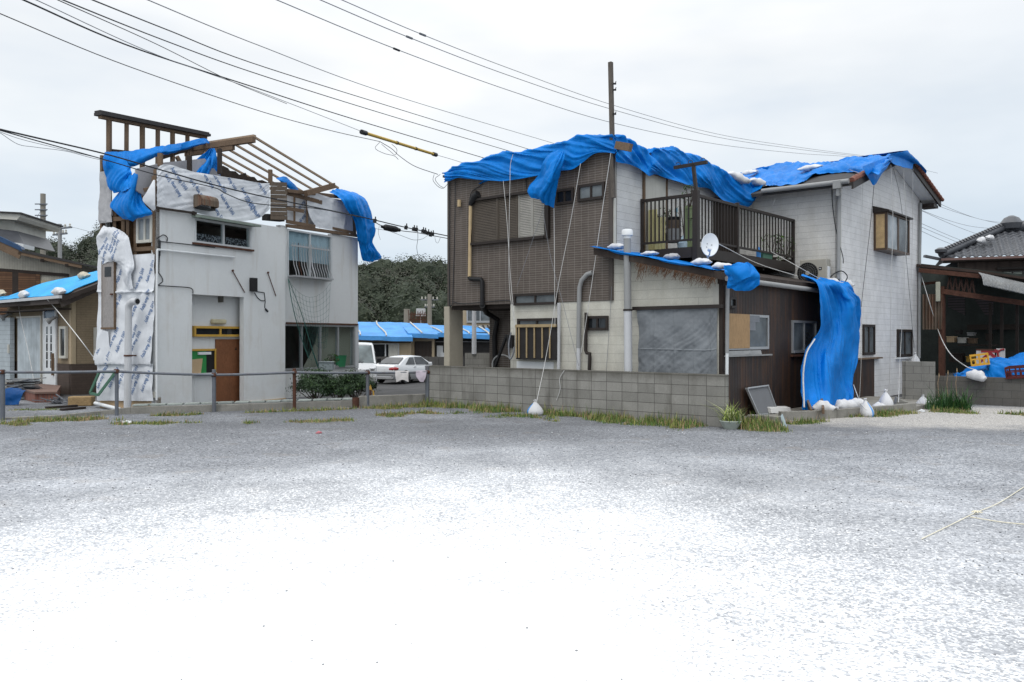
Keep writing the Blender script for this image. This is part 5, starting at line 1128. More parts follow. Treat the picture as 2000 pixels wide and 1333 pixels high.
u0, z1 = f.uz(36, 622); u1 = f.u(82); z0 = f.z(60, 745)
mb = MB(); mb.fbox(f, u0, u1, z0, z1, -.02, .03); sh = mb.build('folding_shutter', corrmat('grey_blue_shutter', (.42, .47, .50), .14, .6, None, amp=.2, dark=.35), BG)
mb = MB(); mb.fbox(f, u0-.03, u1+.05, z1, z1+.05, -.02, .06); mb.fbox(f, u1, u1+.05, z0, z1, -.02, .06); mb.build('frame', M['offwhite'], sh)
mb = MB(); u0, z1 = f.uz(6, 622); u1 = f.u(32); z0 = f.z(18, 740); mb.fbox(f, u0, u1, z0, z1, .06, .2); cb = mb.build('shutter_box', brickmat('pale_blue_siding', (.40, .45, .48), (.42, .47, .5), (.22, .25, .27), 3, .155, .006, 0, .6), BG)
mb = MB(); mb.fbox(f, u1-.12, u1-.02, f.z(28, 690), f.z(28, 673), .2, .24); mb.build('handle', M['offwhite'], cb)
winpx(BG, f, 118, 638, 700, 131, fm='offwhite', gm='dglass', n=1, fw=.08)
winpx(BG, FDs.off(.02), 183, 640, 705, 215, fm='offwhite', gm='dglass', n=1, fw=.09, tr=(1.45,))
for x, y in ((16, 614), (107, 620)):
    p = f.p(x, y, .1); sp = thing('floodlight', 'small grey floodlight on the beige wall '+('above the shutter box' if x < 50 else 'beside the white door'), 'lamp', p)
    mb = MB(); mb.bar(p-f.n*.1, p, .05, .05); mb.build('arm', M['pvc'], sp)
    mb = MB(); mb.lathe([(.05, 0), (.06, .12), (.11, .22), (.11, .26)], p, 12, Vector((-.7, -.3, -.5))); mb.build('head', M['pvc'], sp, True)
# brick doorstep
stp = thing('doorstep', 'red brick doorstep with brown tiled top before the white door', 'step', gp(75, 785))
pts = [gp(30, 776), gp(68, 787), gp(110, 786), gp(118, 772), gp(80, 768)]
mb = MB(); mb.prism([Vector((p.x, p.y, .0)) for p in pts], (0, 0, .24)); mb.build('brick_base', M['red_brick'], stp)
mb = MB(); c = sum((Vector((p.x, p.y, 0)) for p in pts), Vector())/5; mb.prism([c+(Vector((p.x, p.y, 0))-c)*1.03+Vector((0, 0, .241)) for p in pts], (0, 0, .05)); mb.build('top_slab', plain('brown_slab', (.17, .11, .09), .8), stp)

# ================================================================== cream house at the far left
Yc = 36; FC = Face((0, Yc), (1, .12)); CH = thing('cream_house', 'cream sheet clad house with brown shutters at far left behind the bungalow', 'house', FC.p(50, 660))
P_ = lambda x, y, d=0: FC.p(x, y, d)
mb = MB(); mb.prism([P_(-80, 800), P_(137, 800), P_(137, 515), P_(40, 497), P_(0, 480), P_(-80, 460)], -FC.n*7); mb.build('wall', M['cream'], CH)
mb = MB(); mb.prism([P_(80, 548, .02), P_(133, 550, .02), P_(133, 600, .02), P_(80, 600, .02)], FC.n*.03); mb.build('pale_panel', M['beige'], CH)
sh_m = brickmat('brown_shutter_slats', (.16, .085, .045), (.10, .05, .028), (.05, .03, .02), 3, .09, .01, 0, .7, .6, dirt=(.05, .028, .018), dirtf=.6)
for x0, x1, y0, y1, m_ in ((-60, 25, 526, 700, sh_m), (37, 79, 531, 640, sh_m), (25, 37, 530, 640, M['wood_dark'])):
    mb = MB(); mb.prism([P_(x0, y1, .02), P_(x1, y1, .02), P_(x1, y0+(x1-x0)*.04, .02), P_(x0, y0, .02)], FC.n*.05); mb.build('shutter', m_, CH)
mb = MB(); mb.bar(P_(-80, 521, .05), P_(134, 538, .05), .06, .12); mb.build('wall_band', M['wood_dark'], CH)
# main roof verge, upper storey box, hipped roof piece with blue ridge
mb = MB(); mb.prism([P_(36, 492, .5), P_(164, 519, .5), P_(164, 515, .5), P_(36, 486, .5)], -FC.n*7.5); mb.build('roof', M['roofdark'], CH)
mb = MB(); mb.bar(P_(36, 494, .45), P_(160, 521, .45), .05, .14); mb.bar(P_(-60, 452, .45), P_(41, 499, .45), .05, .32); mb.build('bargeboard', M['wood_old'], CH)
mb = MB()
for x in (82, 130): mb.bar(P_(x, 505+(x-82)*.2+4, .5), P_(x, 505+(x-82)*.2+4, -.2), .12, .12)
mb.build('purlin_end', M['wood_dark'], CH)
mb = MB(); mb.prism([P_(-60, 446, .5), P_(44, 492, .5), P_(40, 482, .5), P_(20, 472, .5), P_(0, 463, .5), P_(-60, 436, .5)], -FC.n*.3); mb.build('verge_tile', plain('blue_roof_tile', (.025, .06, .13), .4, .3, 4, .2), CH)
mb = MB(); mb.prism([P_(-60, 452, -1), P_(34, 452, -1), P_(47, 477, -.4), P_(30, 476, -.2), P_(-60, 440, -.2)], -FC.n*3); mb.build('upper_roof', M['darktile'], CH)
mb = MB(); mb.prism([P_(-60, 457, -1.2), P_(28, 453, -1.2), P_(28, 424, -1.2), P_(-60, 420, -1.2)], -FC.n*3); mb.build('upper_wall', M['offwhite'], CH)
mb = MB(); mb.prism([P_(-60, 424, -.6), P_(33, 430, -.6), P_(38, 424, -.6), P_(40, 417, -.6), P_(-60, 412, -.6)], -FC.n*4); mb.build('eave_box', M['offwhite'], CH)
mb = MB(); mb.prism([P_(-60, 412.5, -.5), P_(41, 418, -.5), P_(41, 415, -.5), P_(-60, 410, -.5)], -FC.n*4.2); mb.build('roof_edge', M['roofdark'], CH)
mb = MB(); mb.prism([P_(30, 483, -.2), P_(45, 485, -.2), P_(46, 477, -.2), P_(28, 474, -.2)], -FC.n*1); mb.build('gable_end', M['white'], CH)

# ================================================================== blue sheets
def cloth(name, P, label, group='blue tarpaulins on the damaged houses', mat='tarp', th=.006, extra=(), cat='tarp'):
    mb = MB(); mb.sheet(P, th)
    for q in extra: mb.sheet(q, th)
    return tag(mb.build(name, M[mat], None, True, ang=60), label, cat, group)
def hem(W, P, n=9):
    for i in range(n): W[i] = P[i]+(W[i]-P[i])*(i/n)
def up(p, dz=0, back=0, e=E2): return p+Vector((0, 0, dz))+e*back
# over the front eave of the main block
X = (867, 880, 895, 918, 940, 960, 982, 1006, 1030, 1055, 1085, 1105, 1120, 1140, 1160, 1180, 1201)
Bt = (357, 353, 348, 350, 352, 353, 354, 351, 347, 342, 335, 333, 330, 316, 301, 298, 300)
Tp = (337, 333, 326, 318, 312, 306, 299, 297, 295, 290, 283, 275, 269, 264, 264, 266, 264)
tp = [FA.p(x, y, .05) for x, y in zip(X, Tp)]
rows = [[FA.p(x, y, .2) for x, y in zip(X, Bt)], [FA.p(x, b+(t-b)*.3, .22) for x, b, t in zip(X, Bt, Tp)], [FA.p(x, b+(t-b)*.78, .2) for x, b, t in zip(X, Bt, Tp)], tp, [up(p, -.12, 1.2) for p in tp], [up(p, -.5, 6) for p in tp]]
P = grid(rows, 170, 70); W_ = wrinkle(P, .05, 2.0, 1, .042, (1.0, .7), 14); hem(W_, P)
Fl = grid([[FA.p(1088, 296, .42), FA.p(1096, 294, .46), FA.p(1103, 298, .42)], [FA.p(1070, 312, .5), FA.p(1086, 310, .62), FA.p(1100, 318, .45)], [FA.p(1057, 334, .52), FA.p(1077, 336, .74), FA.p(1096, 333, .4)], [FA.p(1044, 352, .5), FA.p(1068, 360, .72), FA.p(1091, 350, .36)], [FA.p(1031, 373, .5), FA.p(1058, 382, .62), FA.p(1085, 384, .32)], [FA.p(1040, 386, .46), FA.p(1061, 397, .5), FA.p(1082, 407, .3)]], 46, 70)
cloth('tarpaulin', W_, 'blue tarpaulin over the front eave of the tiled house with a twisted flap hanging down', extra=(wrinkle(Fl, .05, 2.2, 5, .05, (1, .2), 3),))
# along the side eave of the main block, sagging towards the balcony
X = (1203, 1215, 1228, 1243, 1258, 1268, 1280, 1300, 1325, 1345, 1365, 1385, 1400, 1415, 1440, 1463, 1478, 1494)
Bt = (316, 319, 321, 327, 336, 344, 341, 348, 355, 362, 366, 369, 381, 393, 401, 404, 384, 362)
Tp = (263, 267, 273, 284, 292, 293, 291, 290, 294, 301, 309, 320, 329, 337, 350, 358, 362, 358)
tp = [FM.p(x, y, .12) for x, y in zip(X, Tp)]
rows = [[FM.p(x, y, .24+.07*math.sin(i*1.7)) for i, (x, y) in enumerate(zip(X, Bt))], [FM.p(x, b+(t-b)*.35, .28+.08*math.sin(i*1.3)) for i, (x, b, t) in enumerate(zip(X, Bt, Tp))], [FM.p(x, b+(t-b)*.8, .22) for x, b, t in zip(X, Bt, Tp)], tp, [p-E1*.8+Vector((0, 0, -.12)) for p in tp], [p-E1*4.2+Vector((0, 0, -.6)) for p in tp]]
P = grid(rows, 190, 70); W_ = wrinkle(P, .055, 2.0, 3, .055, (1.0, .45), 17); hem(W_, P)
cloth('tarpaulin', W_, 'blue tarpaulin sagging along the side eave above the balcony')
# on the wing roof, with a pointed corner hanging over the gable
cols = (((1436, 343), (1462, 374)), ((1460, 336), (1485, 368)), ((1490, 328), (1505, 361)), ((1523, 322), (1523, 362)), ((1560, 321), (1560, 357)), ((1600, 318), (1595, 341)), ((1640, 313), (1646, 334)), ((1680, 308), (1680, 336)), ((1715, 303), (1716, 338)), ((1741, 301), (1741, 312)))
Q = lambda x, y, d=.07: PW.p(x, y, d)
P = grid([[Q(*b) for a, b in cols], [Q(a[0]*.35+b[0]*.65, a[1]*.35+b[1]*.65, .14) for a, b in cols], [Q(a[0]*.7+b[0]*.3, a[1]*.7+b[1]*.3, .12) for a, b in cols], [Q(*a, .1) for a, b in cols], [Q(*a, .1)+E2*.3+Vector((0, 0, .05)) for a, b in cols]], 120, 50)
GF = Face(A3(.53, 0), E2)
Fl = grid([[GF.p(1684, 326), GF.p(1712, 315), GF.p(1744, 304)], [GF.p(1690, 338, .03), GF.p(1715, 331, .08), GF.p(1739, 318, .03)], [GF.p(1698, 350, .05), GF.p(1712, 348, .1), GF.p(1724, 337, .04)], [GF.p(1704, 361, .05), GF.p(1707, 362, .07), GF.p(1710, 359, .04)]], 40, 40)
F2 = grid([[A3(-2.2, SRd+.1, roofp(SRd)+.09), A3(-2.2, SRd+1.6, roofp(SRd+1.6)+.09), A3(-2.2, SRd+3, roofp(SRd+3)+.09)], [A3(.43, SRd-.1, roofp(SRd)+.08), A3(.43, SRd+.8, roofp(SRd+.8)+.1), A3(.43, SRd+1.9, roofp(SRd+1.9)+.09)], [GF.p(1736, 304), GF.p(1758, 309), GF.p(1786, 319)], [GF.p(1738, 316, .05), GF.p(1757, 325, .08), GF.p(1781, 331, .02)]], 40, 40)
cloth('tarpaulin', wrinkle(P, .11, 1.7, 4, .05, (1, .4), 12), 'crumpled blue tarpaulin on the wing roof with a pointed corner over the gable', extra=(wrinkle(Fl, .02, 2, 2), wrinkle(F2, .03, 1.6, 3)))
# strip on the lean-to roof
P = grid([[A3(u, -.385, Z(u)-.0-.03*math.sin(u*5)) for u in np.linspace(-3.02, -.02, 9)], [A3(u, -.37, Z(u)+.03) for u in np.linspace(-3.02, -.02, 9)], [A3(u, .3, Z(u)+.04) for u in np.linspace(-3.02, .0, 9)], [A3(u, 1.0+.25*math.sin(u*4), Z(u)+.05) for u in np.linspace(-2.7, .0, 9)]], 110, 24)
cloth('tarpaulin', wrinkle(P, .02, 2.5, 6), 'narrow light blue sheet along the lean-to roof edge under the sandbags', mat='tarp')
# folded flap at the lean-to corner
q = FA.off(.42)
P = grid([[q.p(1413, 518), q.p(1428, 520), q.p(1446, 516), q.p(1460, 512)], [q.p(1417, 533, .03), q.p(1436, 536, .14), q.p(1458, 528, .1), q.p(1473, 522)], [q.p(1420, 548, .02), q.p(1440, 552, .18), q.p(1464, 543, .12), q.p(1483, 540)], [q.p(1420, 564), q.p(1444, 565, .06), q.p(1466, 567, .05), q.p(1484, 556)]], 40, 36)
P2 = grid([[q.p(1414, 519, .12), q.p(1430, 521, .2), q.p(1450, 516, .16), q.p(1458, 513, .1)], [q.p(1426, 536, .16), q.p(1440, 535, .28), q.p(1456, 528, .22), q.p(1464, 524, .12)], [q.p(1440, 553, .18), q.p(1449, 548, .26), q.p(1460, 543, .22), q.p(1468, 540, .14)]], 30, 26)
cloth('tarpaulin', wrinkle(P, .04, 2.4, 7, .04, (.6, 1), 3), 'small folded blue tarpaulin flapping at the corner of the lean-to roof', extra=(wrinkle(P2, .015, 3, 8),))
# big sheet hanging from the lean-to roof to the ground
q = FR.off(.32)
L_ = ((1563, 541), (1590, 556), (1597, 580), (1599, 615), (1598, 640), (1590, 662), (1576, 684), (1570, 706), (1567, 735), (1568, 770), (1569, 800))
R_ = ((1646, 549), (1660, 556), (1674, 573), (1682, 582), (1680, 612), (1682, 650), (1676, 690), (1670, 715), (1666, 750), (1668, 775), (1660, 800))
of = (-.35, .05, .1, .12, .1, .1, .12, .16, .2, .3, .42)
rows = [[q.p(a[0]+(b[0]-a[0])*t, a[1]+(b[1]-a[1])*t, o+.09*math.sin(t*9+i*.4)*(i > 1)) for t in np.linspace(0, 1, 8)] for i, (a, b, o) in enumerate(zip(L_, R_, of))]
P = grid(rows, 90, 150); cloth('tarpaulin', wrinkle(P, .05, 1.1, 9, .07, (1, -.45), 7), 'large blue tarpaulin hanging from the lean-to eave down to the kerb')
mb = MB(); mb.tube([Vector(P[k, 0])+FR.n*.02 for k in range(75, 148, 6)], .018, 5); tag(mb.build('rope', M['rope'], None, True), 'white hem rope down the left edge of the big hanging blue sheet', 'rope')
# wrecked house: tarpaulins left on the frame
q = FL.off(.25)
tp = (((204, 300), .05), ((232, 296), .05), ((262, 298), .0), ((300, 290), -.6), ((340, 284), -1.0), ((398, 276), -1.5))
bt = (((206, 312), .1), ((235, 322), .1), ((246, 325), .05), ((300, 302), -.5), ((345, 292), -.9), ((406, 282), -1.4))
f = Face(B3(0, 1.55), G1)
P = grid([[f.p(205, 297), f.p(240, 295), f.p(262, 295), f.p(300, 288), f.p(340, 283), f.p(395, 270)], [f.p(205, 306, .1), f.p(240, 312, .2), f.p(258, 315, .2), f.p(300, 300, .2), f.p(345, 293, .15), f.p(402, 279, .1)], [f.p(207, 330, .1), f.p(240, 322, .15), f.p(256, 326, .15), f.p(300, 308, .1), f.p(345, 297, .1), f.p(408, 280, .1)]], 90, 24)
q = FL.off(.12)
F1 = grid([[q.p(204, 297), q.p(222, 300), q.p(243, 312), q.p(252, 322)], [q.p(204, 325, .05), q.p(224, 328, .1), q.p(246, 334, .1), q.p(257, 338)], [q.p(208, 350, .05), q.p(226, 352, .1), q.p(244, 352, .1), q.p(256, 340)], [q.p(216, 364), q.p(230, 370, .1), q.p(246, 362, .15), q.p(262, 345, .1)], [q.p(228, 376), q.p(240, 375, .15), q.p(255, 365, .2), q.p(272, 332, .05)]], 50, 60)
F2 = grid([[q.p(268, 334), q.p(271, 332, .05), q.p(274, 331)], [q.p(250, 350), q.p(264, 352, .2), q.p(275, 352)], [q.p(228, 377), q.p(255, 378, .28), q.p(276, 376)], [q.p(212, 402), q.p(248, 404, .3), q.p(282, 398, .05)], [q.p(224, 416), q.p(252, 424, .24), q.p(294, 412, .1)], [q.p(240, 428), q.p(262, 429, .1), q.p(298, 418, .05)]], 60, 70)
cloth('tarpaulin', wrinkle(P, .035, 1.8, 11, .02, (1, 0), 9), 'blue tarpaulin draped from the bare studs down the flank of the wrecked house', 'torn tarpaulins on the wrecked house', extra=(wrinkle(F1, .03, 2, 12, .035, (1, .8), 4), wrinkle(F2, .03, 2, 13, .05, (1, 0), 5)))
f = FB.off(-.45)
P = grid([[f.p(410, 293), f.p(413, 292), f.p(416, 293)], [f.p(384, 314), f.p(411, 314, .15), f.p(423, 316)], [f.p(356, 336), f.p(402, 340, .2), f.p(431, 340)], [f.p(345, 352), f.p(400, 358, .2), f.p(433, 352)]], 60, 40)
cloth('tarpaulin', wrinkle(P, .02, 2, 14, .07, (1, 0), 8), 'tent shaped blue tarpaulin hanging under the ridge beam of the wrecked house', 'torn tarpaulins on the wrecked house')
f = Face(B3(0, 1.55), G1).off(.2); P = grid([[f.p(354, 282), f.p(380, 273), f.p(400, 271), f.p(409, 278)], [f.p(355, 290), f.p(380, 285, .1), f.p(400, 280, .1), f.p(410, 282)]], 30, 12)
cloth('tarpaulin', wrinkle(P, .03, 3, 15), 'bunched blue sheet on the right end of the bare stud wall', 'torn tarpaulins on the wrecked house')
f = FBs.off(-.3); P = grid([[f.p(539, 350), f.p(552, 345), f.p(560, 347), f.p(566, 352)], [f.p(545, 353, .1), f.p(560, 358, .15), f.p(570, 359, .1), f.p(578, 364)], [f.p(560, 365), f.p(565, 369, .1), f.p(575, 371, .1), f.p(583, 373)]], 26, 20)
cloth('tarpaulin', wrinkle(P, .03, 3, 16), 'scrap of blue sheet caught behind the planked bay', 'torn tarpaulins on the wrecked house')
f = FBs.off(.25)
rows = [[f.p(643, 374, -.5), f.p(657, 368, -.4), f.p(676, 371, -.5), f.p(692, 377, -.8)], [f.p(666, 387, .1), f.p(684, 382, .2), f.p(702, 383, .1), f.p(712, 392, -.2)], [f.p(676, 408, .15), f.p(694, 404, .3), f.p(712, 402, .2), f.p(724, 412, 0)], [f.p(692, 432, .1), f.p(706, 430, .25), f.p(720, 430, .2), f.p(730, 436, 0)], [f.p(698, 466, .05), f.p(711, 464, .2), f.p(722, 460, .2), f.p(731, 455, .05)], [f.p(702, 478), f.p(712, 480, .15), f.p(720, 478, .12), f.p(727, 474)], [f.p(705, 500), f.p(718, 496, .15), f.p(731, 494, .15), f.p(742, 499)], [f.p(708, 509), f.p(719, 512, .1), f.p(731, 511, .1), f.p(744, 504)]]
P = grid(rows, 60, 130); cloth('tarpaulin', wrinkle(P, .05, 2, 17, .05, (1, .1), 4), 'shiny blue tarpaulin hanging off the right end of the wrecked house', 'torn tarpaulins on the wrecked house')
# light blue sheet on the bungalow roof
P = grid([[PD.p(-60, 592, .03), PD.p(30, 583, .03), PD.p(119, 575, .03), PD.p(150, 563, .03), PD.p(205, 541, .03)], [PD.p(-60, 589, .05), PD.p(30, 577, .05), PD.p(110, 564, .05), PD.p(150, 553, .05), PD.p(203, 536, .05)], [PD.p(-60, 588, .04), PD.p(5, 581.5, .04), PD.p(80, 554, .04), PD.p(140, 541, .04), PD.p(203, 526, .04)]], 70, 24)
cloth('tarpaulin', wrinkle(P, .012, 2, 18), 'light blue sheet stretched over the roof of the beige bungalow', 'tarpaulins on the bungalow', mat='tarp_sky', th=.02)
# grey sheet over the boarded window, folded creases kept
q = FA.off(.06)
P = grid([[q.p(1244, 605, .02), q.p(1275, 604), q.p(1310, 603, .02), q.p(1345, 602), q.p(1380, 601, .03), q.p(1402, 602)], [q.p(1248, 650), q.p(1275, 651, .05), q.p(1310, 650, .02), q.p(1345, 652, .06), q.p(1378, 655, .02), q.p(1400, 652)], [q.p(1247, 690, .02), q.p(1275, 690, .03), q.p(1310, 691, .04), q.p(1345, 692, .02), q.p(1380, 692, .06), q.p(1400, 690, .02)], [q.p(1246, 742), q.p(1275, 742, .05), q.p(1310, 742, .02), q.p(1345, 742, .05), q.p(1380, 743, .03), q.p(1401, 743)]], 100, 80)
W_ = wrinkle(P, .028, 2.6, 21, .012, (1, .9), 7)
for j in (22, 44, 66, 88):      # fold lines of the packed sheet
    W_[:, j, :] += np.array(FA.n)*.014
W_[48, :, :] += np.array(FA.n)*.012
cloth('tarpaulin', W_, 'creased grey sheet covering a ground floor window behind the block wall', None, 'tarp_grey')
# heap under a blue sheet behind the low wall on the right
f = f_r.off(-.5)
X = (1863, 1873, 1884, 1903, 1928, 1934, 1950, 1975, 2000, 2040)
T1 = (732, 726, 719, 715, 712, 703, 700, 698, 692, 680)
rows = [[f.p(x, 745, -.0) for x in X], [f.p(x, t*.55+742*.45, -.15) for x, t in zip(X, T1)], [f.p(x, t+8, -.5) for x, t in zip(X, T1)], [f.p(x, t, -1.0) for x, t in zip(X, T1)], [f.p(x, t+4, -2.2) for x, t in zip(X, T1)], [f.p(x, 742, -2.8) for x in X]]
P = grid(rows, 90, 60); cloth('tarpaulin', wrinkle(P, .06, 1.8, 23, .05, (1, .7), 6), 'blue sheet over a heap behind the low dark wall', None)

# ================================================================== sandbags
def noisy(v, a, f, s): return v+v.normalized()*a*noise.noise(v*f+Vector((s, s*2, s*3))) if v.length > 1e-6 else v
def tied_bag(name, label, p, h, w_, seed, mat='bag', blue=True, group='tied sandbags', lean=0.0):
    root = thing(name, label, 'sandbag', (0, 0, 0), group)
    prof = [(.02, 0), (.85, 0), (1.0, .12), (.98, .28), (.8, .45), (.52, .62), (.27, .76), (.15, .84), (.10, .88)]
    mb = MB(); n = 28; vs = []; fs = []
    for r, z in prof:
        for j in range(n):
            a = 2*math.pi*j/n; rr = r*(1+.12*math.sin(2*a+seed)+.05*math.sin(5*a+seed*2)+(.10*math.sin(9*a+seed)*max(0, z-.25)*2))
            v = Vector((rr*math.cos(a)*w_/2, rr*math.sin(a)*w_/2*.85, z*h+lean*0)); v += Vector((lean*z*h, 0, 0)); vs.append(noisy(v, .03*w_, 9/w_*.3, seed))
    for i in range(len(prof)-1):
        for j in range(n):
            j2 = (j+1) % n; mb.cur = 1 if blue and (j+int(seed)) % n in (3, 4, 5, 20) and i < 6 else 0
            mb.f.append((i*n+j, i*n+j2, (i+1)*n+j2, (i+1)*n+j)); mb.m.append(mb.cur)
    mb.v = vs; mb.f.append(tuple(range(n-1, -1, -1))); mb.m.append(0)
    mb.build('sack', [M[mat], M['bagblue']], root, True, ang=75)
    mb = MB(); mb.lathe([(.10*w_/2, .0), (.13*w_/2, .03*h), (.22*w_/2, .07*h), (.16*w_/2, .10*h), (.02*w_, .11*h)], (lean*h*.86, 0, .855*h), 12)
    mb.v = [tuple(Vector(v)+Vector((.03*w_*noise.noise(Vector(v)*40+Vector((seed, 0, 0))), .04*w_*noise.noise(Vector(v)*30), .05*h*noise.noise(Vector(v)*25)))) for v in mb.v]; mb.build('neck', M[mat], root, True)
    mb = MB(); mb.lathe([(.15*w_/2, -.012), (.15*w_/2, .012)], (lean*h*.86, 0, .86*h), 10); mb.build('tie', M['rope'], root)
    root.location = p; root.rotation_euler = (0, 0, seed*1.3)
    return root
def flat_bag(name, label, p, L, W__, h, rz, seed, mat='bag', group='flat sandbags', tilt=(0, 0)):
    mb = MB(); n = 22; m = 16; vs = []
    for i in range(m+1):
        for j in range(n):
            t = math.pi*i/m; a = 2*math.pi*j/n
            x = -math.cos(t); r = abs(math.sin(t))**.55
            v = Vector((x*L/2*(1-.06*abs(math.sin(a))), r*math.cos(a)*W__/2*(.8+.2*abs(x)), r*math.sin(a)*h/2*(1-.35*abs(x)**3)))
            if abs(x) > .8: v.y *= 1+.25*(abs(x)-.8)*5; v.z *= .8
            v = noisy(v, .16*h*1.4, 2.0/h*.5, seed)+Vector((0, 0, .05*h*math.sin(9*x+seed))); v = noisy(v, .06*h, 7/h*.5, seed+3)
            v.z = max(v.z, -h*.34); vs.append(v)
    fs = [(i*n+j, i*n+(j+1) % n, (i+1)*n+(j+1) % n, (i+1)*n+j) for i in range(m) for j in range(n)]
    mb.add(vs, fs); root = thing(name, label, 'sandbag', (0, 0, 0), group)
    mb.build('sack', M[mat], root, True, ang=80)
    mb = MB(); mb.tube([(L*.45, 0, 0), (L*.49, .01, .01), (L*.53, -.015, .0), (L*.55, -.02, -.015)], [.13*W__, .055*W__, .10*W__, .02*W__], 8); mb.build('neck', M[mat], root, True)
    root.location = Vector(p)+Vector((0, 0, h*.34)); root.rotation_euler = (tilt[0], tilt[1], rz)
    return root
def roofz(u): return Z(u)+.06
az = math.atan2(E1.y, E1.x); tl = math.atan((3.05-3.77)/3.45)
for x, w__, lb, mt in ((1203, .5, 'plump white sandbag at the upper left end of the lean-to roof', 'bag'), (1268, .42, 'flat torn white sandbag lying on the lean-to roof below the yellow boards', 'bag'), (1311, .4, 'greyish sandbag on the lean-to roof edge left of the dish', 'bag_grey'), (1368, .5, 'pale bluish sandbag on the lean-to roof below the satellite dish', 'bag'), (1409, .45, 'white sandbag on the lean-to roof next to the folded blue flap', 'bag')):
    u = FA.off(.05).u(x); flat_bag('sandbag', lb, A3(u, -.02, roofz(u)), w__*.9, .3, .16 if x != 1268 else .11, az+.2*math.sin(x), x*.37, mt, 'sandbags on the lean-to roof', (0, -tl*0))
for x, y, lb in ((1627, 549, 'white sandbag on the lean-to eave below the fan unit'), (1651, 552, 'white sandbag on the lean-to eave atop the big hanging blue sheet')):
    s = FR.u(x); flat_bag('sandbag', lb, A3(-.02, s, 3.09), .48, .34, .24, az+.6, x*.2, 'bag', 'sandbags on the lean-to roof')
for x, y, off_, lb, L, mt in ((1440, 349, .2, 'white sandbag at the junction of the two tarpaulin covered roofs', .75, 'bag'), (1478, 358, .25, 'white sandbag just above the drooping corner of the side tarpaulin', .5, 'bag')):
    p = FM.p(x, y, off_); flat_bag('sandbag', lb, p-Vector((0, 0, .08)), L, .4, .26, az+1.1, x, mt, 'sandbags on the upper roofs', (0, .25))
for x, y, lb in ((1465, 340, 'pale sandbag low on the left of the wing roof tarpaulin'), (1582, 331, 'long pale sandbag halfway along the wing roof tarpaulin')):
    p = PW.p(x, y, .14); flat_bag('sandbag', lb, p, .7 if x > 1500 else .5, .38, .16, az, x, 'bag', 'sandbags on the upper roofs', (math.atan(dz), 0))
# bungalow and tiled house
for x, y, lb, mt, L in ((164, 541, 'cream tied sandbag high on the light blue bungalow roof', 'bag_cream', .42), (46, 578, 'white sandbag on the bungalow eave above the shutter box', 'bag', .42), (114, 573, 'white sandbag on the bungalow eave above the white door', 'bag', .48), (2, 576, 'cream sandbag cut by the left photo edge on the bungalow roof', 'bag_cream', .45)):
    p = PD.p(x, y+3, .05); flat_bag('sandbag', lb, p, L, .3, .26, az+.2, x+3, mt, 'sandbags on the bungalow roof', (.3, 0))
# on the ground
g0 = gp(1045, 811); tied_bag('sandbag', 'tied white and blue sandbag on the grass before the long block wall', g0, .36, .36, 2.0, group='tied sandbags on the ground')
g0 = gp(1694, 814); tied_bag('sandbag', 'tied white and blue sandbag leaning on the outside of the kerb', g0, .42, .36, 4.0, group='tied sandbags on the ground', lean=-.15)
g0 = gp(1730, 798, .1); tied_bag('sandbag', 'tied white and blue sandbag at the foot of the white gable', g0, .46, .42, 1.0, group='tied sandbags on the ground')
g0 = gp(1803, 796); tied_bag('sandbag', 'tied white sandbag beside the tall green grass clump', g0, .33, .36, 6.0, 'bag', False, group='tied sandbags on the ground')
flat_bag('sandbag', 'grey white sandbag lying on the kerb under the leaning boards', gp(1611, 806, .12), .5, .34, .3, -.3, 5, 'bag', 'sandbags on the ground')
flat_bag('sandbag', 'white sandbag slumped on the kerb at the right foot of the hanging sheet', gp(1651, 802, .12), .46, .32, .3, .2, 8, 'bag', 'sandbags on the ground')
sb = flat_bag('sandbag', 'white sandbag with dark blue print on the kerb by the ribbed brown patch', gp(1672, 799, .12), .42, .34, .3, .1, 9, 'bag', 'sandbags on the ground')
mb = MB()
for k in range(3): mb.box((-.1+.1*k, -.165, .02+.04*(k % 2)), .06, .012, .035)
mb.build('print', M['ink'], sb)
flat_bag('sandbag', 'small crumpled white bag lying left of the tied bag at the gable foot', gp(1718, 799, .1), .34, .24, .16, .0, 3, 'bag', 'sandbags on the ground')
# hung on ropes
p = FG.p(1788, 714, .25); tied_bag('sandbag', 'white sandbag hanging on a rope at the right end of the gable', p, .42, .3, 3, 'bag', False, 'hanging sandbags')
p = f_r.p(1907, 742, .1); flat_bag('sandbag', 'grey white sandbag hung over the low dark wall before the blue heap', p, .46, .3, .3, az-.2, 4, 'bag', 'hanging sandbags', (0, .25))

# ================================================================== open shed and tiled house on the right
FS = Face(at(1900, 660, 26.5), E1); SH = thing('open_shed', 'dark rusty open fronted shed with a curved corrugated awning', 'shed', FS.p(1900, 660, -2))
q = lambda x, y, d=0: FS.p(x, y, d)
mb = MB(); mb.prism([q(1795, 515, -3.4), q(2080, 545, -3.4), q(2080, 800, -3.4), q(1795, 800, -3.4)][::-1], -FS.n*.1); mb.build('back_wall', plain('shed_back', (.035, .042, .038), .9, .4, 2, .2), SH)
mb = MB(); mb.prism([q(1790, 521, .3), q(1916, 534, .3), q(2100, 560, .3), q(2100, 556, .3), q(1916, 529, .3), q(1790, 516, .3)], -FS.n*4.2); mb.build('roof', plain('shed_roof', (.045, .03, .024), .8, .4, 3, .4), SH)
mb = MB(); mb.bar(q(1795, 528, .25), q(1916, 540, .25), .08, .14); mb.bar(q(1840, 569, .1), q(2050, 600, .1), .1, .16); mb.bar(q(1800, 555, -.3), q(1830, 552, -.3), .08, .08); mb.build('beam', M['rusty'], SH)
mb = MB()
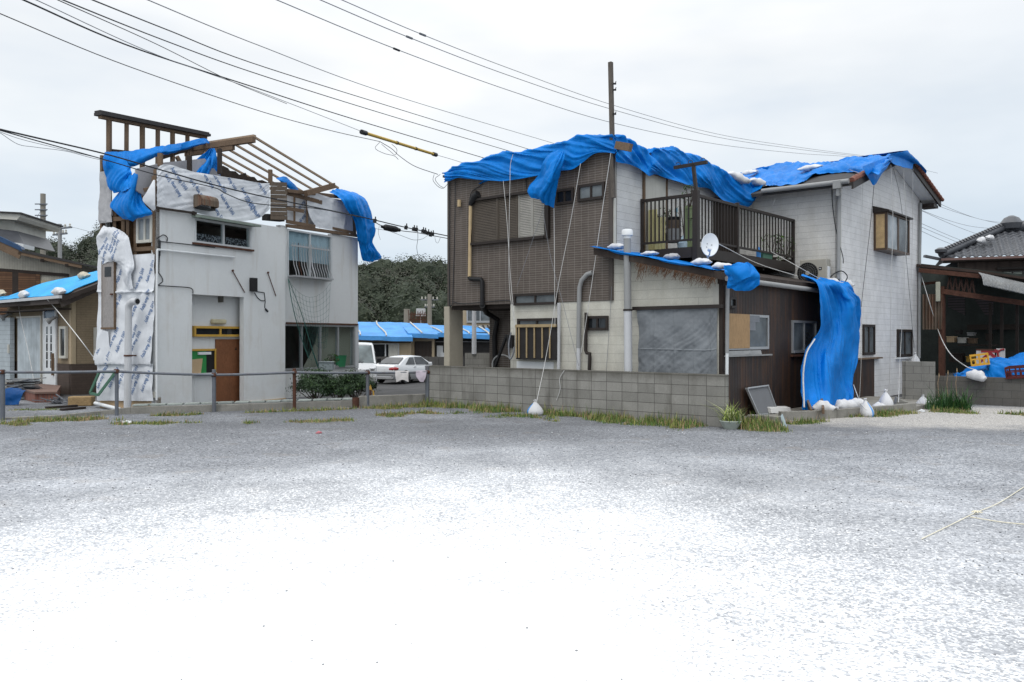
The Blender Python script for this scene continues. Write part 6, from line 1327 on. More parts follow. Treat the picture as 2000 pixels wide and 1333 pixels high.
for k in range(5): x = 1850+k*11; mb.bar(q(x, 568+k*1.5, .1), q(x+5, 541+k*1.4, .1), .05, .05); mb.bar(q(x+5, 541+k*1.4, .1), q(x+10, 569+k*1.6, .1), .05, .05)
mb.build('truss', plain('truss_steel', (.045, .024, .018), .85, .4, 8, .3), SH)
mb = MB(); mb.fbox(FS, FS.u(1835), FS.u(1846), -.1, FS.z(1840, 560), -.05, .12); mb.build('post', M['rusty'], SH)
for x in (1918, 1941, 1972): mb = MB(); mb.fbox(FS, FS.u(x)-.04, FS.u(x)+.04, -.1, FS.z(x, 590), -1.2, -1.12); mb.build('post', M['wood_dark'], SH)
mb = MB(); P = np.array([[tuple(q(1802+38*t, y, .2+.03*math.sin(t*40))) for t in np.linspace(0, 1, 60)] for y in (575, 610, 644)]); mb.sheet(P, .01); mb.build('cladding', M['rust'], SH)
mb = MB(); mb.fbox(FS, FS.u(1833), FS.u(1841.5), FS.z(1837, 590), FS.z(1837, 552), .26, .36); mb.build('lamp_cover', plain('cream_plastic', (.40, .40, .32), .5), SH, bevel=.02)
rows = []
for d, y0, y1 in ((-.9, 534, 558), (-.5, 533.5, 556.5), (0, 534, 557.5), (.35, 539, 562), (.55, 548, 570), (.62, 557, 579)):
    rows.append([q(1912+(100*t)+(d > 0)*d*14, y0+(y1-y0)*t, d+.6) for t in np.linspace(0, 1, 4)])
P = grid(rows, 220, 24)
for j in range(220): P[:, j, 2] += .018*math.sin(j*1.05)
mb = MB(); mb.sheet(P, .008); mb.build('awning', M['corr_grey'], SH, True)
mb = MB(); mb.prism([q(1852, 580, -2.2), q(1852, 600, -2.2), q(1885, 616, -2.2), q(1885, 578, -2.2)], FS.n*.03); mb.prism([q(1903, 584, -2.2), q(1925, 616, -2.2), q(1940, 616, -2.2), q(1940, 588, -2.2)], FS.n*.03); mb.build('hanging_sheet', brickmat('dark_slat', (.075, .062, .066), (.07, .06, .06), (.02, .018, .018), 3, .09, .012, 0), SH)
mb = MB(); mb.fbox(FS, FS.u(1846), FS.u(1970), FS.z(1900, 643), FS.z(1900, 632), -3.3, -2.9); mb.fbox(FS, FS.u(1846), FS.u(1915), FS.z(1880, 677), FS.z(1880, 674), -2.6, -1.6); mb.build('shelf', M['wood_dark'], SH)
for i, (x, y, w__, h_, m_) in enumerate(((1856, 664, 14, 10, 'tan'), (1878, 666, 16, 9, 'offwhite'), (1897, 667, 14, 9, 'wood_old'), (1866, 700, 26, 16, 'wood_dark'), (1898, 703, 22, 10, 'yellow'), (1870, 650, 10, 6, 'dark'), (1895, 654, 12, 5, 'pvc'), (1930, 660, 10, 12, 'wood_dark'))):
    mb = MB(); f = FS.off(-2.0-.1*i); mb.fbox(f, f.u(x-w__/2), f.u(x+w__/2), f.z(x, y+h_/2), f.z(x, y-h_/2), -.4, 0); mb.fbox(f, f.u(x-w__/2)-.02, f.u(x+w__/2)+.02, f.z(x, y-h_/2), f.z(x, y-h_/2)+.03, -.42, .02)
    tag(mb.build('storage_box', M[m_], None, bevel=.01), ['tan box on the upper shelf at the left of the shed', 'off white box in the middle of the shed shelf', 'brown box at the right of the shed shelf', 'wide dark crate low inside the shed', 'dull yellow box low inside the shed', 'small dark box above the shed shelf', 'small grey box above the shed shelf', 'dark brown case between the thin posts of the shed'][i], 'box', 'boxes stored in the shed')
mb = MB()
for k in range(40): c = q(1846+rnd.random()*25, 752-rnd.random()*20, -.6-rnd.random()); mb.box(c, .14, .1, .08, rnd.random()*3, rnd.random(), rnd.random())
tag(mb.build('rubble', plain('shed_rubble', (.09, .095, .10), .9, .5, 6, .2)), 'grey rubble heaped inside the shed behind the low wall', 'rubble', kind='stuff')
# painted metal signs leaning in the shed
f = FS.off(.5); u0, z1 = f.uz(1907, 682); u1, z0 = f.u(1943), f.z(1907, 712)
sg = thing('sign_panel', 'rust edged white metal sign with a red letter K turned on its side', 'sign', f.w(u0, z0))
mb = MB(); mb.fbox(f, u0, u1, z0, z1, 0, .03); mb.build('panel', M['signwhite'], sg, bevel=.004)
V, Fc = lettering('K'); mb = MB(); c = f.p(1931, 694); s_ = .62
mb.add([c+f.e*(v.y*s_)+f.n*.034-Vector((0, 0, v.x*s_)) for v in V], Fc); mb.build('letter', M['signred'], sg)
mb = MB(); mb.fbox(f, u0, u1, z1-.05, z1+.001, .03, .036); mb.build('rust_edge', M['rusty'], sg)
u0, u1 = f.u(1946), f.u(1963); z1, z0 = f.z(1946, 681), f.z(1946, 708)
sg = thing('sign_panel', 'narrow white metal sign with red curved mark beside the K sign', 'sign', f.w(u0, z0)); mb = MB(); mb.fbox(f, u0, u1, z0, z1, -.02, .01); mb.build('panel', M['signwhite'], sg)
mb = MB(); mb.tube(crom(np.array([tuple(f.p(*p, .015)) for p in ((1950, 697), (1949, 689), (1955, 684), (1962, 683))]), 10), .03, 6); mb.build('mark', M['signred'], sg, True)
# bottle crates on the heap
def crate(name, label, c, L, D, Hh, rz, mat, tilt=(0, 0)):
    root = thing(name, label, 'crate', (0, 0, 0))
    def side(sx, L_, off):
        mb = MB(); t = .02
        for z0, z1 in ((0, .05), (Hh*.52, Hh*.62), (Hh-.045, Hh)):
            if sx: mb.box((0, off, (z0+z1)/2), L_, t, z1-z0)
            else: mb.box((off, 0, (z0+z1)/2), t, L_, z1-z0)
        n = 4
        for k in range(n+1):
            p = -L_/2+.015+(L_-.03)*k/n
            for z0, z1 in ((.05, Hh*.52), (Hh*.62, Hh-.045)):
                if z0 > .1 and 0 < k < n and k != n//2: continue
                if sx: mb.box((p, off, (z0+z1)/2), .03, t*.9, z1-z0)
                else: mb.box((off, p, (z0+z1)/2), t*.9, .03, z1-z0)
        return mb.build('side_panel', M[mat], root)
    side(1, L, -D/2+.01); side(1, L, D/2-.01); side(0, D-.04, -L/2+.01); side(0, D-.04, L/2-.01)
    mb = MB(); mb.box((0, 0, .015), L-.04, D-.04, .02); mb.build('base', M[mat], root)
    root.location = c; root.rotation_euler = (tilt[0], tilt[1], rz)
    return root
crate('bottle_crate', 'yellow plastic bottle crate tilted on the blue heap', f_r.off(-.6).p(1915, 714), .44, .34, .31, az+.25, 'crate_y', (0, -.15))
crate('bottle_crate', 'dark red plastic bottle crate half buried in the blue heap', f_r.off(-.1).p(1990, 738), .5, .36, .3, az-.1, 'crate_r', (.1, -.1))
# tiled roof house
YT = 37.; FT = Face(at(1900, 660, YT), (1, -.45)); TH = thing('tiled_house', 'brown panelled house with a grey wave tiled hip roof on the right', 'house', FT.p(1930, 660, -2))
q = lambda x, y, d=0: FT.p(x, y, d)
mb = MB(); mb.fbox(FT, FT.u(1873), FT.u(2120), -.5, FT.z(1900, 503), -7, 0); mb.build('wall', M['brownwall'], TH)
u0, z1 = FT.uz(1957, 529); f = win(TH, FT, u0, FT.u(2040), FT.z(1957, 562), z1, fm='bronze', gm='glass', n=4, fw=.06, d1=.05); 
mb = MB(); mb.fbox(FT, u0, FT.u(2040), FT.z(1957, 562), z1, .002, .006); mb.build('blind', plain('cream_blind', (.66, .65, .52), .8), TH)
mb = MB(); mb.fbox(FT, u0-.2, FT.u(2050), z1+.04, z1+.12, 0, .25); mb.build('window_hood', M['bronze'], TH)
A_ = q(1838, 503, .9); e_ = FT.e; zt_ = A_.z; run = 2.8; pit = .5
NU, NV = 300, 66; LU = 8.5
V_ = []
for i in range(NV):
    t = i/(NV-1)*run; st = .035*((t/.27) % 1.0)
    V_.append([tuple(A_+e_*(max(t*.98, u))-FT.n*t+Vector((0, 0, t*pit-st+.035*math.cos(2*math.pi*u/.3)*(u > t)))) for u in np.linspace(0, LU, NU)])
mb = MB(); mb.sheet(np.array(V_), .03); mb.build('roof', M['darktile'], TH, True, ang=25)
hp = [A_+e_*t*.98-FT.n*t+Vector((0, 0, t*pit+.12)) for t in np.linspace(0, run, 24)]
mb = MB(); mb.tube(hp, .16, 10)
for k, p in enumerate(hp): mb.lathe([(.13, -.05), (.15, .0), (.13, .05)], p+Vector((0, 0, .12)), 8, (hp[1]-hp[0]))
mb.lathe([(.05, -.1), (.24, 0), (.26, .12), (.12, .2)], hp[0]+Vector((0, 0, .1)), 10); mb.box(hp[0]-e_*.35+Vector((0, 0, -.12)), .7, .2, .1, 0, 0, .2)
top = hp[-1]; mb.tube([top, top+e_*5], .26, 10); mb.lathe([(.1, -.2), (.42, -.1), (.48, .15), (.3, .4), (.1, .5)], top+e_*.25, 12); mb.build('ridge_tile', M['darktile'], TH, True)
mb = MB(); mb.sheet(np.array([[tuple(A_+Vector((0, 0, -.02))), tuple(A_-FT.n*.0+Vector((0, 0, -.02)))], [tuple(hp[-1]), tuple(A_-FT.n*6+Vector((0, 0, -.02)))]]), .05); mb.build('hip_face', M['darktile'], TH)
mb = MB(); mb.bar(A_+Vector((0, 0, -.10)), A_+e_*9+Vector((0, 0, -.10)), .08, .10); mb.build('gutter', plain('brown_gutter', (.16, .10, .09), .5), TH)
mb = MB(); mb.prism([A_+e_*.1+Vector((0, 0, -.2)), A_+e_*9+Vector((0, 0, -.2)), A_+e_*9-FT.n*.9+Vector((0, 0, -.2)), A_+e_*.1-FT.n*.9+Vector((0, 0, -.2))], (0, 0, .05)); mb.build('soffit', M['wood_dark'], TH)
mb = MB(); mb.prism([q(1835, 526, -1), q(1875, 505, -1), q(1875, 528, -1), q(1850, 530, -1)], -FT.n*.4); mb.build('lower_roof', M['darktile'], TH)
for x, y, lb in ((1917, 475, 'white sandbag on the hip of the tiled roof, left of two'), (1932, 469, 'white sandbag on the hip of the tiled roof, right of two')):
    d = -(2.8*(x-1838)/147); p = FT.p(x, y, .9+d*.62); flat_bag('sandbag', lb, p, .42, .32, .28, .6, x, 'bag', 'sandbags on the tiled roof', (.4, 0))

# ================================================================== things on and around the large house
az = math.atan2(E1.y, E1.x)
# air conditioner on the lean-to roof
p = FW.off(.42).p(1588, 549); ac = thing('air_conditioner', 'beige outdoor air conditioner unit with round fan on the lean-to roof', 'air conditioner')
uw = (FW.off(.42).u(1614)-FW.off(.42).u(1562)); hh = FW.off(.42).z(1590, 508)-3.14
M['ac'] = plain('ac_body', (.36, .345, .30), .5, .05, 3, .05, stain=(.25, .22, .18), streak=.3)
mb = MB(); mb.box((0, .15, .06+hh/2), uw, .3, hh); mb.build('casing', M['ac'], ac, bevel=.02)
mb = MB(); cx = -uw*.2; cz = .06+hh*.47; R_ = hh*.40
mb.lathe([(R_, 0), (R_*1.03, .004)], (cx, -.002, cz), 32, (0, -1, 0)); mb.build('fan_well', M['black'], ac)
mb = MB()
for r in (R_*1.02, R_*.8, R_*.6, R_*.4): mb.tube([(cx+r*math.cos(a), -.022, cz+r*math.sin(a)) for a in np.linspace(0, 2*math.pi, 33)], .005, 5, False)
for k in range(28): a = 2*math.pi*k/28; mb.tube([(cx+.05*math.cos(a), -.02, cz+.05*math.sin(a)), (cx+R_*math.cos(a+.25), -.02, cz+R_*math.sin(a+.25))], .004, 4)
g_ = mb.build('grille', plain('ac_grille', (.10, .10, .095), .5), ac)
mb = MB(); mb.lathe([(R_*.24, -.03), (R_*.22, .012)], (cx, -.01, cz), 20, (0, -1, 0)); mb.build('hub', M['ac'], g_, True)
mb = MB(); bx_ = uw*.27; bz = .06+hh*.62; mb.box((bx_, -.003, bz), .075, .008, .075); bd = mb.build('badge', M['black'], ac)
mb = MB(); mb.box((bx_, -.009, bz), .012, .004, .04); mb.box((bx_, -.009, bz), .04, .0045, .012); mb.build('emblem', M['white'], bd)
mb = MB(); mb.box((uw/2+.015, .12, .06+hh*.45), .03, .16, hh*.5); mb.build('valve_cover', M['white'], ac, bevel=.01)
mb = MB()
for x in (-uw*.33, uw*.33): mb.box((x, .15, .03), .07, .34, .06)
mb.build('foot', M['black'], ac); ac.location = (p.x, p.y, 3.1); ac.rotation_euler.z = az
# satellite dish on the balcony corner post
c = A3(UB+.25, SB-.2, 0); c = FA.off(-SB+.35).p(1387, 478)
sd = thing('satellite_dish', 'white oval satellite dish fixed to the balcony corner post', 'satellite dish', c)
ax = Vector((.12, -.95, .30)).normalized(); sx = ax.cross(Vector((0, 0, 1))).normalized(); sz = sx.cross(ax).normalized()
sx_, sz_ = (sx*math.cos(.28)+sz*math.sin(.28)), (sz*math.cos(.28)-sx*math.sin(.28))
rows = []
for i in range(13):
    r = i/12; rows.append([c+sx_*(.185*r*math.cos(a))+sz_*(.275*r*math.sin(a))+ax*(.07*(r*r-1)) for a in np.linspace(0, 2*math.pi, 41)])
mb = MB(); mb.sheet(np.array([[tuple(p) for p in r] for r in rows[1:]]), .012); mb.prism([c+sx_*(.185/12*math.cos(a))+sz_*(.275/12*math.sin(a))+ax*-.069 for a in np.linspace(0, 2*math.pi, 13)[:-1]], -ax*.01); mb.build('dish', plain('dish_white', (.62, .65, .68), .4, .04, 3, .05), sd, True)
mb = MB()
for a, b in ((-.05, .03), (.05, .03), (-.05, -.05), (.05, -.05)): mb.lathe([(.012, 0), (.012, .012)], c+sx_*a+sz_*b-ax*.062, 8, ax)
mb.build('bolt', M['pvc'], sd)
e = c-sz_*.25+ax*.3+sx_*.06; mb = MB(); mb.tube([c-sz_*.27-ax*.02, c-sz_*.30+ax*.10, e], .014, 6); ar = mb.build('feed_arm', M['pvc_pale'], sd, True)
mb = MB(); mb.lathe([(.03, 0), (.04, .05), (.035, .1)], e, 10, -ax); mb.build('receiver', M['white'], ar, True)
mb = MB(); b_ = A3(UB+.07, SB+.04, 3.42); k_ = c-ax*.14; mb.tube([k_, Vector((k_.x, k_.y, 3.42)), b_], .024, 8); mb.box(b_, .14, .1, .1, az); mb.build('mount', M['pvc_pale'], sd, True)
# tall mast at the house corner and laundry post on the balcony
f = FA.off(.1); a, b = f.p(1198, 387), f.p(1192.5, 122)
mt = thing('mast', 'tall weathered timber mast rising above the roof corner', 'mast', a)
mb = MB(); mb.bar(a, b, .085, .085); mb.build('pole', plain('mast_wood', (.115, .10, .085), .8, .2, 4, .3, grain=(10, 10, 1)), mt)
mb = MB()
for y in (165, 177, 224): p = f.p(1196, y); mb.box(p+E1*.06, .07, .03, .035); mb.tube([p+E1*.08, p+E1*.1+Vector((0, 0, .05))], .01, 5)
mb.build('clamp', M['black'], mt)
f = FB1; b = A3(UB, SB+.04, ZR1+.06); t_ = f.p(1354, 322, -.04)
lp = thing('laundry_post', 'dark T shaped laundry post rising from the balcony corner', 'post', b)
mb = MB(); mb.bar(b, t_, .07, .07); mb.build('upright', M['bronze'], lp)
a_ = f.p(1317, 328, -.04); c_ = f.p(1381, 317, -.04); mb = MB(); mb.bar(a_, c_, .07, .07); am = mb.build('arm', M['bronze'], lp)
mb = MB()
for t in (.12, .5, .88): p = a_+(c_-a_)*t; mb = MB(); mb.tube([p+Vector((.05*math.cos(w_), 0, .06+.045*math.sin(w_))) for w_ in np.linspace(-.5, 3.6, 9)], .008, 5); mb.build('hook', M['bronze'], am)
# balcony clutter
def onb(x, s, z=None): f = Face(A3(0, s), E1); return f, f.u(x)
zf = 3.725
f = Face(A3(0, 1.45), E1)
for x0, x1, y0, lb in ((1267.5, 1284, 411, 'taller pale yellow board standing behind the balcony bars'), (1286, 1305, 427, 'shorter pale yellow board leaning behind the balcony bars')):
    mb = MB(); u0, z1 = f.uz(x0, y0); u1 = f.u(x1); n = 3
    for k in range(n): a = u0+(u1-u0)*k/n; mb.fbox(f, a+.004, a+(u1-u0)/n-.004, zf-.0, z1, 0 if x0 < 1280 else .12, .03 if x0 < 1280 else .15)
    tag(mb.build('board', M['ygreen']), lb, 'board', 'boards on the balcony')
f2 = Face(A3(0, 1.7), E1); mb = MB(); u0, z1 = f2.uz(1340, 403); mb.fbox(f2, u0, f2.u(1353), zf, z1, 0, .05); tag(mb.build('board', M['sage']), 'sage green board standing beside the balcony corner post', 'board', 'boards on the balcony')
def plant(name, label, c, n, r, h, sz, mats, pot=None, group=None, stems=6, seed=1, asp=.4, dz=0):
    root = thing(name, label, 'plant', c, group); g = np.random.default_rng(seed)
    if pot: mb = MB(); mb.lathe([(pot[0]*.75, 0), (pot[0], pot[1]), (pot[0]*1.1, pot[1]), (pot[0]*1.1, pot[1]-.03)], c, 16); mb.build('pot', M[pot[2]], root, True)
    z0 = pot[1] if pot else 0; d = g.normal(size=(n, 3)); d /= np.linalg.norm(d, axis=1, keepdims=True); q_ = g.uniform(.3, 1, n)**.5
    C = np.array(c)+np.array([0, 0, z0+h*.55])+d*q_[:, None]*np.array([r, r, h*.5]); C += .25*r*np.sin(C*9)
    leafquads('foliage', C, g.uniform(.6, 1.2, n)*sz, [M[m] for m in mats], g.integers(0, len(mats), n), root, asp=asp, seed=seed)
    mb = MB()
    for k in range(stems): a = k*2.4; mb.tube([Vector(c)+Vector((0, 0, z0-.02)), Vector(c)+Vector((r*.3*math.cos(a), r*.3*math.sin(a), z0+h*.4)), Vector(c)+Vector((r*.7*math.cos(a), r*.7*math.sin(a), z0+h*.85))], [.012, .009, .005], 5)
    mb.build('stem', M['bark'], root)
    return root
p = FA.off(-1.75).p(1294, 435); plant('potted_plant', 'bushy green plant behind the yellow boards on the balcony', (p.x, p.y, 4.05), 170, .24, .62, .08, ('leaf', 'leaf2'), (.13, .2, 'wood_dark'), 'potted plants on the balcony', seed=4)
p = FA.off(-1.9).p(1336, 440); plant('potted_plant', 'thin upright plant with sparse leaves beside the sage green board', (p.x, p.y, 3.95), 60, .16, 1.05, .06, ('leaf', 'leaf2'), (.12, .2, 'bark'), 'potted plants on the balcony', seed=6)
p = FA.off(-1.5).p(1348, 405); plant('potted_plant', 'light green plant top showing above the balcony corner rail', (p.x, p.y, 4.5), 80, .16, .55, .07, ('leaf', 'leaf2'), (.1, .25, 'sage'), 'potted plants on the balcony', seed=8)
f = Face(A3(0, 1.6), E1); st = thing('pot_stack', 'stack of brown and grey plant pots on the balcony floor', 'pots', f.w(f.u(1316), zf))
for y0, y1, m_, k in ((476, 450, 'pvc', 1.15), (450, 433, 'board', 1.0), (434, 427, 'black', 1.08)):
    z0, z1 = f.z(1316, y0)+.02, f.z(1316, y1)+.02; c = f.w(f.u(1316), 0); mb = MB(); mb.lathe([(.13*k, z0), (.16*k, z1), (.145*k, z1), (.12*k, z0+.02)], c, 14); mb.build('pot', M[m_], st, True)
p = FA.off(-1.7).p(1335, 455); mb = MB(); mb.lathe([(.05, 0), (.13, .05), (.15, .25), (.06, .38), (.03, .42)], (p.x, p.y, zf), 12); mb.v = [tuple(noisy(Vector(v), .03, 6, 2)) for v in mb.v]; tag(mb.build('plastic_bag', plain('pale_blue_bag', (.40, .52, .62), .5), None, True), 'pale blue plastic bag on the balcony floor by the pots', 'bag')
mb = MB(); mb.bar(A3(-2.05, 1.8, 4.1), A3(-2.12, 1.8, 4.75), .025, .025); mb.box(A3(-2.12, 1.8, 4.78), .06, .05, .1); tag(mb.build('brush', plain('blue_handle', (.10, .26, .36), .5)), 'blue handled brush standing on the balcony', 'brush')
for x, n, lb, r in ((1508, 90, 'leafy plant in the green trough at the far end of the balcony, left of two', .26), (1535, 110, 'taller leafy plant at the far end of the balcony, right of two', .3)):
    f = Face(A3(UB-.25, 0), E2); c = f.w(f.u(x), zf); plant('potted_plant', lb, (c.x, c.y, zf), n, r, .6, .1, ('leaf', 'grass'), (.12, .18, 'bark'), 'potted plants on the balcony', seed=int(x))
f = Face(A3(UB-.14, 0), E2); mb = MB(); a, b = f.w(f.u(1485), zf+.0), f.w(f.u(1503), zf); mb.bar(a+Vector((0, 0, .1)), b+Vector((0, 0, .1)), .16, .2); mb.bar(a+Vector((0, 0, .21)), b+Vector((0, 0, .21)), .19, .03); tag(mb.build('planter_trough', M['greenframe'], bevel=.01), 'dark green planter trough behind the right balcony bars', 'planter')
mb = MB(); c = f.w(f.u(1481.5), zf); mb.lathe([(.05, 0), (.06, .02), (.06, .26), (.03, .33), (.03, .36)], c, 10); tag(mb.build('bottle', plain('blue_bottle', (.06, .25, .62), .3)), 'blue plastic bottle behind the right balcony bars', 'bottle')
# dead climber stems under the lean-to fascia
mb = MB()
for k in range(230):
    u = FA.off(.38).u(1243+rnd.random()**.9*155); z = Z(u)-.14; L = rnd.uniform(.08, .42)*(1-.35*abs((u+1.7)/1.7))*(.5+.8*abs(noise.noise(Vector((u*5, 0, 0))))*1.6)
    a = A3(u, -.36-rnd.random()*.06, z); mb.tube([a, a+E1*rnd.uniform(-.09, .03)-Vector((0, 0, L*.6)), a+E1*rnd.uniform(-.14, .03)-Vector((0, 0, L))], [.006, .0045, .002], 4)
tag(mb.build('dead_climber', M['thatch']), 'fringe of dead brown climber stems hanging from the lean-to fascia', 'dead plant')

# leaning insect screen, gutter offcut, boards
q = FR.off(.24); a = q.p(1481, 810)
scn = thing('insect_screen', 'aluminium framed insect screen leaning on the ribbed brown wall', 'screen', a)
q = Plane(a, (FR.n*.97+Vector((0, 0, .22))).normalized()); cr_ = [q.p(1481, 810), q.p(1519, 808), q.p(1499, 753.5), q.p(1458, 759)]
mb = MB()
for i in range(4): mb.bar(cr_[i], cr_[(i+1) % 4], .03, .045 if i != 2 else .07, up=q.n)
mb.build('frame', M['alu'], scn); mb = MB(); mb.prism(cr_, -q.n*.004); mb.build('mesh', M['mesh'], scn)
a, b = FR.off(.32).p(1508, 808), FR.off(.32).p(1547, 807); mb = MB(); d = (b-a).normalized(); n_ = Vector((-d.y, d.x, 0))
mb.prism([a, a+n_*.04+Vector((0, 0, .12)), a+n_*.16+Vector((0, 0, .15)), a+n_*.28+Vector((0, 0, .1)), a+n_*.3], b-a); tag(mb.build('eave_offcut', plain('white_offcut', (.58, .57, .55), .6, .06, 4, .1), bevel=.01), 'white moulded offcut lying on the kerb behind the insect screen', 'offcut')
for a, b, w__, lb in ((gp(1585, 806, .15), FR.off(.3).p(1574, 779), .16, 'dark plank leaning at the left foot of the hanging blue sheet'), (gp(1608, 803, .2), FR.off(.45).p(1604, 777), .13, 'short brown board standing against the hanging blue sheet')):
    mb = MB(); mb.bar(a, b, w__, .05, up=FR.n); tag(mb.build('plank', M['wood_old'], bevel=.004), lb, 'plank')
p = gp(1759, 795, .1); mb = MB(); mb.prism([p+Vector((-.12, 0, 0)), p+Vector((.1, 0, 0)), p+Vector((.2, 0, .12)), p+Vector((.1, 0, .14)), p+Vector((-.06, 0, .22))], (0, .18, .03)); tag(mb.build('stone_block', M['block_pale'], bevel=.02), 'broken tan stone tied to a rope at the gable foot', 'stone')
# potted spider plant by the wall end
p = gp(1427, 838); sp = thing('potted_plant', 'variegated spider plant in a shallow pale pot at the right end of the block wall', 'plant', p)
mb = MB(); mb.lathe([(.13, 0), (.20, .13), (.215, .15), (.20, .165), (.17, .13)], p, 18); mb.build('pot', plain('pale_green_pot', (.36, .40, .36), .6), sp, True)
blades('foliage', [(p.x+rnd.uniform(-.1, .1), p.y+rnd.uniform(-.1, .1), .13, 1) for k in range(26)], None, (.2, .36), .018, ('leaf_y', 'leaf_p', 'leaf2'), (.45, .35, .2), 1.9, 9, 5, parent=sp)
# tall grass clump and weeds
p = gp(1852, 801); gc = thing('grass_clump', 'tall arching green grass clump at the foot of the low dark wall', 'grass', p)
mb_sp = [(p.x+rnd.uniform(-.42, .45), p.y+rnd.uniform(-.2, .2), 0, rnd.uniform(.6, 1.0)) for k in range(70)]
blades('foliage', mb_sp, None, (.35, .62), .016, ('reed', 'reed', 'grass'), (.6, .3, .1), 1.2, 9, 8, parent=gc)
mb = MB()
for k in range(3): b = p+Vector((-.2+.22*k, .05, .3)); mb.tube([b, b+Vector((-.03, 0, .35)), b+Vector((.0, 0, .5+.06*k))], [.006, .005, .003], 4); mb.lathe([(.004, 0), (.014, .05), (.004, .12)], b+Vector((0, 0, .48+.06*k)), 6)
mb.build('seed_stem', M['straw'], gc)

# grass strips
g = random.Random(4)
def along(a, b, w_, n, s=(.5, 1.2), near=0):
    a = Vector(a); b = Vector(b); d = (b-a).normalized(); nn = Vector((d.y, -d.x, 0)); o = []
    if nn.y > 0: nn = -nn
    while len(o) < n:
        t = g.random(); v = g.random()**1.5*w_; p = a+(b-a)*t+nn*(near+v)
        if noise.noise(Vector((p.x*1.1, p.y*1.1, 3)))+.35*noise.noise(Vector((p.x*4, p.y*4, 1)))+.25 < v/w_*.7: continue
        o.append((p.x, p.y, gz(p.x, p.y), g.uniform(*s)*(1-.5*v/w_)))
    return o
w0, w1_ = FK.w(FK.u(838), 0, .02), FK.w(FK.u(1418), 0, .02)
sp_ = along(w0, w1_, 1.0, 850, (.5, 1.3))+along(w0+(w1_-w0)*.25, w0+(w1_-w0)*.75, 1.5, 380, (.4, .9))+along(gp(1400, 835), gp(1530, 838), .6, 260)+along(gp(1440, 826), gp(1525, 836), .25, 120, (.8, 1.4))
blades('grass', sp_, 'ragged green and yellow grass along the foot of the long block wall', (.06, .21), .013, p=(.55, .3, .15), n=10, seed=2)
sp_ = along(gp(1640, 815), gp(1850, 803), .5, 330, (.4, .9))+along(gp(1850, 805), gp(2050, 812), .5, 260, (.3, .8))+along(gp(1530, 828), gp(1640, 822), .35, 110, (.3, .9))+along(gp(1685, 811), gp(1760, 809), .3, 160, (.5, .9))
blades('grass', sp_, 'short green weeds along the kerb and the low dark wall', (.06, .2), .013, p=(.6, .25, .15), n=9, seed=5)
sp_ = along(gp(0, 826), gp(235, 816), .9, 420, (.4, .9))+along(gp(235, 815), gp(700, 799), .35, 330, (.3, .8))+along(gp(690, 799), gp(838, 793), .9, 420, (.4, .9))+along(gp(215, 828), gp(385, 826), .55, 200, (.3, .7))+along(gp(480, 826), gp(690, 820), .5, 200, (.3, .7))+along(gp(740, 812), gp(840, 806), .8, 220, (.4, .8))
blades('grass', sp_, 'dry straw coloured grass along the railing and kerb', (.05, .17), .013, p=(.36, .36, .28), n=9, seed=7)
sp_ = along(gp(30, 800), gp(120, 800), .8, 120, (.3, .6)); blades('grass', sp_, 'thin weeds on the dark gravel before the brick doorstep', (.04, .10), .012, p=(.5, .4, .1), n=8, seed=9)

# ================================================================== railing, kerbs and shrubs before the wrecked house
pb = [gp(x, y) for x, y in ((5, 821), (228, 812), (418, 805), (575, 800), (718, 795), (835, 791))]
pt_ = [(5, 722), (228, 722), (418, 722), (575, 720), (718, 722), (835, 715)]
RL = thing('pipe_railing', 'grey steel pipe railing with rusty clamps along the lot edge', 'railing', pb[2])
tops = []
for i, (b, (x, y)) in enumerate(zip(pb, pt_)):
    z = EYE+(HY-y)/F*b.y; w__ = (.05, .042, .045, .042, .045, .06)[i]
    mb = MB(); mb.tube([b-Vector((0, 0, .1)), Vector((b.x, b.y, z))], w__, 12); mb.build('post', M['steel'] if i != 3 else M['rusty'], RL, True)
    tops.append(z)
rz_ = [(5, 727), (228, 725.5), (418, 732.5), (575, 727.5), (718, 728), (835, 727)]
rp = [Vector((b.x-.0, b.y-.06, EYE+(HY-y)/F*b.y)) for b, (x, y) in zip(pb, rz_)]
for i in range(5):
    a, b = rp[i], rp[i+1]; k = [a+(b-a)*t+Vector((0, 0, -.012*math.sin(math.pi*t))) for t in np.linspace(0, 1, 7)]
    mb = MB(); mb.tube(k, .03, 10); mb.build('rail', M['steel'], RL, True)
mb = MB(); mb.tube([rp[0]+(rp[0]-rp[1])*.6, rp[0]], .03, 10); mb.build('rail', M['steel'], RL, True)
for i, p in enumerate(rp):
    mb = MB(); mb.lathe([(.05, -.04), (.052, .04)], p+Vector((0, .03, 0)), 12, (1, 0, 0)); mb.lathe([(.06, -.035), (.06, .035)], p+Vector((0, .06, 0)), 12); mb.box(p+Vector((.05, .02, .0)), .05, .1, .05); mb.build('clamp', M['rusty'], RL)
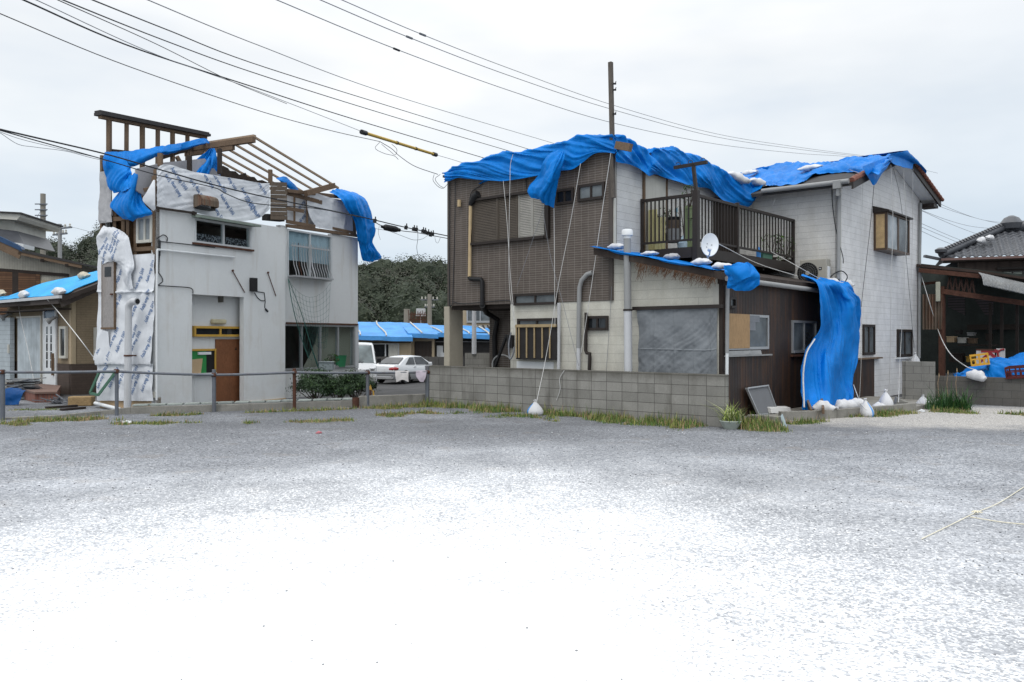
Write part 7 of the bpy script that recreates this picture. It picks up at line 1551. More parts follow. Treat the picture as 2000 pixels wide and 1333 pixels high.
# low kerb wall with a mortared top, then a concrete upstand
kp = [gp(x, y) for x, y in ((-20, 823), (100, 818), (185, 812), (245, 811), (420, 806), (555, 801), (692, 796))]; hs = [.04, .05, .08, .16, .16, .16, .16]
for (i0, i1, lb, m_) in ((0, 3, 'flat pale concrete edging curving towards the wrecked house', 'concrete'), (3, 6, 'low concrete block kerb along the front of the wrecked house', 'concrete')):
    mb = MB()
    for i in range(i0, i1):
        a, b = kp[i]+Vector((0, .25, 0)), kp[i+1]+Vector((0, .25, 0)); ha, hb = hs[i], hs[i+1]; o = Vector((0, .14, 0)); z0 = Vector((0, 0, -.1))
        mb.hexa([a+z0, b+z0, b+o+z0, a+o+z0, a+Vector((0, 0, ha)), b+Vector((0, 0, hb)), b+o+Vector((0, 0, hb)), a+o+Vector((0, 0, ha))])
    tag(mb.build('kerb', M[m_], bevel=.01), lb, 'kerb')
mb = MB()
n = 14
for k in range(n):
    t0, t1 = k/n+.004, (k+1)/n-.004; a0 = kp[3]+(kp[6]-kp[3])*t0; a1 = kp[3]+(kp[6]-kp[3])*t1
    z = Vector((0, .27+.01*math.sin(k*2.3), .17)); mb.hexa([a0+z, a1+z, a1+z+Vector((0, .16, 0)), a0+z+Vector((0, .16, 0)), a0+z+Vector((0, .01, .045+.012*math.sin(k*1.7))), a1+z+Vector((0, .01, .045+.012*math.sin(k*2.9))), a1+z+Vector((0, .15, .05)), a0+z+Vector((0, .15, .05))])
tag(mb.build('capping', plain('pale_capping', (.30, .33, .31), .8, .2, 4, .4, stain=(.12, .115, .1), streak=.6), bevel=.01), 'row of pale capping blocks on the kerb of the wrecked house', 'kerb')
a, b = gp(700, 796), gp(836, 790); mb = MB(); o = Vector((0, .16, 0)); za, zb = .28, .27; mb.hexa([a-Vector((0, 0, .1)), b-Vector((0, 0, .1)), b+o-Vector((0, 0, .1)), a+o-Vector((0, 0, .1)), a+Vector((0, 0, za)), b+Vector((0, 0, zb)), b+o+Vector((0, 0, zb)), a+o+Vector((0, 0, za))])
tag(mb.build('concrete_upstand', M['concrete'], bevel=.012), 'low weathered concrete upstand between the kerb and the block wall', 'wall')
p = gp(694, 797); mb = MB(); mb.lathe([(.085, 0), (.09, .25), (.075, .25), (.07, .05)], p+Vector((0, .05, 0)), 14); tag(mb.build('drain_stub', M['rusty'], None, True), 'short rusty pipe stub at the end of the kerb', 'pipe')
p = at(725.5, 790, 23); p.z = 0; mk = thing('marker_post', 'yellow and rusty marker post behind the railing', 'post', p)
mb = MB(); mb.fbox(Face(p, (1, .2)), -.07, -.0, 0, .33, -.05, .05); mb.build('rusty_plate', M['rusty'], mk)
mb = MB(); f = Face(p, (1, .2)); mb.prism([f.w(-.09, .33), f.w(.07, .30), f.w(.09, 0), f.w(.04, 0), f.w(.03, .28), f.w(-.02, .46), f.w(-.08, .46)], -f.n*.06); mb.build('yellow_plate', M['yellow'], mk)
for x, w__, lb, m_ in ((785, .18, 'pale cloth hanging over the railing, left of two', 'cloth'), (823, .14, 'lilac cloth hanging over the railing beside the block wall', 'cloth2')):
    t = (x-718)/(835-718); c = rp[4]+(rp[5]-rp[4])*t; ex = (rp[5]-rp[4]).normalized()
    lo = (x == 785); P = grid([[c+ex*k*w__+Vector((0, .05, -.12)) for k in (-1, 0, 1)], [c+ex*k*w__+Vector((0, 0, .035)) for k in (-1, 0, 1)], [c+ex*k*w__*.95+Vector((0, -.06, -.10)) for k in (-1, 0, 1)], [c+ex*k*w__*(.9 if lo else .35)+Vector((.02, -.07, -.25+(.06 if k == 0 and lo else 0))) for k in (-1, 0, 1)]], 24, 24)
    cloth('cloth', wrinkle(P, .012, 6, x), lb, 'cloths on the railing', m_, .004, cat='cloth')
# shrubs
def shrub(label, c, r, h, n, seed):
    root = thing('shrub', label, 'shrub', c, 'shrubs before the white house'); g = np.random.default_rng(seed)
    cl = []; 
    for k in range(34):
        d = g.normal(size=3); d /= np.linalg.norm(d); d[2] = abs(d[2])*1.2-.25; cl.append(np.array(c)+np.array([0, 0, h*.5])+d*np.array([r, r*.7, h*.5])*g.uniform(.55, 1.0))
    C = np.concatenate([q+g.normal(size=(n//34, 3))*np.array([.13, .12, .10])*r*1.5 for q in cl]); C = C[C[:, 2] > c[2]+.03]
    leafquads('foliage', C, g.uniform(.04, .08, len(C)), [M['leaf'], M['leaf'], M['leaf2']], g.choice(3, len(C), p=[.5, .42, .08]), root, asp=.5, seed=seed, N=(C-np.array(c)-np.array([0, 0, h*.4]))/r)
    mb = MB()
    for k in range(12): q = cl[k]; mb.tube([Vector(c)+Vector((.06*math.cos(k), .06*math.sin(k), 0)), (Vector(c)+Vector(q))/2+Vector((0, 0, -.05)), Vector(q)], [.02, .014, .006], 5)
    mb.build('branch', M['bark'], root)
for x, r, h, lb in ((617, .58, .88, 'leftmost dark green shrub under the large shop window'), (659, .44, .62, 'lowest dark green shrub in the middle of the three'), (694, .52, .84, 'rightmost dark green shrub at the end of the white house')):
    c = at(x, 700, 23.2); shrub(lb, (c.x, c.y, .0), r, h, 6800, int(x))
# green net hanging from the upper window of the wrecked house
f = FBs.off(.25); NT_ = thing('net', 'torn green net hanging from the upper window down over the shop window', 'net', f.p(610, 600))
def npt(i, j):      # i along the top edge, j down
    t, v = i/12, j/10
    top = (563+82*t, 545+8*t+32*math.sin(math.pi*t)**.8); bot = (603+34*t, 700+70*t*.4)
    sp = v**.8; x = top[0]+(bot[0]-top[0])*sp*(.25+.75*v); y = top[1]+(bot[1]-top[1])*v*(.72 if 2 < i else 1)
    return f.p(x, y, .04*math.sin(i*1.1+j*.6))
mb = MB()
for i in range(0, 13): mb.tube([npt(i, j) for j in range(11)], .0038 if i else .014, 4)
for j in range(0, 11): mb.tube([npt(i, j) for i in range(13)], .0032, 4)
mb.build('mesh', M['net'], NT_)
mb = MB(); mb.tube(crom(np.array([tuple(f.p(*p)) for p in ((563, 545), (575, 575), (588, 610), (600, 650), (612, 690), (622, 720), (628, 745))]), 20), [.008+.0009*k for k in range(20)], 6); mb.build('gathered_edge', M['net'], NT_, True)
P = wrinkle(grid([[f.p(622, 728), f.p(640, 726, .1), f.p(655, 728)], [f.p(620, 745, .1), f.p(642, 748, .3), f.p(664, 745, .1)], [f.p(628, 775), f.p(645, 778, .2), f.p(660, 775)]], 20, 20), .04, 3, 4)
mb = MB()
for i in range(0, 20, 2): mb.tube([Vector(P[k, i]) for k in range(20)], .005, 4); mb.tube([Vector(P[i, k]) for k in range(20)], .005, 4)
mb.build('bunched_mesh', M['net'], NT_)
# things behind the shop window
c = at(664, 721, 25.9); c.z = FBs.z(664, 720); mb = MB(); mb.lathe([(.15, 0), (.2, .34), (.21, .36), (.19, .36), (.14, .03)], c+Vector((-.1, .55, .05)), 16); tag(mb.build('bin', plain('green_bin', (.04, .22, .10), .5), None, True), 'green plastic bin standing inside the shop window', 'bin')
c = at(648, 721, 25.4); plant('potted_plant', 'green houseplant in a white pot inside the shop window', (c.x-.05, c.y+.3, FBs.z(648, 721)), 60, .2, .36, .1, ('leaf', 'leaf2'), (.09, .14, 'white'), None, seed=3)
c = at(631, 718, 24.6); mb = MB(); mb.box((c.x, c.y+.45, FBs.z(631, 721)+.1), .42, .2, .24); mb.box((c.x, c.y+.44, FBs.z(631, 721)+.23), .46, .24, .04); tag(mb.build('storage_box', plain('pale_tub', (.22, .26, .27), .6), bevel=.02), 'pale grey tub with lid inside the shop window', 'box')

# ================================================================== clutter before the bungalow
def pile(name, label, c, n, L, mats, seed, spread=.35, h=.03, cat='pile'):
    g = random.Random(seed); mb = MB()
    for k in range(n): mb.cur = g.randrange(len(mats)); z = .02+k*h; mb.box(Vector(c)+Vector((g.uniform(-.04, .04), g.uniform(-spread, spread)*.3, z)), L*g.uniform(.85, 1.05), .3, h*.7, g.uniform(-.12, .12), g.uniform(-.05, .05), g.uniform(-.03, .03))
    return tag(mb.build(name, [M[m] for m in mats]), label, cat)
c = gp(52, 780); pile('metal_stack', 'stack of grey metal slats beside the brick doorstep', (c.x, c.y, .02), 18, .62, ('alu', 'pvc', 'steel'), 3, h=.032)
c = gp(12, 782); mb = MB(); g = random.Random(8)
for k in range(26): mb.cur = g.randrange(2); a = Vector(c)+Vector((g.uniform(-.6, .3), g.uniform(-.2, .3), .12+.018*k)); d = Vector((g.uniform(.4, .8), g.uniform(-.3, .3), g.uniform(-.12, .2))); mb.bar(a, a+d, .06, .03)
tag(mb.build('scrap_heap', [M['pvc'], M['steel']]), 'tangled heap of grey metal scrap behind the railing at far left', 'scrap')
c = gp(15, 792); P = wrinkle(grid([[Vector(c)+Vector((x, .25, .42-.2*abs(x))) for x in (-.4, 0, .4)], [Vector(c)+Vector((x, .05, .36-.1*abs(x))) for x in (-.45, 0, .4)], [Vector(c)+Vector((x, -.1, .02)) for x in (-.5, 0, .35)]], 30, 24), .07, 3, 6); cloth('tarpaulin', P, 'crumpled dark blue sheet lying under the metal scrap at far left', None, 'tarp_dark')
c = gp(113, 789); mb = MB(); g = random.Random(9)
for k in range(30): a = Vector(c)+Vector((g.uniform(-.3, .3), g.uniform(-.15, .15), g.uniform(.01, .14))); d = Vector((g.uniform(-1, 1), g.uniform(-.6, .6), g.uniform(-.2, .5))).normalized()*g.uniform(.15, .3); mb.bar(a, a+d, .035, .02)
tag(mb.build('scrap_heap', M['steel']), 'small heap of broken metal bits between doorstep and wooden block', 'scrap')
mb = MB(); a, b = gp(136, 793), gp(183, 792.5); mb.bar(a+Vector((0, 0, .12)), b+Vector((0, 0, .12)), .3, .25); tag(mb.build('wooden_block', plain('tan_block', (.33, .225, .11), .7, .15, 4, .2, grain=(1.2, 12, 12)), bevel=.03), 'tan wooden block lying on the ground beside the wrapped flank', 'block')
mb = MB(); p0, p1, p2 = FL.off(.3).p(194, 727), FL.off(.3).p(176, 768), FL.off(.3).p(192, 772); mb.bar(p0, p1, .04, .06); mb.bar(p1, p2, .04, .06); mb.bar(p2, p0+Vector((.4, 0, 0)), .04, .06); mb.bar(p0+Vector((.4, 0, 0)), p0, .04, .06); tag(mb.build('old_sash', M['greenframe']), 'green painted wooden sash leaning behind the wrapped flank', 'frame')
mb = MB(); mb.tube([gp(186, 788, .1), gp(234, 800, .06)], .045, 10); tag(mb.build('pipe', M['white'], None, True), 'white plastic pipe lying along the foot of the wrapped flank', 'pipe')
for a, b in (((90, 799), (150, 795)), ((120, 803), (165, 799))): mb = MB(); mb.bar(gp(*a)+Vector((0, 0, .03)), gp(*b)+Vector((0, 0, .03)), .12, .05); tag(mb.build('plank', M['wood_dark']), 'dark plank lying on the gravel beside the wrapped flank', 'plank', 'planks on the ground by the flank')

# ================================================================== cars on the low back road
def loft(mb, secs, close=True):
    """secs: list of cross-sections (lists of points) joined into a skin"""
    n = len(secs[0]); o = len(mb.v); mb.v += [tuple(p) for s in secs for p in s]
    for i in range(len(secs)-1):
        for j in range(n):
            j2 = (j+1) % n; mb.f.append((o+i*n+j, o+i*n+j2, o+(i+1)*n+j2, o+(i+1)*n+j)); mb.m.append(mb.cur)
    mb.f.append(tuple(o+j for j in range(n-1, -1, -1))); mb.m.append(mb.cur); mb.f.append(tuple(o+(len(secs)-1)*n+j for j in range(n))); mb.m.append(mb.cur)
def ring(x, w_, z0, z1, tuck=.9, top=.92): # cross-section of a car body at station x
    return [Vector((x, y*w_, z)) for y, z in ((-.86, z0), (-1*tuck, z0+.12*(z1-z0)), (-1, z0+.45*(z1-z0)), (-.985, z0+.8*(z1-z0)), (-top, z1-.02), (-top*.6, z1), (0, z1+.012), (top*.6, z1), (top, z1-.02), (.985, z0+.8*(z1-z0)), (1, z0+.45*(z1-z0)), (1*tuck, z0+.12*(z1-z0)), (.86, z0))]
def wheel(root, x, y, r=.315, w_=.2):
    mb = MB(); s = 1 if y > 0 else -1
    mb.lathe([(r*.62, -w_/2), (r*.94, -w_/2), (r, -w_/2+.03), (r, w_/2-.03), (r*.94, w_/2), (r*.62, w_/2)], (x, y, r), 28, (0, 1, 0)); wh = mb.build('wheel', M['tyre'], root, True)
    mb = MB(); mb.lathe([(r*.64, 0), (r*.64, .02), (r*.56, .012), (.05, .03), (.03, .035)], (x, y+s*w_*.42, r), 24, (0, s, 0)); mb.build('rim', M['alu'], wh, True)
    mb = MB()
    for k in range(5): a = k*2*math.pi/5; mb.box((x+math.cos(a+.6)*r*.36, y+s*(w_*.42+.026), r+math.sin(a+.6)*r*.36), r*.22, .012, r*.16, 0, 0, -a-.6)
    mb.build('rim_gap', M['black'], wh)
# silver saloon, seen from behind on its right-hand side; local +X is its front
def sedan():
    root = thing('saloon_car', 'silver white saloon car parked behind the railing, seen from the rear', 'car', (0, 0, 0))
    W_ = .86; mb = MB()
    st = ((-2.22, .66, .42, .80), (-2.18, .76, .30, .92), (-2.05, .82, .24, .985), (-1.7, .86, .22, 1.0), (-1.0, .87, .20, .95), (0, .875, .19, .94), (1.0, .87, .20, .93), (1.6, .85, .21, .86), (2.05, .80, .24, .76), (2.25, .66, .34, .64))
    loft(mb, [ring(x, w_, z0, z1) for x, w_, z0, z1 in st]); mb.build('body', M['carwhite'], root, True, ang=35)
    # lower flank in silver
    mb = MB(); loft(mb, [[Vector((x, y*w_*1.008, z)) for y, z in ((-.9, z0), (-1.0, z0+.16), (-1.0, z0+.36), (1.0, z0+.36), (1.0, z0+.16), (.9, z0))] for x, w_, z0 in ((-2.2, .77, .27), (-2.0, .835, .23), (-1.2, .875, .2), (1.2, .872, .2), (2.0, .81, .25))]); mb.build('lower_body', M['carsilver'], root, True, ang=35)
    def cab(x, w_, z): return [Vector((x, -w_, z)), Vector((x, w_, z))]
    # greenhouse: pillars and roof
    prof = ((-1.72, .99), (-1.0, 1.36), (-.62, 1.43), (-.1, 1.455), (.35, 1.42), (1.15, .955)); mb = MB()
    loft(mb, [[Vector((x, y*w_, z)) for y, w_, z in ((-1, .80, .93), (-1, .80-.2*max(0, z-.95)/.5*1.0, .93+(z-.93)*.94), (-.6, .78-.2*max(0, z-.95)/.5, z), (.6, .78-.2*max(0, z-.95)/.5, z), (1, .80-.2*max(0, z-.95)/.5, .93+(z-.93)*.94), (1, .80, .93))] for x, z in prof]); mb.build('cabin', M['carwhite'], root, True, ang=30)
    g = darkglass('car_glass', (.03, .034, .038), .04)
    mb = MB(); mb.prism([Vector((-1.66, -.66, 1.03)), Vector((-1.66, .66, 1.03)), Vector((-1.08, .54, 1.335)), Vector((-1.08, -.54, 1.335))][::-1], (-.02, 0, .03)); mb.build('rear_window', g, root)
    mb = MB(); mb.prism([Vector((1.08, -.66, 1.01)), Vector((1.08, .66, 1.01)), Vector((.42, .54, 1.39)), Vector((.42, -.54, 1.39))], (.02, 0, .03)); mb.build('windscreen', g, root)
    for s in (-1, 1):
        def sp(x, z): return Vector((x, s*(.805-.2*max(0, z-.95)/.5*1.0), z))
        for pts in (((-1.22, 1.0), (-.42, .985), (-.38, 1.36), (-.72, 1.355)), ((-.34, .985), (.92, .965), (.35, 1.36), (-.30, 1.375))):
            mb = MB(); q = [sp(*p) for p in pts]; mb.prism(q if s < 0 else q[::-1], (0, s*.012, .004)); mb.build('side_window', g, root)
        mb = MB(); mb.hexa([Vector((x, s*y, z)) for x, y, z in ((-2.215, .42, .66), (-1.93, .83, .66), (-1.98, .845, .70), (-2.2, .42, .70), (-2.20, .42, .86), (-1.96, .83, .90), (-1.99, .80, .90), (-2.19, .42, .88))]) if False else mb.tube([(-2.17, s*.48, .78), (-2.15, s*.66, .79), (-2.06, s*.77, .80), (-1.9, s*.83, .80)], [.07, .1, .1, .05], 10); mb.build('tail_lamp', M['red_lamp'], root, True)
        mb = MB(); mb.box((-.5, s*.868, .86), .16, .03, .03); mb.box((.45, s*.868, .85), .16, .03, .03); mb.build('door_handle', M['chrome'], root)
        mb = MB(); mb.box((.78, s*.93, 1.02), .12, .18, .13); mb.build('mirror', M['carwhite'], root, bevel=.03)
        mb = MB()
        for xx in (-1.28, 1.36): mb.tube([(xx+.37*math.cos(a), s*.855, .31+.37*math.sin(a)) for a in np.linspace(-.25, math.pi+.25, 17)], .03, 6)
        mb.build('wheel_arch', M['black'], root)
        for xx in (-1.28, 1.36): wheel(root, xx, s*.80)
    mb = MB(); mb.box((-2.17, 0, .52), .16, 1.5, .2); mb.build('bumper', M['carsilver'], root, bevel=.06)
    mb = MB(); mb.box((-2.235, 0, .70), .012, .33, .165); mb.build('number_plate', M['white'], root)
    return root
car = sedan(); p = at(787, 660, 40.); p = at(787, 660, 43.5); car.location = (p.x+.05, p.y+1.6, -.64); car.rotation_euler.z = R(60)
# white kei van, seen from the front
def van():
    root = thing('van', 'white van parked beside the wrecked house, its windscreen facing the lot', 'van', (0, 0, 0)); W_ = .74
    mb = MB(); st = ((-1.65, .70, .30, 1.80), (-1.55, .735, .24, 1.86), (.1, .735, .22, 1.89), (.62, .725, .22, 1.83), (.66, .725, .22, 1.80))
    loft(mb, [ring(x, w_, z0, z1, .97, .86) for x, w_, z0, z1 in st])
    loft(mb, [[Vector((x, y*w_, z)) for y, z in ((-.9, z0), (-1, z0+.1), (-1, .8), (-.97, z1), (0, z1+.02), (.97, z1), (1, .8), (1, z0+.1), (.9, z0))] for x, w_, z0, z1 in ((.661, .735, .22, 1.10), (1.2, .735, .22, 1.06), (1.55, .72, .24, .98), (1.68, .66, .30, .80))])
    for s in (-1, 1): mb.prism([Vector((.66, s*.70, 1.08)), Vector((1.30, s*.70, 1.05)), Vector((.72, s*.63, 1.80)), Vector((.66, s*.63, 1.80))], (0, -s*.07, 0))
    mb.build('body', M['carwhite'], root, True, ang=30)
    g = darkglass('van_glass', (.10, .125, .13), .05)
    mb = MB(); mb.prism([Vector((1.24, -.64, 1.07)), Vector((1.24, .64, 1.07)), Vector((.72, .58, 1.76)), Vector((.72, -.58, 1.76))], (-.02, 0, -.02)); mb.build('windscreen', g, root)
    for s in (-1, 1):
        mb = MB(); q = [Vector((x, s*(.742-.09*(z-1.05)/.7), z)) for x, z in ((-.1, 1.08), (1.06, 1.06), (.62, 1.66), (-.1, 1.68))]; mb.prism(q, (0, s*.01, 0)); mb.build('side_window', g, root)
        mb = MB(); mb.box((1.58, s*.53, .80), .2, .26, .2); mb.build('headlight', M['chrome'], root, bevel=.05)
        mb = MB(); mb.box((1.02, s*.85, 1.16), .1, .16, .2); mb.build('mirror', M['black'], root, bevel=.03)
        for xx in (-1.1, 1.05): wheel(root, xx, s*.66, .27, .16)
        mb = MB(); mb.tube([(1.30, s*.1, 1.075), (1.10, s*.1-.5*s*.2+.3, 1.15)], .014, 5); mb.build('wiper', M['black'], root)
    mb = MB(); mb.box((1.66, 0, .42), .16, 1.36, .22); mb.build('bumper', M['pvc'], root, bevel=.04)
    mb = MB(); mb.box((1.69, 0, .62), .05, .8, .1); mb.build('grille', M['black'], root)
    return root
v = van(); p = at(712, 660, 33.5); v.location = (p.x-.62, p.y+1.6, -.33); v.rotation_euler.z = R(-76)

# ================================================================== overhead lines
def cable(label, pts, r=.011, mat='wire', group='overhead cables', n=40, name='cable', cat='cable'):
    P = crom(np.array([tuple(at(x, y, Y)) for x, y, Y in pts]), n)
    if pts[0][0] < 0 or pts[0][1] < 0:      # the line runs on beyond the frame
        P = np.concatenate([[P[0]+(P[0]-P[3])/np.linalg.norm(P[0]-P[3])*k for k in (30, 15)], P])
    if group in ('overhead cables', 'thin cables behind the mast', 'thin cables right of the gable') and n > 8 and not any(k in label for k in ('knot', 'sleeve', 'sagging', 'trailing', 'second thin', 'slack', 'loose', 'loop', 'cream', 'crossing over')):
        P = np.concatenate([P, [P[-1]+(P[-1]-P[-4])/np.linalg.norm(P[-1]-P[-4])*k*np.array([1, 1, .5]) for k in (6, 12)]])
    mb = MB(); mb.tube(P, r*.85, 6); return tag(mb.build(name, M[mat], None, True), label, cat, group)
cable('lowest long overhead cable from the left photo edge to the knot by the yellow sleeve', [(-40, 10, 13), (0, 27, 13.3), (240, 126, 16.5), (500, 215, 20), (640, 254, 22), (742, 277, 24)], .010, 'wire')
cable('thick black cable crossing above the wrecked house, second from the bottom at upper left', [(-10, -22, 12), (45, 0, 12.5), (260, 93, 15.5), (500, 172, 20), (700, 236, 26), (945, 309, 34)], .017)
cable('thin grey cable joining the yellow sleeve from upper left', [(20, -20, 12), (70, 0, 12.4), (300, 105, 16), (500, 177, 20), (706, 257, 25.5)], .009, 'wire_grey')
cable('dark cable crossing over the thick one above the wrecked house', [(80, -14, 12), (112, 0, 12.4), (300, 84, 16), (420, 144, 19), (470, 167, 20.2), (560, 203, 23)], .010, 'wire')
cable('black cable third from the top over the wrecked house', [(95, -12, 12), (122, 0, 12.5), (320, 79, 17), (500, 144, 20.5), (760, 226, 26), (1010, 300, 35)], .014)
cable('black cable above the thick pair, ending at the tarpaulin ridge', [(150, -13, 12), (180, 0, 12.5), (330, 60, 16), (500, 126, 20), (780, 214, 27), (1046, 296, 36)], .014)
cable('grey cable passing just above the tarpaulin of the tiled house', [(260, -12, 13), (288, 0, 13.4), (500, 87, 18), (770, 187, 25), (1090, 283, 37)], .011, 'wire_grey')
for i, (pts, lb) in enumerate((([(500, -18, 16), (540, 0, 16.4), (775, 97, 21), (1000, 179, 27), (1195, 240, 33), (1400, 282, 42), (1560, 300, 50), (1640, 305, 55), (1720, 312, 60)], 'lowest of three thin cables behind the mast'), ([(590, -15, 16), (625, 0, 16.4), (800, 74, 20), (1000, 150, 26), (1195, 214, 33), (1400, 268, 42), (1560, 292, 50), (1690, 307, 58)], 'middle of three thin cables behind the mast'), ([(630, -15, 16), (667, 0, 16.4), (825, 68, 20), (1000, 136, 26), (1195, 205, 33), (1400, 262, 42), (1560, 288, 50), (1690, 305, 58)], 'topmost of three thin cables behind the mast'))):
    cable(lb, pts, .012, 'wire_grey', 'thin cables behind the mast', 60)
    k = ((774, 97), (799, 73.5), (825, 68))[i]; a, b = at(k[0]-5, k[1]-2, 20.6), at(k[0]+6, k[1]+2.4, 20.8); mb = MB(); mb.tube([a, b], .028, 8); tag(mb.build('cable_joint', M['wire'], None, True), 'small dark joint on the '+('lowest', 'middle', 'topmost')[i]+' thin cable behind the mast', 'joint', 'cable joints')
a, b = at(706, 258, 25.5), at(852, 303, 31); sl_ = thing('cable_sleeve', 'yellow insulating sleeve with black ends on an overhead cable', 'cable sleeve', a)
mb = MB(); mb.tube([a+(b-a)*t for t in (.04, .5, .96)], .05, 10); mb.build('sleeve', M['sleeve'], sl_, True)
for t0, t1 in ((0, .05), (.95, 1.0)): mb = MB(); mb.tube([a+(b-a)*t0, a+(b-a)*t1], .075, 10); mb.build('end_cap', M['black'], sl_, True)
mb = MB()
for t in (.42, .68): mb.tube([a+(b-a)*t, a+(b-a)*(t+.012)], .062, 10)
mb.build('band', M['black'], sl_)
cable('short cable continuing right from the yellow sleeve', [(852, 303, 31), (880, 311, 32), (912, 321, 33.5)], .011, 'wire_grey')
cable('slack service cable hanging from the sleeve to the house corner', [(742, 277, 24), (765, 291, 24.4), (780, 305, 24.3), (810, 325, 23.8), (855, 341, 23)], .011, 'wire')
for pts, lb in ((((742, 278), (733, 290), (750, 300), (770, 305), (778, 312)), 'loose looped wires under the knot by the yellow sleeve'), (((765, 282), (775, 292), (772, 303), (762, 296), (745, 282)), 'second loose wire loop under the yellow sleeve'), (((848, 341), (846, 353), (856, 365), (866, 368), (874, 360)), 'wire loop at the left corner of the tiled house'), (((860, 341), (850, 350), (858, 362), (866, 367)), 'second small wire loop at the left corner of the tiled house')):
    cable(lb, [(x, y, 24 if x < 800 else 22.8) for x, y in pts], .008, 'wire', 'loose wire loops', 24, 'wire_loop', 'wire')
cable('upper black cable of the low bundle crossing the wrecked house', [(-30, 245, 14), (0, 253, 14.3), (60, 267, 15), (205, 301, 17), (320, 334, 18.4), (420, 362, 19.2), (527, 387, 20.3), (700, 423, 23), (790, 444, 24.5), (873, 461, 25.5)], .020, n=70)
cable('lower black cable of the low bundle, sagging before the white wrap', [(-30, 247, 14), (0, 255, 14.3), (60, 272, 15), (200, 311, 17), (310, 343, 18.2), (415, 366, 19.1), (440, 378, 19.4), (480, 394, 19.8), (527, 401, 20.3), (620, 408, 21.5), (700, 424, 23)], .014, n=70)
cable('thin grey wire trailing below the low bundle at far left', [(-20, 252, 14.2), (0, 260, 14.3), (35, 282, 14.6), (70, 288, 15), (130, 296, 16), (180, 309, 16.8), (215, 316, 17.2)], .006, 'wire_grey')
cable('second thin wire below the low bundle at far left', [(-20, 250, 14.2), (0, 258, 14.3), (40, 272, 14.7), (100, 287, 15.5), (180, 306, 16.8)], .006, 'wire_grey')
cable('lower strand of the low bundle beside the black splice case', [(730, 432, 23.5), (745, 441, 23.8), (783, 451, 24.3), (815, 455, 24.8), (873, 466, 25.5)], .014)
cable('slack wire hanging between the splice case and the house', [(733, 447, 23.7), (760, 452, 24), (790, 463, 24.4), (808, 469, 24.7), (825, 467, 24.9), (838, 458, 25)], .007, 'wire_grey')
cable('loose wire end hanging straight down from the low bundle', [(816, 452, 24.8), (816, 468, 24.8), (814, 482, 24.8), (815, 492, 24.8), (817, 500, 24.8)], .008, 'wire')
cable('short loose wire end below the left end of the splice case', [(741, 441, 23.7), (739, 455, 23.7), (743, 469, 23.7)], .006, 'wire_grey')
cable('wire loop hanging near the house on the low bundle', [(849, 461, 25.2), (851, 472, 25.2), (855, 475, 25.2), (858, 470, 25.2), (860, 464, 25.2)], .006, 'wire_grey')
a, b = at(745, 443, 23.8), at(781, 450, 24.3); sp = thing('splice_case', 'black ribbed splice case hanging from the low cable bundle', 'splice case', a); d = b-a
mb = MB(); mb.tube([a+d*t for t in (0, .12, .13, .2, .78, .86, .87, 1)], [.04, .045, .06, .085, .085, .07, .06, .05], 12); mb.build('case', M['black'], sp, True)
mb = MB()
for k in range(8): t = .22+.07*k; mb.tube([a+d*t, a+d*(t+.02)], .092, 12)
mb.build('rib', M['wire'], sp)
cl = thing('cable_clamp_set', 'cluster of black clamps on the low cable bundle near the tiled house', 'clamps', at(825, 453, 25))
for k, (x, y) in enumerate(((732, 432), (793, 445), (808, 448), (813, 449), (826, 452), (830, 453), (836, 456), (841, 459), (845, 458))): mb = MB(); c = at(x, y, 23.5+(x-732)*.018); mb.box(c, .09, .08, .11, 0, 0, .2); mb.box(c+Vector((.02, 0, .08)), .03, .04, .08); mb.build('clamp', M['black'], cl)
for i, (pts, lb) in enumerate((([(1806, 380, 38), (1850, 405, 42), (1920, 430, 48), (1985, 437, 55)], 'upper cable right of the gable'), ([(1806, 390, 38), (1850, 409, 42), (1920, 430, 47), (1972, 439, 52), (2040, 441, 60)], 'second cable right of the gable'), ([(1800, 411, 36), (1850, 430, 40), (1900, 443, 45), (1955, 448, 52)], 'third cable right of the gable'), ([(1800, 412, 36), (1850, 435, 41), (1890, 451, 46), (1925, 463, 50)], 'fourth cable right of the gable'), ([(1800, 437, 36), (1850, 459, 42), (1892, 476, 47)], 'fifth cable right of the gable'), ([(1800, 444, 36), (1840, 461, 41), (1880, 478, 46)], 'sixth cable right of the gable'), ([(1800, 452, 36), (1835, 468, 40), (1868, 481, 45)], 'lowest cable right of the gable'))):
    cable(lb, pts, .011, 'wire_grey', 'thin cables right of the gable', 20)
cable('thin wire from the cream house towards the wrecked house', [(20, 418, 40), (75, 433, 42), (140, 444, 40), (205, 461, 24), (260, 470, 22)], .008, 'wire', 'overhead cables')
cable('stay wire slanting left from the thick concrete pole', [(79, 413, 42), (62, 445, 42), (45, 485, 42)], .012, 'wire_grey', 'overhead cables', 8)

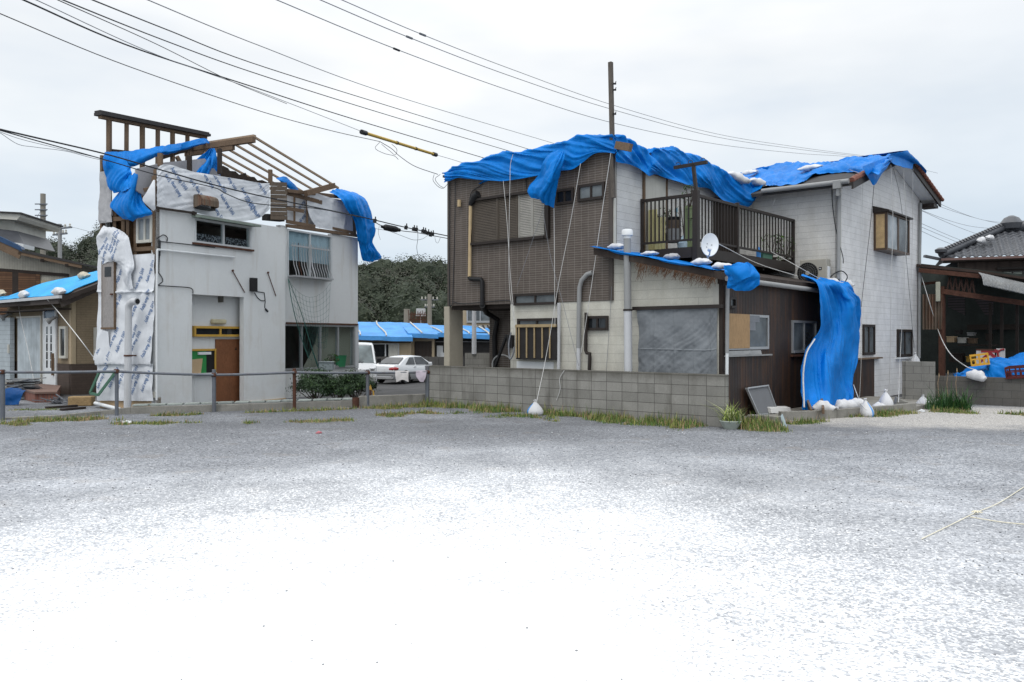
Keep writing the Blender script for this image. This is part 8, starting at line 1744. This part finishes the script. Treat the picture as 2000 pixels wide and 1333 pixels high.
# ================================================================== tie-down ropes
def rope(label, pts, r=.0065, mat='rope', n=24, group='tie-down ropes'):
    mb = MB(); mb.tube(crom(np.array([tuple(p) for p in pts]), n), r, 6); return tag(mb.build('rope', M[mat], None, True), label, 'rope', group)
f = FA.off(.42); f1 = FA.off(.3)
rope('white rope over the left tarpaulin down past the shuttered window', [f.p(1002, 302), f.p(997, 322), f.p(996, 360), f.p(994, 470), f1.p(995, 560), f1.p(1005, 636)])
rope('white rope from the sagging tarpaulin hem left of the first rope', [f1.p(983, 354), f1.p(990, 430), f1.p(997, 540), f1.p(1006, 636)])
rope('white rope hanging from the tip of the twisted flap', [f1.p(1082, 407), f1.p(1083, 520), f1.p(1084, 636)])
rope('long white rope slanting from the tarpaulin lobe to the tied sandbag on the grass', [f1.p(1134, 320), f1.p(1115, 430), f1.p(1090, 560), FA.off(.45).p(1075, 650), FK.off(.1).p(1062, 720), gp(1048, 786, .34)], n=30)
rope('white rope from the roof corner to the gooseneck vent pipe', [f1.p(1193, 299), f1.p(1175, 420), f1.p(1155, 560), f1.p(1135, 690)])
rope('thin dark rope slanting left from the flap over the tiles', [f1.p(1064, 400), f1.p(1040, 470), f1.p(1010, 560)], .005, 'wire_grey')
rope('thin dark rope slanting right from the flap over the tiles', [f1.p(1058, 395), f1.p(1075, 500), f1.p(1100, 595), f1.p(1130, 715)], .005, 'wire_grey')
rope('loose white rope end hanging over the block wall', [FK.off(.03).p(1102, 724), FK.off(.03).p(1093, 740), FK.off(.03).p(1094, 760), FK.off(.03).p(1087, 782)], .007)
rope('thin grey cord on the cream siding left of the flue pipe', [FA.off(.05).p(1195, 560), FA.off(.05).p(1190, 640), FA.off(.05).p(1184, 726)], .005, 'wire_grey')
f = FG.off(.55)
rope('white rope from the left end of the wing roof to the kerb', [f.p(1660, 332), f.p(1683, 346, -.1), f.p(1684, 400, -.2), f.p(1683, 545, -.3), FG.off(.25).p(1682, 700), FG.off(.25).p(1678, 792)])
rope('dark rope from the pointed tarpaulin corner to the hanging sheet', [GF.p(1707, 362, .05), FG.off(.3).p(1700, 440), FG.off(.25).p(1688, 545), FG.off(.25).p(1682, 600)], .007, 'wire')
rope('white rope down the middle of the gable past the bay window', [f.p(1740, 322), f.p(1744, 430), FG.off(.5).p(1741, 540), FG.off(.3).p(1738, 720), FG.off(.25).p(1735, 770)], .007)
rope('white rope from the gable top to the broken stone', [f.p(1764, 326), f.p(1770, 430), FG.off(.4).p(1766, 560), FG.off(.3).p(1758, 700), gp(1755, 786, .25)], .007)
rope('dark rope crossing the right part of the gable', [f.p(1745, 330), FG.off(.3).p(1760, 400), FG.off(.2).p(1775, 560), FG.off(.25).p(1785, 680)], .006, 'wire')
rope('white rope from the ridge to the hanging sandbag', [f.p(1783, 331), FG.off(.4).p(1782, 450), FG.off(.3).p(1780, 600), FG.off(.25).p(1787, 682)], .006)
rope('rope from the hem of the big hanging sheet to the sandbag on the kerb', [FR.off(.5).p(1667, 752), gp(1680, 786, .25), gp(1692, 801, .4)], .010)
rope('white rope from the dish to the top of the hanging sheet', [FA.off(-.6).p(1404, 477), FR.off(-.3).p(1480, 515), FR.off(.0).p(1558, 540)], .009)
rope('second white rope from the balcony bars to the lean-to eave', [FB2_.p(1506, 492), FR.off(-.1).p(1560, 522), FR.off(.05).p(1620, 556)], .008)
rope('white rope from the gable corner past the shed post to the hung sandbag', [FG.off(.1).p(1799, 537), FS.off(.4).p(1815, 590), FS.off(.4).p(1834, 650), f_r.off(-.2).p(1855, 690), f_r.off(-.2).p(1885, 715), f_r.off(.05).p(1905, 723)], .012, n=30)
rope('white rope from the bungalow gutter down over the folding shutter', [FD.off(.6).p(35, 583), FD.off(.3).p(40, 620), FD.off(.35).p(56, 690), FD.off(.5).p(68, 755)], .010)
rope('taut pale rope from the bungalow gutter to the flap of wrap', [FD.off(.6).p(92, 585), FD.off(.5).p(110, 605), FL.off(.3).p(150, 655), FL.off(.2).p(184, 700)], .011)
rope('white cord at the left end of the wing eave', [FW.off(.3).p(1514, 388), FW.off(.2).p(1508, 405), FW.off(.1).p(1500, 420)], .009)
# boundary line lying on the gravel in the right foreground
pts = [gp(2030, 932, .012), gp(1990, 958, .012), gp(1950, 983, .014), gp(1905, 1002, .012), gp(1860, 1024, .012), gp(1800, 1053, .01)]
rope('pale yellow ground rope running out of the right photo edge', pts, .0045, 'rope_y', 40, 'ground ropes')
mb = MB(); c = gp(1908, 1001, .02)
for k in range(9): a = k*.7; mb.tube([c, c+Vector((.025*math.cos(a), .025*math.sin(a), .012)), c+Vector((.05*math.cos(a+.3), .045*math.sin(a+.3), .0))], .005, 5)
tag(mb.build('rope_knot', M['rope_y'], None, True), 'frayed knot on the pale yellow ground rope', 'knot')
rope('short fainter rope piece lying below the knot', [gp(1895, 1010, .01), gp(1930, 1016, .012), gp(1965, 1021, .01), gp(2020, 1026, .01)], .005, 'rope_y', 20, 'ground ropes')
# small litter
for x, y, m_, lb, s in ((623, 847, 'pink', 'pink scrap of litter on the gravel', .06), (248, 828, 'white', 'white crumpled paper on the gravel by the railing post', .10), (1800, 805, 'white', 'white broken tile bits on the grass before the low wall', .08), (1158+600, 808, 'signwhite', 'pale flat stone lying in the grass by the kerb', .07)):
    mb = MB(); mb.lathe([(.2*s, 0), (s, .1*s), (s*.8, .5*s), (.1*s, .7*s)], gp(x, y), 9); mb.v = [tuple(noisy(Vector(v)-gp(x, y), .5*s, 2/s, x)+gp(x, y)) for v in mb.v]; tag(mb.build('litter', M[m_]), lb, 'litter')
p = gp(1530, 833); mb = MB(); mb.prism([p, p+Vector((.06, 0, 0)), p+Vector((-.02, .02, .24)), p+Vector((-.05, .02, .2))], (.02, .03, 0)); tag(mb.build('plastic_scrap', plain('pale_blue_scrap', (.45, .55, .58), .5)), 'pale blue plastic scrap on the end of the kerb stone', 'litter')
p = FA.off(-.2).p(958, 718); q_ = FA.off(-.1).p(990, 655)
mb = MB(); mb.bar(Vector((p.x, p.y, .7)), q_, .06, .06); tag(mb.build('timber_prop', M['black']), 'black pole leaning in the carport beside the cream wall', 'pole')
mb = MB(); c = FA.off(-.3).p(981, 712); mb.tube([c+E1*.34*math.cos(a)+Vector((0, 0, .12*math.sin(a)*2.0)) for a in np.linspace(0, math.pi, 11)], .02, 8); mb.tube([c-E1*.34, c-E1*.34-Vector((0, 0, 1.0))], .02, 8); mb.tube([c+E1*.34, c+E1*.34-Vector((0, 0, 1.0))], .02, 8); tag(mb.build('hoop', M['pvc'], None, True), 'grey metal hoop showing over the block wall in the carport', 'hoop')
